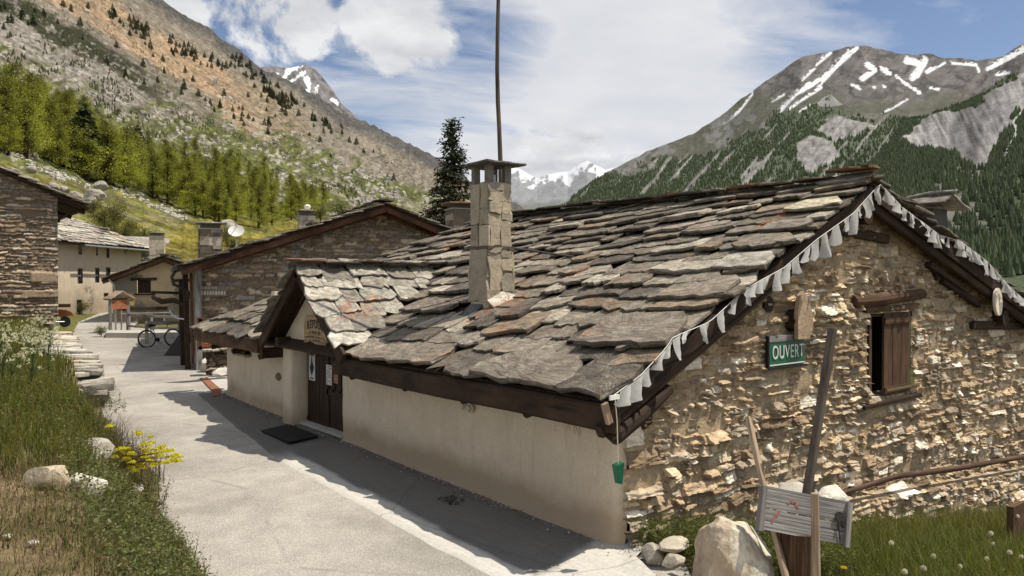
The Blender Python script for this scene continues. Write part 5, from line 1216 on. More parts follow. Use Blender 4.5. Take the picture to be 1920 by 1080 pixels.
while yy < 31.4:
    for k in range(2):
        w = rnd.uniform(.45, .95); xe = float(edge(yy)); slab(mb, np.array((xe+.16-.42*k+rnd.uniform(-.06, .06), yy+w/2, float(flat(0, yy))+.83+rnd.uniform(-.03, .04)-.15*float(sstep(22, 20.5, yy)))), np.array((0, -1., 0)), np.array((-1., 0, 0)), np.array((0, 0, 1.)), w, rnd.uniform(.5, .75), rnd.uniform(.06, .12), rnd, np.asarray(pick(SL_PALE, np.array(rnd.random())))*rnd.uniform(.9, 1.3), tilt=rnd.uniform(-.12, .08), yaw=rnd.uniform(-.4, .4))
    yy += rnd.uniform(.4, .75)
mb.build('coping', M['rock_fine'], dw)
# rubble heap wall closing the gap between the hut and the stone house
sw_ = empty('rubble_wall', (7.8, 23.6, .3), 'low tumbled rubble wall in the gap between the hut and the stone house', 'wall')
rubble('stones', (7.35, 23.9, 0), (1, 0, 0), (0, -1, 0), (0, 3.5), (.1, 1.05), .03, lambda u, v: v < 9, sw_, 58, (.5, .13), .14, PAL_BROWN, (.12, .10, .08), .1)
mb = MB()
for k in range(9): slab(mb, np.array((7.5+.4*k, 23.6+rnd.uniform(0, .1), 1.03+rnd.uniform(0, .06))), np.array((1., 0, 0)), np.array((0, 1., 0)), np.array((0, 0, 1.)), rnd.uniform(.4, .7), .5, .07, rnd, np.asarray(pick(SL_PALE, np.array(rnd.random()))))
mb.build('coping', M['rock_fine'], sw_)
# ================================================================== things on and around the hut
def text_obj(name, s, o, X, Z, size, mat, parent=None, ext=.004, arch=0.0, squeeze=1.0):
    """cut lettering: o centre, X reading direction, Z up"""
    cu = bpy.data.curves.new(name, 'FONT'); cu.body = s; cu.size = size; cu.extrude = ext; cu.align_x = 'CENTER'; cu.align_y = 'CENTER'; cu.space_character = 1.12
    tmp = bpy.data.objects.new(name, cu); COL.objects.link(tmp)
    dg = bpy.context.evaluated_depsgraph_get(); me = bpy.data.meshes.new_from_object(tmp.evaluated_get(dg)); bpy.data.objects.remove(tmp)
    X = nrm(X); Z = nrm(Z); N = np.cross(X, Z)
    n = len(me.vertices); co = np.zeros(n*3, np.float32); me.vertices.foreach_get('co', co); co = co.reshape(-1, 3)
    x = co[:, 0]*squeeze; y = co[:, 1]-arch*x*x
    W_ = np.asarray(o)+x[:, None]*X+y[:, None]*Z+co[:, 2:3]*N
    me.vertices.foreach_set('co', W_.astype(np.float32).ravel()); me.materials.clear(); me.materials.append(mat); me.update()
    return obj(name, me, parent)
GREEN = m_plain('enamel_green', (.012, .115, .062), .35, 0, .15, 6, .001)
PAPER = m_plain('white_paper', (.70, .69, .65), .7, 0, .05); INK = m_plain('black_ink', (.02, .02, .022), .7, 0, 0)
# OUVERT sign: green board in a dark box frame with a pale upper ledge
sc_ = onY(1474, 662, WY-.16); sg = empty('open_sign', sc_, 'green OUVERT sign in a shallow dark frame on the rubble gable', 'sign')
sw, sh_ = .92, .35
mb = MB(); mb.box(sc_, (sw, .03, sh_)); bd = mb.build('board', GREEN, sg)
mb = MB(); mb.box(sc_+np.array((0, -.012, -sh_*.5-.02)), (sw+.06, .06, .03)); mb.box(sc_+np.array((-sw*.5-.02, -.01, .04)), (.025, .05, sh_+.1)); mb.build('frame', M['black'], sg)
mb = MB(); mb.box(sc_+np.array((.0, .0, sh_*.5+.045)), (sw+.02, .05, .085)); mb.build('ledge', M['wood_grey'], sg)
mb = MB(); mb.box(sc_+np.array((0, -.022, -sh_*.5+.025)), (sw-.03, .012, .014)); mb.build('white_line', M['white'], bd)
text_obj('lettering', 'OUVERT', sc_+np.array((.02, -.022, .015)), (1, 0, 0), (0, 0, 1), .27, M['white'], bd, .004, 0, .72)
q = onY(1545, 640, WY-.12); mb = MB(); mb.beam(q-np.array((.45, 0, .0)), q+np.array((.25, 0, .03)), .08, .05); tag(mb.build('wall_batten', M['wood_grey']), 'short grey batten fixed on the gable just right of the green sign', 'batten')
# upright slab on a bracket above the sign
q = onY(1503, 592, WY-.22); mb = MB()
mb.prism([(-.20, -.32), (.10, -.34), (.20, -.20), (.21, .0), (.10, .24), (-.02, .36), (-.12, .30), (-.20, .05)], q, (1, 0, .05), (-.05, 0, 1), (0, -1, 0), .06, col=(.42, .31, .21)); tag(mb.build('stone_slab', M['rock_fine']), 'upright brown stone slab leaning on the gable above the green sign', 'stone')
mb = MB(); q2 = onY(1480, 600, WY-.08); mb.tube([q2+np.array((.05, .1, 0)), q2+np.array((.05, -.16, 0))], .17, 10, wob=.06); tag(mb.build('beam_end', M['wood_dark']), 'dark beam end jutting from the gable beside the upright stone slab', 'beam')
# pale wood slice hung on the purlin under the right eave
q = onY(1868, 566, WY-.36); mb = MB(); mb.disc(q, (0.05, -1, .05), .275, .05, 26, (.78, .70, .56), .215); mb.build('wood_slice', M['vcolplain']); ws_ = bpy.data.objects['wood_slice']; tag(ws_, 'pale oval wood slice hanging under the right eave of the gable', 'wood slice')
mb = MB()
for dx, dz in ((0, .06), (.03, -.04)): mb.disc(q+np.array((dx, -.052, dz)), (0, -1, 0), .010, .012, 8)
mb.build('nail', M['iron'], ws_)
# two round ceramic bosses on the plaster
for k, (px, py) in enumerate(((871, 760), (883, 765))):
    q = onX(px, py, WX-.05); mb = MB(); mb.disc(q, (-1, 0, 0), .075, .03, 24, (.58, .52, .42)); o = mb.build('wall_rosette', M['vcolplain']); tag(o, ('left' if k == 0 else 'right')+' of the two small round rosettes under the eave on the plaster wall', 'rosette', 'round rosettes on the plaster wall')
    mb = MB(); mb.disc(q+np.array((-.031, 0, 0)), (-1, 0, 0), .052, .004, 20, (.30, .26, .2)); mb.disc(q+np.array((-.036, 0, 0)), (-1, 0, 0), .03, .012, 16, (.6, .54, .44)); mb.build('boss', M['vcolplain'], o)
# stone poking out of the wall near the pier
V, Fc, C = rock(onX(523, 707, WX-.04)+np.array((0, 0, 0)), (.14, .16, .18), 9, 3, col=(.25, .18, .12)); mb = MB(); mb.add(V, Fc, None, C); tag(mb.build('wall_stone', M['rock']), 'small brown stone poking out of the plaster left of the door pier', 'stone')
# small vent window with books of timber at the far end of the street wall
q = onX(458, 648, WX-.06); mb = MB(); mb.box(q+np.array((.10, 0, 0)), (.12, .62, .40)); vw = mb.build('vent_window', M['dark'], hut)
mb = MB(); mb.box(q+np.array((-.05, .02, -.22)), (.16, .80, .05)); mb.box(q+np.array((.0, .30, 0)), (.1, .07, .42)); mb.box(q+np.array((-.01, -.02, 0)), (.06, .07, .40)); mb.build('frame', M['wood_tan'], vw)

# ---- REFUGE sign, notices and number on the door
q = onX(594, 620, 6.385); sg = empty('refuge_sign', q, 'arched pale wooden REFUGE sign hanging above the double door', 'sign')
Yd = np.array((0, -1., 0)); Zd = np.array((0, 0, 1.))
mb = MB(); pr = [(-.50, -.26), (-.2, -.22), (.1, -.27), (.36, -.33), (.50, -.20), (.52, .05), (.44, .24), (.18, .33), (-.12, .33), (-.40, .28), (-.52, .12)]
mb.prism(pr, q, Yd, Zd, (-1, 0, 0), .035, (1.6, 1.45, 1.2)); bd = mb.build('board', m_wood('sign_wood', (.14, .105, .07), (.30, .24, .16), 24, .003, .7, .3, vcol=True), sg)
text_obj('lettering', 'REFUGE', q+np.array((-.040, 0, .12)), Yd, Zd, .235, INK, bd, .003, .35, .82)
mb = MB(); rnd = random.Random(8)
for row, (zz, hh, n, x0) in enumerate(((-.035, .07, 9, -.24), (-.12, .03, 15, -.40), (-.19, .045, 9, -.25))):
    for k in range(n):
        if rnd.random() < .12: continue
        mb.box(q+Yd*(x0+k*.056)+np.array((-.038, 0, zz+rnd.uniform(-.006, .006)-.12*(x0+k*.056)**2)), (.004, .020+rnd.uniform(0, .018), hh*rnd.uniform(.5, 1)), col=(.05, .04, .03))
mb.build('small_lettering', INK, bd)
def notice(px, py, w, h, X, label, name='notice', mat=PAPER):
    c = onX(px, py, X); mb = MB(); mb.box(c, (.006, w, h)); o = mb.build(name, mat); tag(o, label, 'notice', 'notices on the hut door'); return o, c
DX = 6.815
o, c = notice(585, 687, .30, .58, DX, 'tall white notice with a black peak emblem on the left door leaf')
mb = MB(); mb.prism([(-.10, -.02), (-.045, .05), (-.035, .09), (0, .26), (.035, .09), (.05, .06), (.105, -.01), (.06, -.10), (0, -.20), (-.06, -.11)], c+np.array((-.004, 0, 0)), Yd, Zd, (-1, 0, 0), .002, (.02, .03, .03)); mb.box(c+np.array((-.006, 0, -.245)), (.004, .16, .03), col=(.05, .05, .05))
for k in range(12): a = pi*(k+.5)/12; mb.box(c+np.array((-.006, -cos(a)*.11, .06+sin(a)*.19)), (.004, .012, .012), col=(.25, .25, .25))
mb.build('emblem', M['vcolplain'], o)
def lines(o, c, w, h, n, rnd, col):
    mb = MB()
    for i in range(n):
        z = h*.42-h*.84*i/(n-1); k = 0.0
        while k < w*.8:
            l = rnd.uniform(.03, .09); l = min(l, w*.8-k)
            if rnd.random() < .75: mb.box(c+np.array((-.005, w*.4-k-l/2, z)), (.003, l, h/n*.45), col=col)
            k += l+.012
    mb.build('print', M['vcolplain'], o)
o, c = notice(617, 703, .25, .40, DX-.02, 'pale printed notice covered in small text on the right door leaf'); lines(o, c, .25, .40, 9, random.Random(1), (.30, .30, .26))
o, c = notice(630, 700, .20, .40, DX-.012, 'rust-brown notice half behind the pale one on the right door leaf', mat=m_plain('brown_paper', (.30, .15, .09), .7)); lines(o, c, .2, .40, 7, random.Random(2), (.45, .30, .2))
o, c = notice(585, 657, .24, .22, DX, 'small yellowish parchment notice above the peak notice', mat=m_plain('parchment', (.50, .38, .20), .7)); lines(o, c, .24, .2, 4, random.Random(3), (.28, .19, .09))
o, c = notice(574, 650, .13, .17, DX-.004, 'little blue house-number plate beside the door top', 'number_plate', m_plain('enamel_blue', (.05, .07, .11), .4))
text_obj('lettering', '1', c+np.array((-.006, 0, 0)), Yd, Zd, .15, M['white'], o, .002)
# doormat
m4 = [on_ground(*p) for p in ((489, 813), (541, 800), (597, 825), (541, 838))]; mc = sum(m4)/4
mb = MB(); pz = float(flat(mc[0], mc[1]))+.055
mb.prism([(p[0]-mc[0], p[1]-mc[1]) for p in m4], (mc[0], mc[1], pz), (1, 0, 0), (0, 1, 0), (0, 0, 1), .022); tag(mb.build('doormat', M['black']), 'black rubber doormat on the concrete in front of the porch', 'doormat')
# faint scratched letters on the plaster
mb = MB(); 
for pts in (((1043, 793), (1041, 807), (1049, 808)), ((1056, 796), (1053, 806), (1058, 806)), ((1066, 795), (1062, 808)), ((1066, 795), (1070, 808)), ((1076, 797), (1078, 812)), ((1086, 799), (1089, 816)), ((1078, 797), (1086, 815))):
    mb.tube([onX(x, y, WX-.022) for x, y in pts], .0035, 4, col=(.20, .12, .08))
mb.build('scratched_marks', M['vcolplain'], wl)

# ---- bunting: one string of small white flags along the verge
bt = empty('bunting', (6.0, 5.86, 1.8), 'long string of faded white flags hung along both verges of the gable', 'bunting')
kn = [(1147, 744), (1200, 705), (1247, 655), (1262, 632), (1330, 604), (1400, 540), (1470, 502), (1530, 450), (1600, 400), (1643, 352), (1651, 346), (1690, 388), (1760, 440), (1800, 452), (1850, 490), (1890, 536), (1940, 580), (1990, 612)]
path = [onY(x, y, 5.84) for x, y in kn]
seg = np.concatenate([[0], np.cumsum([np.linalg.norm(b-a) for a, b in zip(path[:-1], path[1:])])])
def along(s): return np.array([np.interp(s, seg, [p[i] for p in path]) for i in range(3)])
mb = MB(); mb.tube([along(s) for s in np.linspace(0, seg[-1], 120)], .006, 5, col=(.7, .68, .62)); mb.build('string', M['vcolplain'], bt)
def m_flag():
    m, nt, b = newmat('thin_white_cloth'); t = NT(nt); tc = t.n('TexCoord').outputs['Object']; n = t.noise(tc, 18, 4, .6)
    c = t.mix(n, (.58, .57, .55), (.80, .79, .76)); fin(b, t, c, .9, t.bump(n, .004), .1)
    tr = t.n('BsdfTranslucent'); t.l(c, tr.inputs[0]); mx = t.n('MixShader'); mx.inputs[0].default_value = .4; t.l(b.outputs[0], mx.inputs[1]); t.l(tr.outputs[0], mx.inputs[2])
    t.l(mx.outputs[0], [q for q in nt.nodes if q.type == 'OUTPUT_MATERIAL'][0].inputs[0]); return m
FLAG = m_flag(); rnd = random.Random(44); s = .12; k = 0
while s < seg[-1]-.3:
    w = rnd.uniform(.14, .24); h = rnd.uniform(.16, .26); a = along(s); b = along(s+w); X = b-a; gu = 5; gv = 6; P = np.zeros((gu, gv, 3))
    tri = rnd.random() < .35; h *= rnd.choice((.7, .9, 1, 1.1, 1.25)); ph = rnd.uniform(0, 6); sway = rnd.uniform(-.12, .10); tw = rnd.uniform(-1.6, 1.6)
    for i in range(gu):
        for j in range(gv):
            f = i/(gu-1); g = j/(gv-1); ff = .5+(f-.5)*(1-g*(.72 if tri else .12))
            q = a+X*ff+np.array((sway*g, -.05*g*sin(ph+f*5+g*2)-.02+.05*tw*(f-.5)*g, -h*g*(1-.10*abs(f-.5))))
            q[1] -= .03*sin(f*pi)*g+.022*g*sin(ph*3+f*9); q[2] += .05*g*max(0, sin(ph+f*4))*(rnd.random() < .9); P[i, j] = q
    me = grid_mesh('flag', P, FLAG); obj('flag', me, bt); s += w+rnd.choice((-.03, .02, .04, .08, .16)); k += 1
mb = MB(); q = onY(1152, 745, 5.80); mb.box(q, (.16, .02, .05), rz=.1, col=(.75, .74, .70)); mb.build('tape', M['vcolplain'], bt)
mb = MB(); q = onY(1138, 775, 5.86); mb.box(q, (.07, .05, .24), col=(1, 1, 1), ax=(nrm((1, 0, .35)), (0, 1, 0), nrm((-.35, 0, 1)))); mb.build('split_stick', M['wood_tan'], hut)
# green wedge hanging on a cord from the corner of the verge
q0 = onY(1157, 790, 5.80); q1 = np.array((q0[0]+.02, q0[1], EYE-(872-524)*q0[1]/5.8*(np.dot(q0-CAM, FW))/F))
pd = empty('hanging_weight', q1, 'small green wedge hanging on a pale cord at the near corner of the hut', 'pendant')
mb = MB(); mb.tube([onY(1153, 745, 5.80), q0, q1], .006, 6, col=(.62, .56, .45)); mb.build('cord', M['vcolplain'], pd)
mb = MB(); V = [q1+np.array(p) for p in ((-.055, -.03, 0), (.055, -.04, .02), (.06, .05, .02), (-.05, .05, 0), (-.02, -.01, -.20), (.045, -.02, -.215), (.045, .03, -.215), (-.02, .03, -.20))]
mb.add(V, [(0, 1, 2, 3), (7, 6, 5, 4), (0, 4, 5, 1), (1, 5, 6, 2), (2, 6, 7, 3), (3, 7, 4, 0)]); mb.build('wedge', GREEN, pd)

# ---- tall pole behind the chimney
P_ = [onY(x, y, 11.0) for x, y in ((942, 545), (940, 420), (938, 300), (936, 240), (933.5, 190), (932, 130), (933, 60), (934.5, 0), (936, -70), (937, -130))]
mb = MB(); mb.tube(P_, [.045, .045, .043, .041, .040, .037, .036, .034, .03, .022], 9, wob=.10); tag(mb.build('flagpole', M['wood_post']), 'tall thin crooked wooden pole rising behind the main chimney', 'pole')

# ---- in front of the gable: boulder, trough board on a stump, stakes, log
def put_rock(name, c, size, seed, label, cat='rock', col=(.5, .46, .38), sub=4, cuts=9, rough=.06, rz=0.0, tilt=0.0, group=None):
    V, Fc, C = rock(c, size, seed, sub, cuts, rough, rz, col, .12, tilt); mb = MB(); mb.add(V, Fc, None, C); return tag(mb.build(name, M['rock'], smooth=False), label, cat, group)
def ground_at(px, py, d): q = at(px, py, d); return q
q = at(1378, 1050, 7.55); 
V0 = []; prof = [(-.40, -.75), (-.39, .10), (-.36, .40), (-.30, .49), (-.16, .47), (.02, .34), (.20, .16), (.33, -.02), (.38, -.16), (.40, -.75)]
def boulder():
    V, Fc = ICO[5]; V = V.copy(); n1 = nrm((-.25, -.75, .25))
    for n, d in (((-1, -.15, .12), .78), ((.62, -.25, .74), .60), ((.2, -.9, .35), .66), ((-.35, -.85, -.2), .70), ((.95, -.2, .1), .80), ((0, .9, .3), .7), ((-.4, .2, .9), .86), ((.75, -.6, .3), .74), ((.12, 0, .99), .70)):
        n = nrm(n); k = V@n-d; V = np.where(k[:, None] > 0, V-n*k[:, None]*.95, V)
    nz = fbm(V[:, 0]*2.4+V[:, 1], V[:, 2]*2.4, 5, 7)-.5; rd = ridged(V[:, 0]*3.1-V[:, 2]*2.2, V[:, 1]*3+V[:, 2], 4, 9)-.55; fi = fbm(V[:, 0]*11, V[:, 2]*11+V[:, 1]*7, 4, 13)-.5
    V = V*(1+.16*nz+.10*rd+.035*fi)[:, None]
    C = np.tile((.62, .57, .46), (len(V), 1))*(1+.25*nz+.3*fi)[:, None]; dk = sstep(.52, .62, fbm(V[:, 0]*3+3, V[:, 2]*2.2+V[:, 1]*2, 5, 21)+.22*(V[:, 0] < -.3)); C = mixc(C, (.34, .22, .13), dk*.55)
    return V*np.array((.435, .40, .66)), Fc, C
V, Fc, C = boulder(); Rz = np.array([[RT[0], RT[1], 0], [-RT[1], RT[0], 0], [0, 0, 1]]); V = V@Rz
bq = at(1381, 1072, 7.7); mb = MB(); mb.add(V+bq, Fc, None, C); tag(mb.build('boulder', M['rock']), 'big pale angular boulder in front of the rubble gable', 'boulder')
put_rock('rock', at(1262, 1052, 8.1), (.26, .22, .17), 31, 'small pale stone left of the big boulder', col=(.44, .39, .31), cuts=15); put_rock('rock', at(1268, 1022, 8.6), (.40, .28, .15), 32, 'flat cream stone against the wall foot, above the small pale stone', col=(.48, .43, .34), cuts=15)
put_rock('rock', at(1225, 1040, 8.7), (.26, .26, .22), 33, 'grey stone at the very corner of the wall foot', col=(.42, .38, .31)); put_rock('rock', at(1562, 930, 9.6), (.5, .3, .22), 34, 'white flat stone showing behind the trough board', col=(.66, .63, .55))
put_rock('rock', at(1478, 918, 9.7), (.55, .3, .16), 35, 'long flat grey stone behind the pale stake', col=(.45, .42, .36))
# trough board: weathered planks framed at both ends, faint red marks, a hasp
dB = 7.55; tl, tr_, br, bl = [at(x, y, d) for x, y, d in ((1425, 913, dB), (1595, 946, dB+.05), (1588, 1025, dB-.05), (1416, 990, dB-.1))]
cB = (tl+tr_+br+bl)/4; XB = nrm(tr_-tl); ZB = nrm(tl-bl); ZB = nrm(ZB-XB*np.dot(XB, ZB)); NB = np.cross(XB, ZB); wB = np.linalg.norm(tr_-tl); hB = np.linalg.norm(tl-bl)
tb = empty('trough_board', cB, 'weathered grey plank board tilted on a stump, with faint red marks', 'board')
for k, (z0, z1) in enumerate(((-.5, .02), (.03, .5))): mb = MB(); mb.box(cB+ZB*hB*(z0+z1)/2, (wB-.10, .03, hB*(z1-z0)-.004), ax=(XB, -NB, ZB)); mb.build('plank', M['wood_grey'], tb)
for sx in (-1, 1): mb = MB(); mb.box(cB+XB*sx*(wB/2-.03)+NB*.02, (.045, .09, hB+.03), ax=(XB, -NB, ZB)); mb.build('end_batten', M['wood_grey'], tb)
mb = MB(); mb.box(cB+ZB*(hB/2+.012)-NB*.04, (wB, .11, .022), ax=(XB, -NB, ZB)); mb.build('rim', M['wood_grey'], tb)
mb = MB()
for a, b, c_, d_ in ((-.16, .30, -.10, .27), (-.12, .29, -.07, .16), (-.19, .22, -.16, .30), (-.34, -.30, -.31, -.08), (-.30, -.14, -.27, .02)):
    mb.beam(cB+XB*a*wB+ZB*b*hB+NB*.017, cB+XB*c_*wB+ZB*d_*hB+NB*.017, .022, .004, up=NB, col=(.33, .14, .12))
mb.build('red_mark', m_vcol('faded_red_paint', 40, .5, .001, .9), tb)
mb = MB(); hq = cB+XB*wB*.37+ZB*hB*.16+NB*.03; mb.disc(hq, NB, .045, .014, 16, (.3, .3, .3)); mb.tube([hq, hq-ZB*.11+NB*.01], .012, 6, col=(.35, .34, .33)); mb.tube([hq+XB*.02-ZB*.02, hq+XB*.05-ZB*.10], .009, 6, col=(.35, .34, .33)); mb.tube([hq-ZB*.1, hq+XB*.03-ZB*.22], .006, 5, col=(.12, .11, .1)); mb.build('hasp', M['iron'], tb)
sb = at(1497, 1075, dB+.05); gzs = float(gz(sb[0], sb[1]))
mb = MB(); mb.tube([(sb[0], sb[1], gzs-.1), (sb[0], sb[1], gzs+.25), (sb[0], sb[1], cB[2]-hB*.42)], [.21, .185, .175], 16, wob=.05); tag(mb.build('tree_stump', M['wood']), 'dark upright stump carrying the tilted plank board', 'stump')
def stake(a, b, r, mat, label, wob=.08, bendx=0.0):
    mid = (a+b)/2+np.array((bendx, 0, 0)); mb = MB(); mb.tube([a, (a+mid)/2, mid, (mid+b)/2, b], [r*1.05, r, r*1.02, r*.97, r*.9], 9, wob=wob); return tag(mb.build('wooden_stake', M[mat]), label, 'stake', 'stakes in front of the gable')
a = at(1531, 1120, dB-.45); b = at(1528, 925, dB-.45); a[2] = float(gz(a[0], a[1]))-.1; stake(a, b, .040, 'wood_tan', 'short pale stake standing right in front of the plank board')
a = at(1512, 930, dB+.25); b = at(1562, 617, dB+.45); d_ = (a-b)/np.linalg.norm(a-b); a2_ = a+d_*(a[2]-float(gz(a[0], a[1])))*1.02; mb = MB(); mb.beam(a2_, b, .075, .075, up=(0, 1, 0), jit=.008); tag(mb.build('wooden_stake', M['wood_post']), 'tallest stake, dark and leaning, behind the plank board', 'stake', 'stakes in front of the gable')
a = at(1437, 930, dB+.3); b = at(1402, 782, dB+.8); d_ = (a-b)/np.linalg.norm(a-b); a2_ = a+d_*(a[2]-float(gz(a[0], a[1])))*1.05; mb = MB(); mb.beam(a2_, b, .065, .05, up=(0, 1, 0), jit=.008); tag(mb.build('wooden_stake', M['wood_tan']), 'pale thin stake leaning left from behind the plank board', 'stake', 'stakes in front of the gable')
lg = [onY(x, y, WY-.32) for x, y in ((1575, 930), (1680, 897), (1800, 880), (1925, 858), (2080, 830))]; lg = [p+np.array((0, 0, .03)) for p in lg]
mb = MB(); mb.tube(lg, [.035, .045, .05, .05, .055], 10, wob=.10); tag(mb.build('log', M['wood_red2']), 'long reddish-brown log lying along the ledge at the foot of the gable', 'log')
q = at(1938, 995, 12.2); mb = MB(); mb.beam((q[0]+.15, q[1]+.3, q[2]-.9), (q[0]+.15, q[1]+.3, q[2]+.33), .5, .10, up=(0, 1, 0)); tag(mb.build('wooden_hatch', M['wood']), 'brown wooden hatch low on the wall at the right edge', 'hatch')

# ================================================================== the square: kiosk, fences, bicycle, boards
k0 = on_ground(207, 625); k1 = on_ground(240, 622); kc = (k0+k1)/2
ks = empty('notice_shelter', kc, 'little roofed wooden notice shelter at the corner of the fence', 'notice shelter'); kx = nrm(np.append((k1-k0)[:2], 0)); ky = np.array((-kx[1], kx[0], 0)); kw = np.linalg.norm(k1-k0)
for p in (k0, k1): mb = MB(); mb.beam(p-np.array((0, 0, .1)), p+np.array((0, 0, 1.65)), .14, .14); mb.build('post', M['wood_grey'], ks)
mb = MB(); mb.box(kc+np.array((0, 0, 1.42)), (kw-.1, .10, .55), ax=(kx, ky, (0, 0, 1))); mb.build('panel', M['wood_orange'], ks)
mb = MB(); mb.box(kc+np.array((0, 0, 1.64))-ky*.055, (kw-.14, .02, .1), ax=(kx, ky, (0, 0, 1))); mb.build('rail', M['wood_red'], ks)
for sx in (-1, 1): mb = MB(); mb.beam(kc+kx*sx*(kw*.5+.20)+np.array((0, 0, 1.66)), kc+np.array((0, 0, 2.02)), .5, .045); mb.build('roof_board', M['wood_tan'], ks)
for f in (.3, .62): mb = MB(); mb.beam(kc+kx*kw*(f-.5)-np.array((0, 0, .0)), kc+kx*kw*(f-.5)+np.array((0, 0, 1.1)), .06, .06); mb.build('upright', M['wood_grey'], ks)
def fence(name, label, pts, hts, rails, r=.06, mat='wood_grey', group='wooden fences by the square'):
    c = pts[0]; o = empty(name, c, label, 'fence', group)
    for p, h in zip(pts, hts): mb = MB(); mb.beam(p-np.array((0, 0, .15)), p+np.array((0, 0, h)), r*2, r*2, jit=.006); mb.build('post', M[mat], o)
    for h, th in rails:
        for a, b, ha, hb_ in zip(pts[:-1], pts[1:], hts[:-1], hts[1:]): mb = MB(); mb.beam(a+np.array((0, 0, min(ha, h)))-FH_*.09, b+np.array((0, 0, min(hb_, h)))-FH_*.09, .05, th, jit=.008); mb.build('rail', M[mat], o)
    return o
FH_ = np.array((FH[0], FH[1], 0))
fence('rail_fence', 'rear wooden rail fence running from the notice shelter to the stone house', [on_ground(242, 622), on_ground(284, 626), on_ground(355, 628)], [.95, .95, .98], [(.86, .13), (.30, .10)])
fence('rail_fence', 'front wooden rail fence that the bicycle leans against', [on_ground(275, 645), on_ground(337, 643)], [.92, .92], [(.88, .15)])
ke = [on_ground(x, y) for x, y in ((198, 634), (350, 636), (352, 630), (200, 627))]; mb = MB(); mb.prism([(p[0]-ke[0][0], p[1]-ke[0][1]) for p in ke], ke[0]+np.array((0, 0, -.1)), (1, 0, 0), (0, 1, 0), (0, 0, 1), .34); tag(mb.build('low_wall', M['concrete']), 'low pale kerb wall under the rear rail fence', 'low wall')
q = at(255, 585, 43); mb = MB(); tq = empty('bench', (q[0], q[1], g3), 'long wooden bench against the wall of the small plastered house', 'bench')
bc = T3.world(T3.onY(272, 587, Y3-.6)); mb.box(bc, (2.6, .4, .07)); mb.build('seat', M['wood_grey'], tq); mb = MB(); mb.box(bc+np.array((0, .2, .25)), (2.7, .05, .18)); mb.build('backrest', M['wood_dark'], tq)
for dx in (-1.0, 1.0): mb = MB(); mb.box(bc+np.array((dx, 0, -.25)), (.1, .35, .45)); mb.build('leg', M['wood_grey'], tq)
q = at(243, 566, 44); mb = MB(); mb.box(q, (.42, .3, .40), col=(.36, .24, .08)); lb = mb.build('letter_box', M['vcolplain']); tag(lb, 'yellowish letter box behind the notice shelter', 'letter box'); mb = MB(); mb.box(q+np.array((0, -.155, .09)), (.3, .012, .05), col=(.05, .04, .03)); mb.build('slot', M['vcolplain'], lb); mb = MB(); mb.box(q+np.array((0, 0, .22)), (.48, .36, .04), col=(.2, .15, .08)); mb.build('lid', M['vcolplain'], lb); mb = MB(); mb.box((q[0], q[1], (q[2]+g3-.2)/2), (.08, .08, q[2]-g3-.2)); mb.build('post', M['wood_grey'], lb)
q = onY(352, 610, 37); mb = MB(); 
# bicycle
def bicycle():
    c0 = on_ground(276, 652); c1 = on_ground(331, 648); X = np.append(nrm((c1-c0)[:2]), 0); Z = np.array((0, 0, 1.)); T = nrm(np.array((-X[1], X[0], 0))); lean = nrm(Z+T*.10)
    g = c0.copy(); g[2] = float(flat(g[0], g[1]))+.01; P = lambda a, h, s=0.0: g+X*a+lean*h+T*s
    o = empty('bicycle', P(.6, 0), 'silver bicycle leaning on the front rail fence', 'bicycle'); rw = .345; wb = 1.08
    for a, nm in ((0, 'rear'), (wb, 'front')):
        c = P(a, rw); mb = MB(); mb.tube([c+X*cos(t)*rw+lean*sin(t)*rw for t in np.linspace(0, 2*pi, 29)], .026, 7, cap=False); w = mb.build('wheel', M['black'], o)
        mb = MB(); mb.tube([c+X*cos(t)*(rw-.035)+lean*sin(t)*(rw-.035) for t in np.linspace(0, 2*pi, 29)], .012, 6, cap=False)
        mb.tube([c-T*.04, c+T*.04], .025, 8); mb.build('rim', M['steel'], w); mb = MB()
        for k in range(14): t = 2*pi*k/14; mb.tube([c, c+X*cos(t)*(rw-.03)+lean*sin(t)*(rw-.03)], .003, 3)
        mb.build('spokes', M['steel'], w)
    FR = m_plain('silver_frame', (.50, .50, .50), .35, .4); mb = MB(); bb = P(.42, .29); st = P(.28, .72); hd = P(.88, .78); hd2 = P(.91, .64)
    for a, b, r in ((bb, st, .018), (st, hd, .017), (bb, hd2, .024), (P(0, rw), bb, .012), (P(0, rw), st, .010), (hd, hd2, .022)): mb.tube([a, b], r, 8)
    mb.build('frame', FR, o); mb = MB(); mb.tube([hd2, P(.98, .50), P(wb, rw)], .018, 8); mb.build('fork', FR, o)
    mb = MB(); mb.tube([hd, P(.86, .88)], .016, 7); mb.tube([P(.86, .90, -.28), P(.85, .89, 0), P(.86, .90, .28)], .014, 7); mb.build('handlebar', M['black'], o)
    mb = MB(); mb.tube([st, P(.25, .84)], .014, 7); mb.build('seat_post', M['steel'], o); mb = MB(); mb.tube([P(.12, .87), P(.25, .875), P(.40, .86)], [.07, .055, .022], 8); mb.build('saddle', M['black'], o)
    mb = MB(); mb.disc(bb-T*.05, -T, .09, .006, 18); mb.tube([bb-T*.06, P(.50, .15, -.08)], .011, 6); mb.tube([bb+T*.06, P(.34, .43, .08)], .011, 6); mb.box(P(.50, .15, -.12), (.09, .08, .02)); mb.box(P(.34, .43, .12), (.09, .08, .02)); mb.build('crank', M['iron'], o)
bicycle()
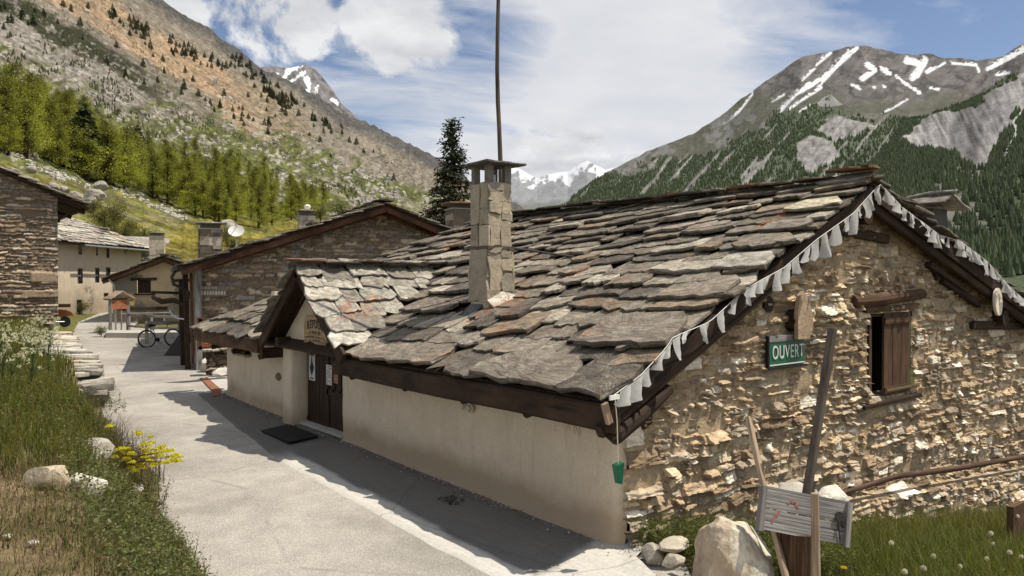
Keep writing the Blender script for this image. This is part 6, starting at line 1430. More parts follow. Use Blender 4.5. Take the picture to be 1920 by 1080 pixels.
a = on_ground(322, 668); b = at(350, 630, np.dot(a-CAM, FW)+.4); mb = MB(); d_ = nrm(b-a); mb.sweep([a+np.array((0, 0, -.02)), b], [(-.30, -.05), (.28, -.05), (.30, .04), (-.29, .05)], nrm(np.cross(d_, RT)) if False else RT, nrm(np.cross(RT, d_))); tag(mb.build('leaning_slab', m_plain('dark_stone', (.055, .05, .045), .9, 0, .4, 6, .02)), 'long dark slab leaning against the corner posts of the stone house', 'slab')
# red-brown information board in the gap beside the hut
q = onY(408, 624, 22.6); ib = empty('information_board', (q[0], q[1], float(flat(0, 22.6))), 'orange-brown carved wooden information board in the gap beside the hut', 'sign board')
mb = MB(); mb.box(q+np.array((.2, 0, -.02)), (1.5, .05, .74)); bd = mb.build('panel', M['wood_orange'], ib)
mb = MB()
for c, s_ in (((-.52, -.04, 0), (.12, .08, .92)), ((.2, -.04, .38), (1.5, .08, .08)), ((.2, -.04, -.40), (1.5, .08, .08))): mb.box(q+np.array(c), s_)
mb.build('frame', M['wood_red'], ib); mb = MB(); rnd = random.Random(6)
for zz, n, hh in ((.12, 10, .06), (-.02, 13, .08), (-.18, 14, .05), (-.28, 13, .05)):
    for k in range(n): mb.box(q+np.array((-.32+.085*k+rnd.uniform(-.01, .01), -.03, zz)), (rnd.uniform(.03, .065), .012, hh*rnd.uniform(.5, 1)), col=(.50, .27, .14))
mb.disc(q+np.array((-.36, -.03, .20)), (0, -1, 0), .07, .012, 12, (.60, .36, .30)); mb.build('carved_lettering', M['vcolplain'], bd)
for dx in (.8,): mb = MB(); mb.beam((q[0]+dx, q[1]+.07, .1), (q[0]+dx, q[1]+.07, q[2]+.2), .10, .10); mb.build('post', M['wood_dark'], ib)
put_rock('rock', on_ground(400, 697)+np.array((0, 0, .22)), (.72, .6, .55), 41, 'pale upright stone at the foot of the rubble wall in the gap', col=(.55, .52, .45)); put_rock('rock', on_ground(420, 706)+np.array((0, 0, .12)), (.62, .5, .3), 42, 'flatter pale stone in front of the upright one, beside the drain', col=(.62, .59, .52))
mb = MB(); mb.beam(on_ground(418, 700), onY(396, 660, 22.9), .07, .05); tag(mb.build('plank', M['wood_dark']), 'dark plank propped on the rubble wall in the gap', 'plank')
# black disc on a grey post on the dry-stone wall; wooden boards behind
q = at(122, 603, 27.5); gp = at(102, 636, 27.2); rm = empty('round_sign', (gp[0], gp[1], gp[2]), 'black round disc on a short grey post at the end of the dry-stone wall', 'sign')
mb = MB(); mb.disc(q, -FH_, .20, .03, 28, (.014, .014, .014)); mb.build('disc', M['vcolplain'], rm); mb = MB(); mb.beam((gp[0], gp[1], gp[2]-.4), (gp[0], gp[1], q[2]+.05), .085, .085); mb.build('post', M['wood_grey'], rm)
mb = MB(); mb.tube([(gp[0], gp[1], q[2]+.01), q-FH_*.04], .016, 6); mb.build('arm', M['steel'], rm)
gb = on_ground(88, 612); d9 = np.dot(gb-CAM, FW); bs = empty('board_sign', gb, 'wooden post with two orange-brown boards behind the black disc', 'sign')
mb = MB(); mb.beam(gb-np.array((0, 0, .2)), at(88, 563, d9), .22, .18); mb.build('post', M['wood_grey'], bs); mb = MB(); mb.beam(at(94, 573, d9-.1), at(132, 573, d9-.1), .05, .14); mb.build('board', M['wood'], bs)
c = at(116, 587, d9-.15); mb = MB(); mb.prism([(-.55, -.16), (.10, -.14), (.45, -.10), (.55, -.16), (.42, .04), (.2, .13), (-.2, .17), (-.55, .15)], c, RT, (0, 0, 1), -FH_, .05, (1, 1, 1)); mb.build('board', M['wood_orange'], bs)
# ================================================================== trees, shrubs, grass and flowers
def foliage_mesh(name, clumps, mats, trunk=None, seed=0):
    pass
def leafcards(rr, C, size, dirs, aspect, cols):
    """small pointed leaf faces: centres C, long axis dirs"""
    n = len(C); a = dirs/np.linalg.norm(dirs, axis=1, keepdims=True); b = np.cross(a, rr.normal(size=(n, 3))); b /= np.linalg.norm(b, axis=1, keepdims=True)
    L = size[:, None]; Wd = L*aspect
    V = np.stack([C-a*L*.5, C+b*Wd*.5-a*L*.05, C+a*L*.5, C-b*Wd*.5-a*L*.05], 1)
    return V, np.repeat(cols[:, None], 4, 1)
def cards_mesh(name, V, C, mat):
    n = len(V); return raw_mesh(name, V.reshape(-1, 3), np.full(n, 4), np.arange(n*4), mat, attrs={'Col': C.reshape(-1, 3)})
def tree_proto(kind, seed):
    """trunk with limbs and a crown of leaf-sized faces, about 1 m tall unit: scale per tree"""
    rr = np.random.default_rng(seed); rnd = random.Random(seed); tk = MB(); pts = []
    H = 1.0
    if kind == 'larch':
        nb = 46; tk.tube([(0, 0, -.04), (.006, .004, .3), (-.004, 0, .7), (0, 0, .97)], [.017, .013, .008, .002], 6)
        for i in range(nb):
            z = .10+.87*(i/nb)**.9; r = (.215*(1-z)**.6+.02)*rnd.uniform(.55, 1.2)*(min(1, (z+.10)*3.4)); a = rnd.uniform(0, 2*pi); up = rnd.uniform(.12, .55)
            e = np.array((cos(a)*r, sin(a)*r, z+r*up)); b = np.array((0, 0, z))
            if i % 2 == 0: tk.tube([b, b*.5+e*.5+np.array((0, 0, -.005)), e], [.004, .0025, .001], 3)
            m = int(34+125*r/.2)
            for k in range(m): f = rnd.random()**.6; q = b+(e-b)*f; w = .012+.030*f; pts.append(q+np.array((rnd.gauss(0, w), rnd.gauss(0, w), rnd.gauss(.006, w*1.1))))
        C = np.array(pts); n = len(C); d = rr.normal(size=(n, 3))*.45+np.array((0, 0, 1.0)); sz = rr.uniform(.012, .030, n)
        g = rr.uniform(0, 1, (n, 1)); inner = np.clip(np.hypot(C[:, 0], C[:, 1])/.15, .25, 1.12)[:, None]  # crown self-shade painted in: leaves darken towards the trunk
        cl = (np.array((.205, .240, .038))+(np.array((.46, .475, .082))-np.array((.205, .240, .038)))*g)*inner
        V, Cc = leafcards(rr, C, sz, d, .42, cl)
    elif kind == 'spruce':
        tk.tube([(0, 0, -.03), (.0, .0, .5), (0, 0, .99)], [.017, .011, .002], 7); z = .07
        while z < .985:
            nb = 6 if z < .8 else 5; R0 = .235*(1-z)**1.02+.004
            for i in range(nb):
                a = rnd.uniform(0, 2*pi); r = R0*rnd.uniform(.55, 1.12); e = np.array((cos(a)*r, sin(a)*r, z-r*rnd.uniform(.10, .34)+.02)); b = np.array((0, 0, z)); tk.tube([b, b*.5+e*.5+np.array((0, 0, .006)), e], [.004, .003, .0008], 3, col=(1, 1, 1))
                m = int(10+95*r/.2)
                for k in range(m): f = rnd.random()**.7; q = b+(e-b)*f+np.array((0, 0, .012*sin(f*pi))); w = .020*(1.1-f*.6)+.004; pts.append((*(q+np.array((rnd.gauss(0, w), rnd.gauss(0, w), rnd.gauss(-.010, .009)))), a))
            z += .024+.012*(1-z)
        A = np.array(pts); C = A[:, :3]; n = len(C); d = np.stack([np.cos(A[:, 3]), np.sin(A[:, 3]), np.full(n, -.55)], -1)+rr.normal(size=(n, 3))*.55; sz = rr.uniform(.014, .032, n)
        g = rr.uniform(0, 1, (n, 1)); cl = np.array((.018, .028, .014))+(np.array((.045, .058, .026))-np.array((.018, .028, .014)))*g
        br = ((rr.uniform(0, 1, n) < np.clip(.75-C[:, 2]*.95, .0, .62)))[:, None]; cl = np.where(br, np.array((.105, .060, .032))*(.6+.8*g), cl)
        V, Cc = leafcards(rr, C, sz, d, .34, cl)
    elif kind == 'conifer':
        tk.tube([(0, 0, -.05), (0, 0, .9)], [.02, .004], 5); n = 620; z = 1-np.sqrt(rr.uniform(0, 1, n))*.94; a = rr.uniform(0, 2*pi, n); r = (.24*(1-z)+.01)*np.sqrt(rr.uniform(.15, 1, n))*(1+.35*np.sin(a*3+z*19))
        C = np.stack([np.cos(a)*r, np.sin(a)*r, z], -1); d = np.stack([np.cos(a), np.sin(a), -.5+0*a], -1)+rr.normal(size=(n, 3))*.4; sz = rr.uniform(.05, .11, n); g = rr.uniform(0, 1, (n, 1)); cl = np.array((.022, .032, .014))+(np.array((.055, .070, .026))-np.array((.022, .032, .014)))*g
        V, Cc = leafcards(rr, C, sz, d, .5, cl)
    else:
        tk.tube([(0, 0, -.04), (.02, .01, .3), (.0, .02, .6)], [.022, .016, .006], 6)
        for i in range(22):
            a = rnd.uniform(0, 2*pi); el = rnd.uniform(.1, 1.2); L = rnd.uniform(.25, .52); b = np.array((.01, .01, rnd.uniform(.12, .5))); e = b+np.array((cos(a)*cos(el), sin(a)*cos(el), sin(el)))*L*np.array((.9, .9, .95)); tk.tube([b, (b+e)/2+np.array((0, 0, .02)), e], [.009, .005, .002], 4)
            for k in range(58): f = rnd.random()**.55; q = b+(e-b)*f; w = .030+.05*f; pts.append(q+np.array([rnd.gauss(0, w) for _ in range(3)]))
        C = np.array(pts); C = C[C[:, 2] > .03]; n = len(C); d = rr.normal(size=(n, 3))+np.array((0, 0, .3)); sz = rr.uniform(.025, .055, n); g = rr.uniform(0, 1, (n, 1)); lit = np.clip(.55+C[:, 2:3]*.6, .5, 1.1)
        cl = (np.array((.075, .090, .022))+(np.array((.19, .185, .055))-np.array((.075, .090, .022)))*g)*lit; V, Cc = leafcards(rr, C, sz, d, .55, cl)
    me_t = raw_mesh('trunk', np.concatenate(tk.V), tk.N, tk.L, M['wood_dark'] if kind != 'shrub' else M['wood'], attrs={'Col': np.concatenate(tk.C), 'luv': np.concatenate(tk.U)})
    return cards_mesh('crown', V, Cc, M['leaf'] if kind in ('larch', 'shrub') else M['conifer']), me_t
def plant_tree(name, protos, pos, h, rz, label, cat, group, wide=1.0, trunk=True, tint=None):
    cr, tr = protos; o = bpy.data.objects.new(name, None); link(o); o.location = [float(q) for q in pos]; o.rotation_euler = (0, 0, rz); o.scale = (h*wide, h*wide, h)
    tag(o, label, cat, group); a = bpy.data.objects.new('crown', cr); link(a, o)
    if trunk: b = bpy.data.objects.new('trunk', tr); link(b, o)
    return o
LARCH = [tree_proto('larch', 100+k) for k in range(5)]; CONI = [tree_proto('conifer', 200+k) for k in range(3)]; SHRUB = [tree_proto('shrub', 300+k) for k in range(4)]; SPR = tree_proto('spruce', 400)
rr = np.random.default_rng(77); rnd = random.Random(77)
# the big spruce by the chimney
q = at(848, 400, 62); zz = 3.0; topz = EYE+(HZ-226)*62/F
plant_tree('spruce_tree', SPR, (q[0], q[1], zz), topz-zz, .4, 'tall dark spruce with reddish-brown lower branches just left of the chimney', 'tree', None, 1.35)
# larch wood on the left slope
def slope_y(p, t): v = HILL.pt(np.array([p]), np.array([t]))[0]; return v
def t_for(slope, p, ypx):
    ts = np.linspace(0.02, .98, 160); P = slope.pt(np.full(160, float(p)), ts); v = P-CAM; y = CY-F*(v@UP)/(v@FW); i = int(np.argmin(np.abs(y-ypx))); return ts[i], P[i]
k = 0; placed = []
up_edge = lambda p: np.interp(p, [-300, 0, 60, 100, 150, 190, 230, 260, 330, 380, 430, 480, 520, 560, 600, 640], [150, 175, 205, 215, 228, 268, 300, 310, 318, 300, 312, 320, 335, 352, 372, 395])
lo_edge = lambda p: np.interp(p, [-300, 0, 60, 120, 160, 200, 250, 300, 340, 400, 450, 500, 560, 620], [262, 285, 300, 318, 338, 352, 362, 374, 400, 412, 420, 432, 425, 405])
tries = 0
while k < 300 and tries < 6000:
    tries += 1; p = rnd.uniform(-230, 618); a_, b_ = float(up_edge(p)), float(lo_edge(p))
    if b_-a_ < 6: continue
    yb = a_+(b_-a_)*rnd.random()**.75+ (b_-a_)*.02
    t, P = t_for(HILL, p, yb); d = float((P-CAM)@FW)
    if any(abs(P[0]-c[0])+abs(P[1]-c[1]) < 1.4+.005*d for c in placed): continue
    placed.append(P); h = rnd.uniform(6.5, 12.5)*(.9 if p > 420 else 1.0)*(.6 if rnd.random() < .25 else 1)
    plant_tree('larch_tree', LARCH[k % 5], P-np.array((0, 0, .2)), h, rnd.uniform(0, 6.28), 'bright green larch in the wood on the left slope', 'tree', 'larches in the wood on the left slope', rnd.uniform(1.25, 2.4)); k += 1
for px, yb, h, lab in ((158, 330, 15.5, 'dark conifer standing among the larches, left part of the wood'), (258, 300, 12, 'dark conifer standing behind the larches, middle of the wood')):
    t, P = t_for(HILL, px, yb); plant_tree('conifer_tree', CONI[0], P, h*1.0, .5, lab, 'tree', 'dark conifers among the larches', 1.5)
# scattered conifers over the scree
pts = [(65, 18), (82, 24), (108, 38), (133, 16), (155, 68), (118, 8), (165, 10), (205, 22), (218, 85), (243, 60), (272, 80), (282, 86), (287, 102), (308, 132), (305, 108), (325, 140), (347, 133), (362, 148), (236, 142), (270, 155), (340, 172), (345, 164), (394, 194), (412, 198), (438, 212), (454, 215), (457, 232), (475, 222), (496, 228), (500, 205), (516, 215), (540, 200), (560, 212), (585, 220), (612, 228), (640, 236), (620, 290), (655, 262), (700, 280), (726, 330), (738, 335), (660, 320), (580, 250), (600, 262), (200, 112), (203, 118), (235, 140), (150, 40), (268, 122), (295, 150), (7, 50), (15, 38), (45, 90), (372, 178), (385, 182), (420, 175), (465, 175), (490, 178), (505, 170), (530, 178), (550, 185), (570, 196)]
for (a0_, b0_, n_) in (((210, 15), (275, 62), 24), ((320, 75), (420, 125), 34), ((430, 105), (480, 135), 22), ((485, 150), (560, 195), 34), ((500, 165), (540, 200), 16), ((0, 10), (60, 50), 10), ((560, 190), (700, 300), 14), ((400, 190), (520, 240), 12)):
    for _ in range(n_): f = rnd.random(); pts.append((a0_[0]+(b0_[0]-a0_[0])*f+rnd.uniform(-12, 12), a0_[1]+(b0_[1]-a0_[1])*f+rnd.uniform(-10, 16)))
for i, (px, py) in enumerate(pts):
    yr = float(np.interp(px, HILL.p, HILL.y[:, -1]))
    if py < yr+6: continue
    t, P = t_for(HILL, px, py+6); d = float((P-CAM)@FW)
    h = min(rnd.uniform(9, 20)*d/F, 13)*rnd.uniform(.75, 1.15)
    plant_tree('scree_conifer', CONI[i % 3], P, h, rnd.uniform(0, 6), 'small dark conifer scattered on the scree slope', 'tree', 'conifers scattered over the scree slope', rnd.uniform(1.0, 1.5), trunk=False)
# low scrub and loose stones give the scree its grain
def scr_mask(p, y, t):
    return sstep(.50, .66, fbm(p/30, y/17, 5, 121))*sstep(.40, .46, t)*sstep(.97, .85, t)*.9
tag(cone_wood('scrub', HILL, 30000, -80, 860, 1.7, 61, scr_mask, cols=((.045, .052, .022), (.10, .105, .042))), 'low dark scrub speckling the left mountainside', 'scrub')
def stones_on(name, n, seed, mask, label):
    rr = np.random.default_rng(seed); p = rr.uniform(-80, 860, n); t = rr.uniform(.36, .95, n); P = HILL.pt(p, t); v = P-CAM; d = v@FW; y = CY-F*(v@UP)/d; k = mask(p, y, t) > rr.uniform(.2, 1, n); P = P[k]; d = d[k]; m = len(P)
    V0, F0 = ICO[1]; s = rr.uniform(.5, 1.9, (m, 1, 1))*rr.uniform(.6, 1.3, (m, 1, 3))*np.clip(d/420, .6, 2.2)[:, None, None]; V = V0[None]*s*rr.uniform(.65, 1.2, (m, len(V0), 1))+P[:, None]
    L = (np.array(F0)[None]+(np.arange(m)*len(V0))[:, None, None]).reshape(-1); C = np.repeat((np.array((.36, .33, .28))*rr.uniform(.6, 1.25, (m, 1)))[:, None], len(V0), 1)
    tag(obj(name, raw_mesh(name, V.reshape(-1, 3), np.full(m*len(F0), 3), L, M['rock'], attrs={'Col': C.reshape(-1, 3)})), label, 'scree', kind='stuff')
stones_on('scree', 9000, 62, lambda p, y, t: sstep(.52, .64, fbm(p/24, y/14, 5, 131))*(1-.5*sstep(.5, .8, t)), 'pale loose blocks strewn over the left mountainside')
# shrubs on the meadow behind the tall house and along the lane
for i, (px, py, d, h, w) in enumerate(((196, 405, 78, 3.6, 1.1), (215, 400, 80, 4.4, .95), (232, 440, 74, 3.2, 1.3), (255, 455, 76, 3.4, 1.4), (272, 440, 82, 3.0, 1.3), (175, 385, 84, 2.6, 1.3), (245, 425, 86, 2.6, 1.4), (205, 430, 72, 2.6, 1.3), (440, 455, 70, 2.4, 1.2), (425, 440, 90, 3.0, 1.0), (600, 398, 130, 4, 1.4), (640, 392, 160, 5, 1.5), (680, 395, 190, 4, 1.5), (710, 400, 210, 4, 1.5))):
    q = at(px, py, d); plant_tree('shrub', SHRUB[i % 4], q-np.array((0, 0, h*.45)), h, rnd.uniform(0, 6), 'yellowish-green shrub on the meadow behind the village', 'shrub', 'shrubs on the meadow behind the village', w)
q = on_ground(190, 632); plant_tree('shrub', SHRUB[1], q, .75, 1.0, 'small dry grey-green bush at the corner of the lane by the kerb', 'shrub', None, 1.3)
for i, (px, py) in enumerate(((150, 592), (160, 586), (172, 584), (184, 581), (142, 600), (200, 577))):
    q = at(px, py, 50+i*1.2); plant_tree('shrub', SHRUB[i % 4], (q[0], q[1], float(flat(0, q[1]))), rnd.uniform(1.0, 1.6), rnd.uniform(0, 6), 'low green bush at the foot of the tall plastered house', 'shrub', 'low bushes at the foot of the tall house', 1.2)
# boulders and stone heaps on the meadow
for i, (px, py, d, s) in enumerate(((178, 368, 92, 2.6), (172, 378, 90, 1.8), (100, 352, 70, 1.6), (118, 356, 72, 1.4), (140, 366, 76, 1.2), (155, 392, 76, 1.0), (128, 372, 66, 1.2), (190, 348, 105, 2), (60, 318, 95, 1.6), (25, 322, 88, 1.4), (435, 428, 96, 2.2), (427, 418, 100, 1.8))):
    V, Fc, C = rock(at(px, py, d), (s*.9, s*.7, s*.6), 500+i, 3, 8, .12, rnd.uniform(0, 3), (.33, .30, .25)); mb = MB(); mb.add(V, Fc, None, C); tag(mb.build('boulder', M['rock']), 'grey boulder lying on the sunny meadow behind the houses', 'boulder', 'boulders on the meadow behind the village')
mb = MB()
for a0_, b0_, n_ in (((210, 352), (345, 408), 130), ((300, 386), (345, 409), 80), ((90, 318), (170, 350), 60), ((20, 285), (130, 345), 90), ((105, 352), (165, 372), 40)):
    for _ in range(n_):
        f = rnd.random(); px = a0_[0]+(b0_[0]-a0_[0])*f+rnd.gauss(0, 4); py = a0_[1]+(b0_[1]-a0_[1])*f+rnd.gauss(0, 3.2); t, P = t_for(HILL, px, py); s = rnd.uniform(.25, .75); V, Fc, C = rock(P, (s*1.4, s, s*.8), rnd.randrange(9999), 1, 5, .1, rnd.uniform(0, 3), (.46, .43, .38)); mb.add(V, Fc, None, C)
tag(mb.build('rubble', M['rock']), 'lines of pale rubble on the meadow below the larch wood', 'rubble', kind='stuff')

# ------------------------------------------------------------------ blades, herbs and flowers near the camera
def visible(P, mx=260, my=200):
    v = P-CAM; d = v@FW; x = CX+F*(v@RT)/np.maximum(d, .01); y = CY-F*(v@UP)/np.maximum(d, .01); return (d > 1.2) & (x > -mx) & (x < 1920+mx) & (y < 1080+my) & (y > -200), d
def blades(name, base, h, w, lean, cols, segs=4, curl=.5, seed=1, mat='leaf', label=None, cat='grass'):
    rr = np.random.default_rng(seed); n = len(base); az = rr.uniform(0, 2*pi, n); dr = np.stack([np.cos(az), np.sin(az), 0*az], -1)*lean[:, None]; sd = np.stack([-np.sin(az), np.cos(az), 0*az], -1)
    f = np.linspace(0, 1, segs+1); V = []; Cc = []
    for i, g in enumerate(f):
        c = base+np.array((0, 0, 1.))*(h*g*(1-.35*lean*g))[:, None]+dr*(h*(g**(1.6+curl)))[:, None]; ww = (w*(1-g)**.7 if i < segs else w*0)
        if i < segs: V += [c-sd*ww[:, None]*.5, c+sd*ww[:, None]*.5]; Cc += [cols*(.45+.65*g)]*2  # root shade painted in: blades darken towards the ground
        else: V += [c]; Cc += [cols*1.1]
    V = np.stack(V, 1); Cc = np.stack(Cc, 1); m = V.shape[1]
    q = [(2*i, 2*i+1, 2*i+3, 2*i+2) for i in range(segs-1)]; tri = [(2*segs-2, 2*segs-1, 2*segs)]
    b = (np.arange(n)*m)[:, None, None]; L4 = (np.array(q)[None]+b).reshape(-1); L3 = (np.array(tri)[None]+b).reshape(-1)
    me = raw_mesh(name, V.reshape(-1, 3), np.concatenate([np.full(n*len(q), 4), np.full(n, 3)]), np.concatenate([L4, L3]), M[mat], attrs={'Col': Cc.reshape(-1, 3)})
    return tag(obj(name, me), label, cat, kind='stuff')
def scatter(n, x0, x1, y0, y1, seed, mask=None, dens_pow=1.0):
    rr = np.random.default_rng(seed); x = rr.uniform(x0, x1, n); y = y0+(y1-y0)*rr.uniform(0, 1, n)**dens_pow; P = np.stack([x, y, gz(x, y)], -1); k, d = visible(P)
    if mask is not None: k &= mask(x, y) > rr.uniform(0, 1, n)
    return P[k], d[k]
def pal(rr, n, cs): c = np.array(cs); return c[rr.integers(0, len(c), n)]*rr.uniform(.7, 1.25, (n, 1))
GRN = [(.135, .170, .030), (.175, .190, .042), (.100, .130, .028), (.25, .215, .075)]; DRY = [(.30, .23, .13), (.24, .18, .10), (.36, .29, .18), (.20, .14, .08)]
rr = np.random.default_rng(5)
# tall green bank on the left
tallm = lambda x, y: sstep(np.interp(y, [19.5, 21], [.25, .36]), np.interp(y, [19.5, 21], [.9, .8]), edge(y)-x)*sstep(8.0, 9.2, y+.35*(edge(y)-x-1))*(.55+.45*fbm(x*1.1, y*1.1, 3, 4))
P, d = scatter(120000, -9, 5, 7.4, 30, 3, tallm, 1.7); n = len(P); h = rr.uniform(.18, .52, n)*(1-.40*sstep(19, 24, P[:, 1]))*sstep(.0, 1.0, edge(P[:, 1])-P[:, 0]+.2); blades('grass', P, h, rr.uniform(.007, .016, n)*np.clip(d/9, .8, 2.2), rr.uniform(.1, .75, n), pal(rr, n, GRN+GRN+[(.20, .17, .08)]), 4, .5, 5, label='tall green grass growing on the bank left of the lane')
P, d = scatter(26000, -12, 8, 27, 44, 4, lambda x, y: sstep(.4, 1.4, edge(y)-x), 1.2); n = len(P); blades('grass', P, rr.uniform(.12, .34, n), rr.uniform(.02, .035, n), rr.uniform(.2, .8, n), pal(rr, n, [(.13, .145, .03), (.17, .165, .04), (.10, .12, .025)]), 3, .5, 6, label='short sunny grass in front of the stone barn')
# dry mown patch in the near left corner
drym = lambda x, y: sstep(.35, .9, edge(y)-x)*sstep(9.4, 8.2, y+.35*(edge(y)-x-1))
P, d = scatter(34000, -4, 3, 3.2, 9.6, 8, drym); n = len(P); blades('dry_grass', P+np.array((0, 0, .01)), rr.uniform(.05, .22, n), rr.uniform(.004, .008, n), rr.uniform(.6, 1.5, n), pal(rr, n, DRY+[(.16, .15, .05), (.17, .12, .08)]), 3, .4, 9, label='dry straw-coloured mown grass in the near left corner')
P, d = scatter(16000, -4, 3, 3.2, 9.6, 18, lambda x, y: drym(x, y)*sstep(.40, .56, fbm(x*1.8, y*1.8, 3, 9))); n = len(P); blades('grass', P, rr.uniform(.06, .25, n), rr.uniform(.005, .009, n), rr.uniform(.2, .8, n), pal(rr, n, GRN), 4, .5, 19, label='scattered green tufts in the dry mown patch')
# grass at the foot of the gable
fm = lambda x, y: sstep(7.05, 7.8, x-.0*y)*sstep(6.25, 6.1, y)*(.55+.45*fbm(x*1.3, y*1.3, 3, 14))
P, d = scatter(70000, 7.0, 19, 1.0, 6.25, 13, fm, .75); n = len(P); blades('grass', P, rr.uniform(.20, .50, n)*(.35+.65*sstep(7.3, 9.5, P[:, 0])), rr.uniform(.006, .011, n)*np.clip(d/9, .8, 1.8), rr.uniform(.1, .7, n), pal(rr, n, GRN+[(.13, .17, .03), (.09, .13, .025)]), 4, .5, 15, label='fresh green grass growing at the foot of the rubble gable')
P, d = scatter(2600, 6.9, 18, 5.0, 6.2, 23, lambda x, y: .8+0*x); n = len(P); blades('grass', P, rr.uniform(.35, .75, n), rr.uniform(.004, .008, n), rr.uniform(.1, .5, n), pal(rr, n, DRY+GRN), 4, .5, 16, label='straggling tall stems against the foot of the gable')
# grit and pebbles along the edges of the lane
rr = np.random.default_rng(66); V0, F0 = ICO[1]; yy = rr.uniform(4, 30, 1500); xx = np.where(rr.uniform(0, 1, 1500) < .72, edge(yy)+np.abs(rr.normal(0, .09, 1500))-.12, 6.62-np.abs(rr.normal(0, .10, 1500))); kk = (xx < 6) | (yy < 20); xx, yy = xx[kk], yy[kk]; m = len(xx); s = rr.uniform(.005, .016, (m, 1, 1))*rr.uniform(.6, 1.3, (m, 1, 3)); V = V0[None]*s+np.stack([xx, yy, flat(xx, yy)+np.where(xx > 5, .06, .02)], -1)[:, None]
L = (np.array(F0)[None]+(np.arange(m)*len(V0))[:, None, None]).reshape(-1); C = np.repeat((np.array((.42, .38, .31))*rr.uniform(.6, 1.3, (m, 1)))[:, None], len(V0), 1)
tag(obj('gravel', raw_mesh('gravel', V.reshape(-1, 3), np.full(m*len(F0), 3), L, M['rock'], attrs={'Col': C.reshape(-1, 3)})), 'loose grit along the edges of the lane', 'gravel', kind='stuff')
# leafy herbs: dark bank foot, near edge, wall foot
def herbs(name, n, region, hs, seed, cols, label, leaf=(.03, .075), mask=None, asp=.42):
    rr = np.random.default_rng(seed); P, d = scatter(n, *region, seed, mask); V = []; C = []
    for q in P:
        h = rr.uniform(*hs); ln = rr.normal(size=2)*.16*h; m = int(7+h*26); f = np.sqrt(rr.uniform(.05, 1, m)); c = q+np.stack([ln[0]*f*f, ln[1]*f*f, h*f], -1)+rr.normal(size=(m, 3))*.018
        a = rr.uniform(0, 2*pi, m); dd = np.stack([np.cos(a), np.sin(a), rr.uniform(-.3, .9, m)], -1); sz = rr.uniform(*leaf, m)*(1.15-.5*f); v, cc = leafcards(rr, c+dd*sz[:, None]*.45, sz, dd, asp, pal(rr, m, cols)*(.5+.6*f)[:, None]); V.append(v); C.append(cc)
        top = np.array((ln[0], ln[1], h)); v, cc = leafcards(rr, (q+top*.5)[None], np.array([h*1.05]), top[None], .022, np.array([[.10, .105, .04]])); V.append(v); C.append(cc)
    return tag(obj(name, cards_mesh(name, np.concatenate(V), np.concatenate(C), M['leaf'])), label, 'herbs', kind='stuff')
HB = [(.095, .130, .032), (.140, .165, .045), (.070, .098, .030), (.185, .19, .08)]
herbs('undergrowth', 2600, (-7, 4.2, 8.6, 20), (.18, .48), 31, HB, 'dense leafy weeds along the foot of the grass bank', (.03, .07), lambda x, y: sstep(.0, .5, edge(y)-x)*(.25+.75*sstep(2.6, .7, edge(y)-x))*sstep(8.7, 9.6, y))
herbs('undergrowth', 5200, (.3, 3.2, 5.0, 9.6), (.14, .46), 32, HB+[(.20, .21, .10), (.17, .19, .08), (.13, .15, .06), (.22, .20, .10)], 'grey-green bushy herbs at the near edge of the lane', (.022, .06), lambda x, y: sstep(.08, .3, edge(y)-x)*sstep(1.5, .7, edge(y)-x)*sstep(9.6, 8.8, y), .5)
herbs('undergrowth', 1300, (1.8, 3.6, 8.4, 13.5), (.12, .36), 33, [(.13, .075, .045), (.10, .085, .035), (.16, .11, .06)], 'reddish-brown weeds among the stones of the bank', (.018, .045), lambda x, y: sstep(.06, .25, edge(y)-x)*sstep(1.1, .6, edge(y)-x))
herbs('undergrowth', 1700, (6.78, 8.6, 4.4, 6.15), (.12, .46), 34, HB, 'dark tufted weeds between the wall corner and the boulder', (.03, .10), None, .22)
herbs('undergrowth', 900, (7.6, 14, 2.0, 6.2), (.10, .36), 38, HB+[(.17, .18, .05)], 'broad-leaved weeds mixed into the grass below the gable', (.02, .06), None, .4)
herbs('undergrowth', 900, (-5, 3.2, 9.0, 16), (.15, .5), 39, HB+[(.17, .18, .05), (.14, .10, .05)], 'taller leafy stems standing among the bank grass', (.025, .07), lambda x, y: sstep(.3, .9, edge(y)-x), .35)
herbs('undergrowth', 1100, (2.6, 5.2, 18.5, 31), (.10, .30), 35, HB, 'weeds hanging over the top and foot of the dry-stone wall', (.03, .07), lambda x, y: sstep(.5, .15, np.abs(edge(y)-x+.15)))
herbs('ivy', 60, (6.05, 6.35, 8.9, 9.3), (.03, .07), 36, [(.05, .06, .02)], 'small dark weed growing in a crack of the concrete', (.02, .045))
herbs('undergrowth', 260, (6.45, 6.66, 6.5, 20), (.02, .07), 37, [(.12, .10, .06), (.09, .075, .05), (.10, .11, .04)], 'grit and tiny weeds along the foot of the plaster wall', (.015, .035))
# dry seed-head grasses leaning over the lane
rr = np.random.default_rng(91); bs_ = []
for _ in range(420): y = rr.uniform(11.0, 16.5); x = edge(y)-rr.uniform(-.02, .85); bs_.append((x, y, gz(x, y)))
bs_ = np.array(bs_); n = len(bs_); hh = rr.uniform(.45, .85, n)
blades('dry_grass', bs_, hh, np.full(n, .009), rr.uniform(.25, .9, n), pal(rr, n, [(.16, .115, .09), (.22, .16, .115), (.11, .08, .06)]), 5, .4, 92, label='thin dry seed-head grasses leaning out over the lane')
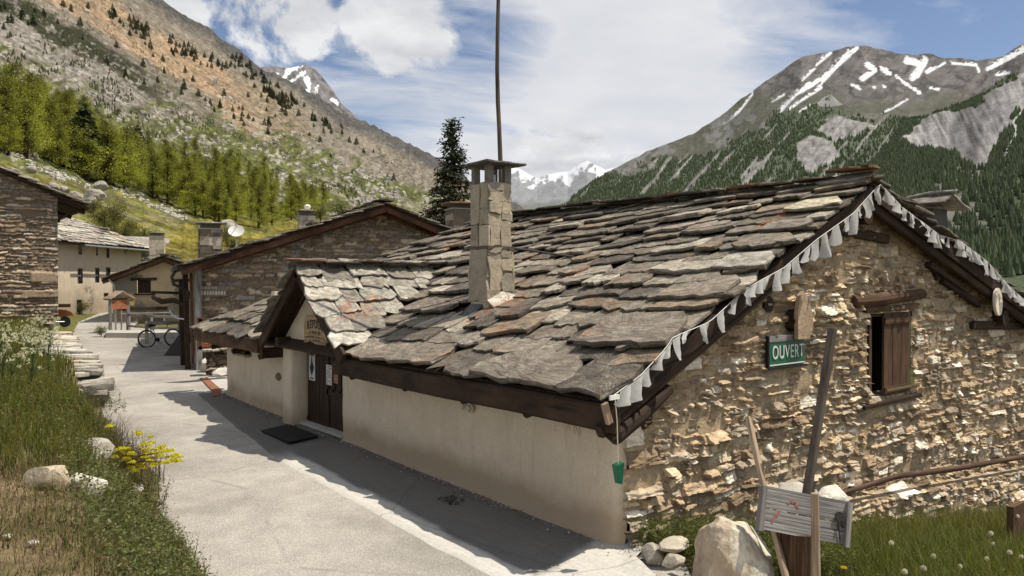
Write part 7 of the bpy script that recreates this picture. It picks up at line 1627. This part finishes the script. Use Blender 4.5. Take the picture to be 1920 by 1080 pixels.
# foreground stones of the bank
for px, py, dd_, s, sd, lab, col in ((178, 868, None, (.55, .34, .26), 51, 'long grey stone on the bank beneath the yellow flowers', (.42, .38, .32)), (92, 914, None, (.33, .25, .18), 52, 'ochre flat-faced stone at the edge of the tall grass', (.47, .39, .28)), (163, 936, None, (.24, .2, .22), 53, 'small white stone below the long grey stone', (.66, .62, .52)), (245, 925, None, (.40, .26, .09), 54, 'thin pale slab above the dark gap on the bank edge', (.56, .52, .45)), (232, 955, None, (.34, .24, .10), 55, 'lower pale slab below the dark gap on the bank edge', (.60, .56, .48)), (62, 1022, None, (.06, .05, .03), 56, 'little white pebble in the dry grass', (.7, .68, .62)), (14, 1010, None, (.05, .045, .03), 57, 'tiny pale pebble near the left edge in the dry grass', (.66, .62, .55))):
    q = on_ground(px, py); s = tuple(v*1.22 for v in s); put_rock('rock', q+np.array((0, 0, s[2]*.42)), s, sd, lab, col=col, rz=.6+sd, cuts=11)
# cow parsley
def umbel_proto(seed):
    rr = np.random.default_rng(seed); rnd = random.Random(seed); st = MB(); fl = []; st.tube([(0, 0, 0), (.02, .01, .35), (.0, .03, .62)], [.006, .005, .003], 5, col=(.10, .13, .04))
    for k in range(15):
        a = rnd.uniform(0, 6.28); e = np.array((cos(a)*rnd.uniform(.03, .24), sin(a)*rnd.uniform(.03, .24), rnd.uniform(.55, .90))); b = np.array((0, .02, rnd.uniform(.35, .6))); st.tube([b, (b+e)/2+np.array((0, 0, .02)), e], [.004, .003, .002], 4, col=(.11, .14, .05)); R_ = rnd.uniform(.018, .042)
        for _ in range(30): r = R_*sqrt(rnd.random()); t = rnd.uniform(0, 6.28); fl.append(e+np.array((cos(t)*r, sin(t)*r, .012-.25*r+rnd.gauss(0, .012))))
    C = np.array(fl); n = len(C); d = rr.normal(size=(n, 3)); d[:, 2] *= .3; V, Cc = leafcards(rr, C, rr.uniform(.010, .020, n), d, .85, np.array((.72, .72, .58))*rr.uniform(.8, 1.1, (n, 1)))
    return cards_mesh('flower_head', V, Cc, M['leaf']), raw_mesh('stem', np.concatenate(st.V), st.N, st.L, M['leaf'], attrs={'Col': np.concatenate(st.C)})
UMB = [umbel_proto(k) for k in (1, 2, 3)]; rnd = random.Random(15)
cp = [(rnd.uniform(-20, 75), rnd.uniform(655, 720)) for _ in range(13)]+[(rnd.uniform(50, 118), rnd.uniform(675, 710)) for _ in range(5)]+[(rnd.uniform(-10, 90), rnd.uniform(730, 790)) for _ in range(4)]
for i, (px, py) in enumerate(cp):
    q = on_ground(px, py); o = bpy.data.objects.new('cow_parsley', None); link(o); o.location = [float(v) for v in q]; o.rotation_euler = (0, 0, rnd.uniform(0, 6)); s = rnd.uniform(.9, 1.35)*(1 if i < 31 else .75); o.scale = (s, s, s)
    tag(o, 'white-flowered cow parsley rising from the tall grass on the left bank', 'wild flower', 'cow parsley on the left bank')
    for nm, me in zip(('flower_head', 'stem'), UMB[i % 3]): link(bpy.data.objects.new(nm, me), o)
# yellow spurge leaning over the lane
def spurge():
    rr = np.random.default_rng(9); rnd = random.Random(9); b0 = on_ground(205, 880); o = empty('yellow_flower', b0, 'clump of yellow flowers leaning from the bank over the lane', 'wild flower'); st = MB(); fl = []; lf = []
    tg = [(222, 846), (232, 850), (215, 858), (247, 852), (262, 815), (283, 820), (258, 812), (286, 832), (280, 842), (305, 838), (312, 846), (330, 855), (338, 858), (325, 864), (310, 868), (296, 870), (284, 862), (272, 858), (262, 872), (268, 878), (258, 868), (300, 856), (318, 858), (292, 850), (276, 850), (248, 868), (240, 842), (202, 832), (190, 826), (270, 845), (322, 846), (334, 866), (288, 874), (205, 800), (208, 848), (245, 878), (252, 884), (238, 862), (306, 848), (314, 868), (298, 842), (270, 834), (228, 842), (280, 866)]
    db = np.dot(b0-CAM, FW)
    for px, py in tg:
        e = at(px, py, db+rnd.uniform(-.35, .35)); b = b0+np.array((rnd.uniform(-.1, .2), rnd.uniform(-.1, .1), .0)); m = (b+e)/2+np.array((0, 0, .06)); st.tube([b, m, e], [.004, .0035, .002], 4, col=(.16, .10, .05))
        for _ in range(8): f = rnd.uniform(.45, .95); lf.append(b*(1-f)+e*f+np.array([rnd.gauss(0, .012) for _ in range(3)]))
        R_ = rnd.uniform(.045, .068)
        for _ in range(80): v = rr.normal(size=3); v /= np.linalg.norm(v); v[2] = abs(v[2])*.7; fl.append(e+v*R_*rnd.uniform(.5, 1))
    C = np.array(fl); n = len(C); V, Cc = leafcards(rr, C, rr.uniform(.018, .034, n), rr.normal(size=(n, 3)), .8, np.array((.66, .63, .022))*rr.uniform(.75, 1.15, (n, 1))); obj('flower_heads', cards_mesh('flower_heads', V, Cc, M['leaf']), o)
    C = np.array(lf); n = len(C); V, Cc = leafcards(rr, C, rr.uniform(.02, .04, n), rr.normal(size=(n, 3)), .4, pal(rr, n, [(.13, .12, .04), (.10, .10, .04), (.17, .10, .05)])); obj('leaves', cards_mesh('leaves', V, Cc, M['leaf']), o)
    me = raw_mesh('stems', np.concatenate(st.V), st.N, st.L, M['leaf'], attrs={'Col': np.concatenate(st.C)}); obj('stems', me, o)
spurge()
# dandelion clocks in the right-hand grass
rnd = random.Random(3); rr = np.random.default_rng(3); fl = rr.normal(size=(160, 3)); fl /= np.linalg.norm(fl, axis=1, keepdims=True); V, Cc = leafcards(rr, fl*.027, np.full(160, .020), rr.normal(size=(160, 3)), .5, np.full((160, 3), .70)); CLK = cards_mesh('seed_head', V, Cc, M['leaf'])
mb = MB(); mb.tube([(0, 0, -.5), (.01, 0, -.2), (0, 0, 0)], [.004, .0035, .003], 5, col=(.12, .13, .05)); STM = raw_mesh('stem', np.concatenate(mb.V), mb.N, mb.L, M['leaf'], attrs={'Col': np.concatenate(mb.C)})
for i, (px, py, d) in enumerate(((1671, 1018, 9.2), (1750, 1043, 9.6), (1850, 1048, 10), (1696, 1072, 8.6), (1893, 1036, 10.4), (1915, 1044, 10.3), (1862, 1020, 11.2), (1858, 1000, 11.8), (1908, 968, 12.4), (1800, 1062, 9.4), (1731, 1066, 9.0))):
    o = bpy.data.objects.new('dandelion', None); link(o); o.location = [float(v) for v in at(px, py, d)]; s = rnd.uniform(.85, 1.2); o.scale = (s, s, s); tag(o, 'white dandelion clock in the grass below the gable', 'dandelion', 'dandelion clocks in the grass below the gable')
    for nm, me in (('seed_head', CLK), ('stem', STM)): link(bpy.data.objects.new(nm, me), o)
o = bpy.data.objects.new('dandelion', None); link(o); o.location = [float(v) for v in at(1582, 1064, 8.3)]; tag(o, 'yellow dandelion flower beside the pale stake', 'dandelion')
C = fl*np.array((.03, .03, .010)); V, Cc = leafcards(rr, C, np.full(160, .022), rr.normal(size=(160, 3))*np.array((1, 1, .2)), .5, np.tile((.62, .52, .01), (160, 1))); link(bpy.data.objects.new('flower_head', cards_mesh('flower_head', V, Cc, M['leaf'])), o); link(bpy.data.objects.new('stem', STM), o)
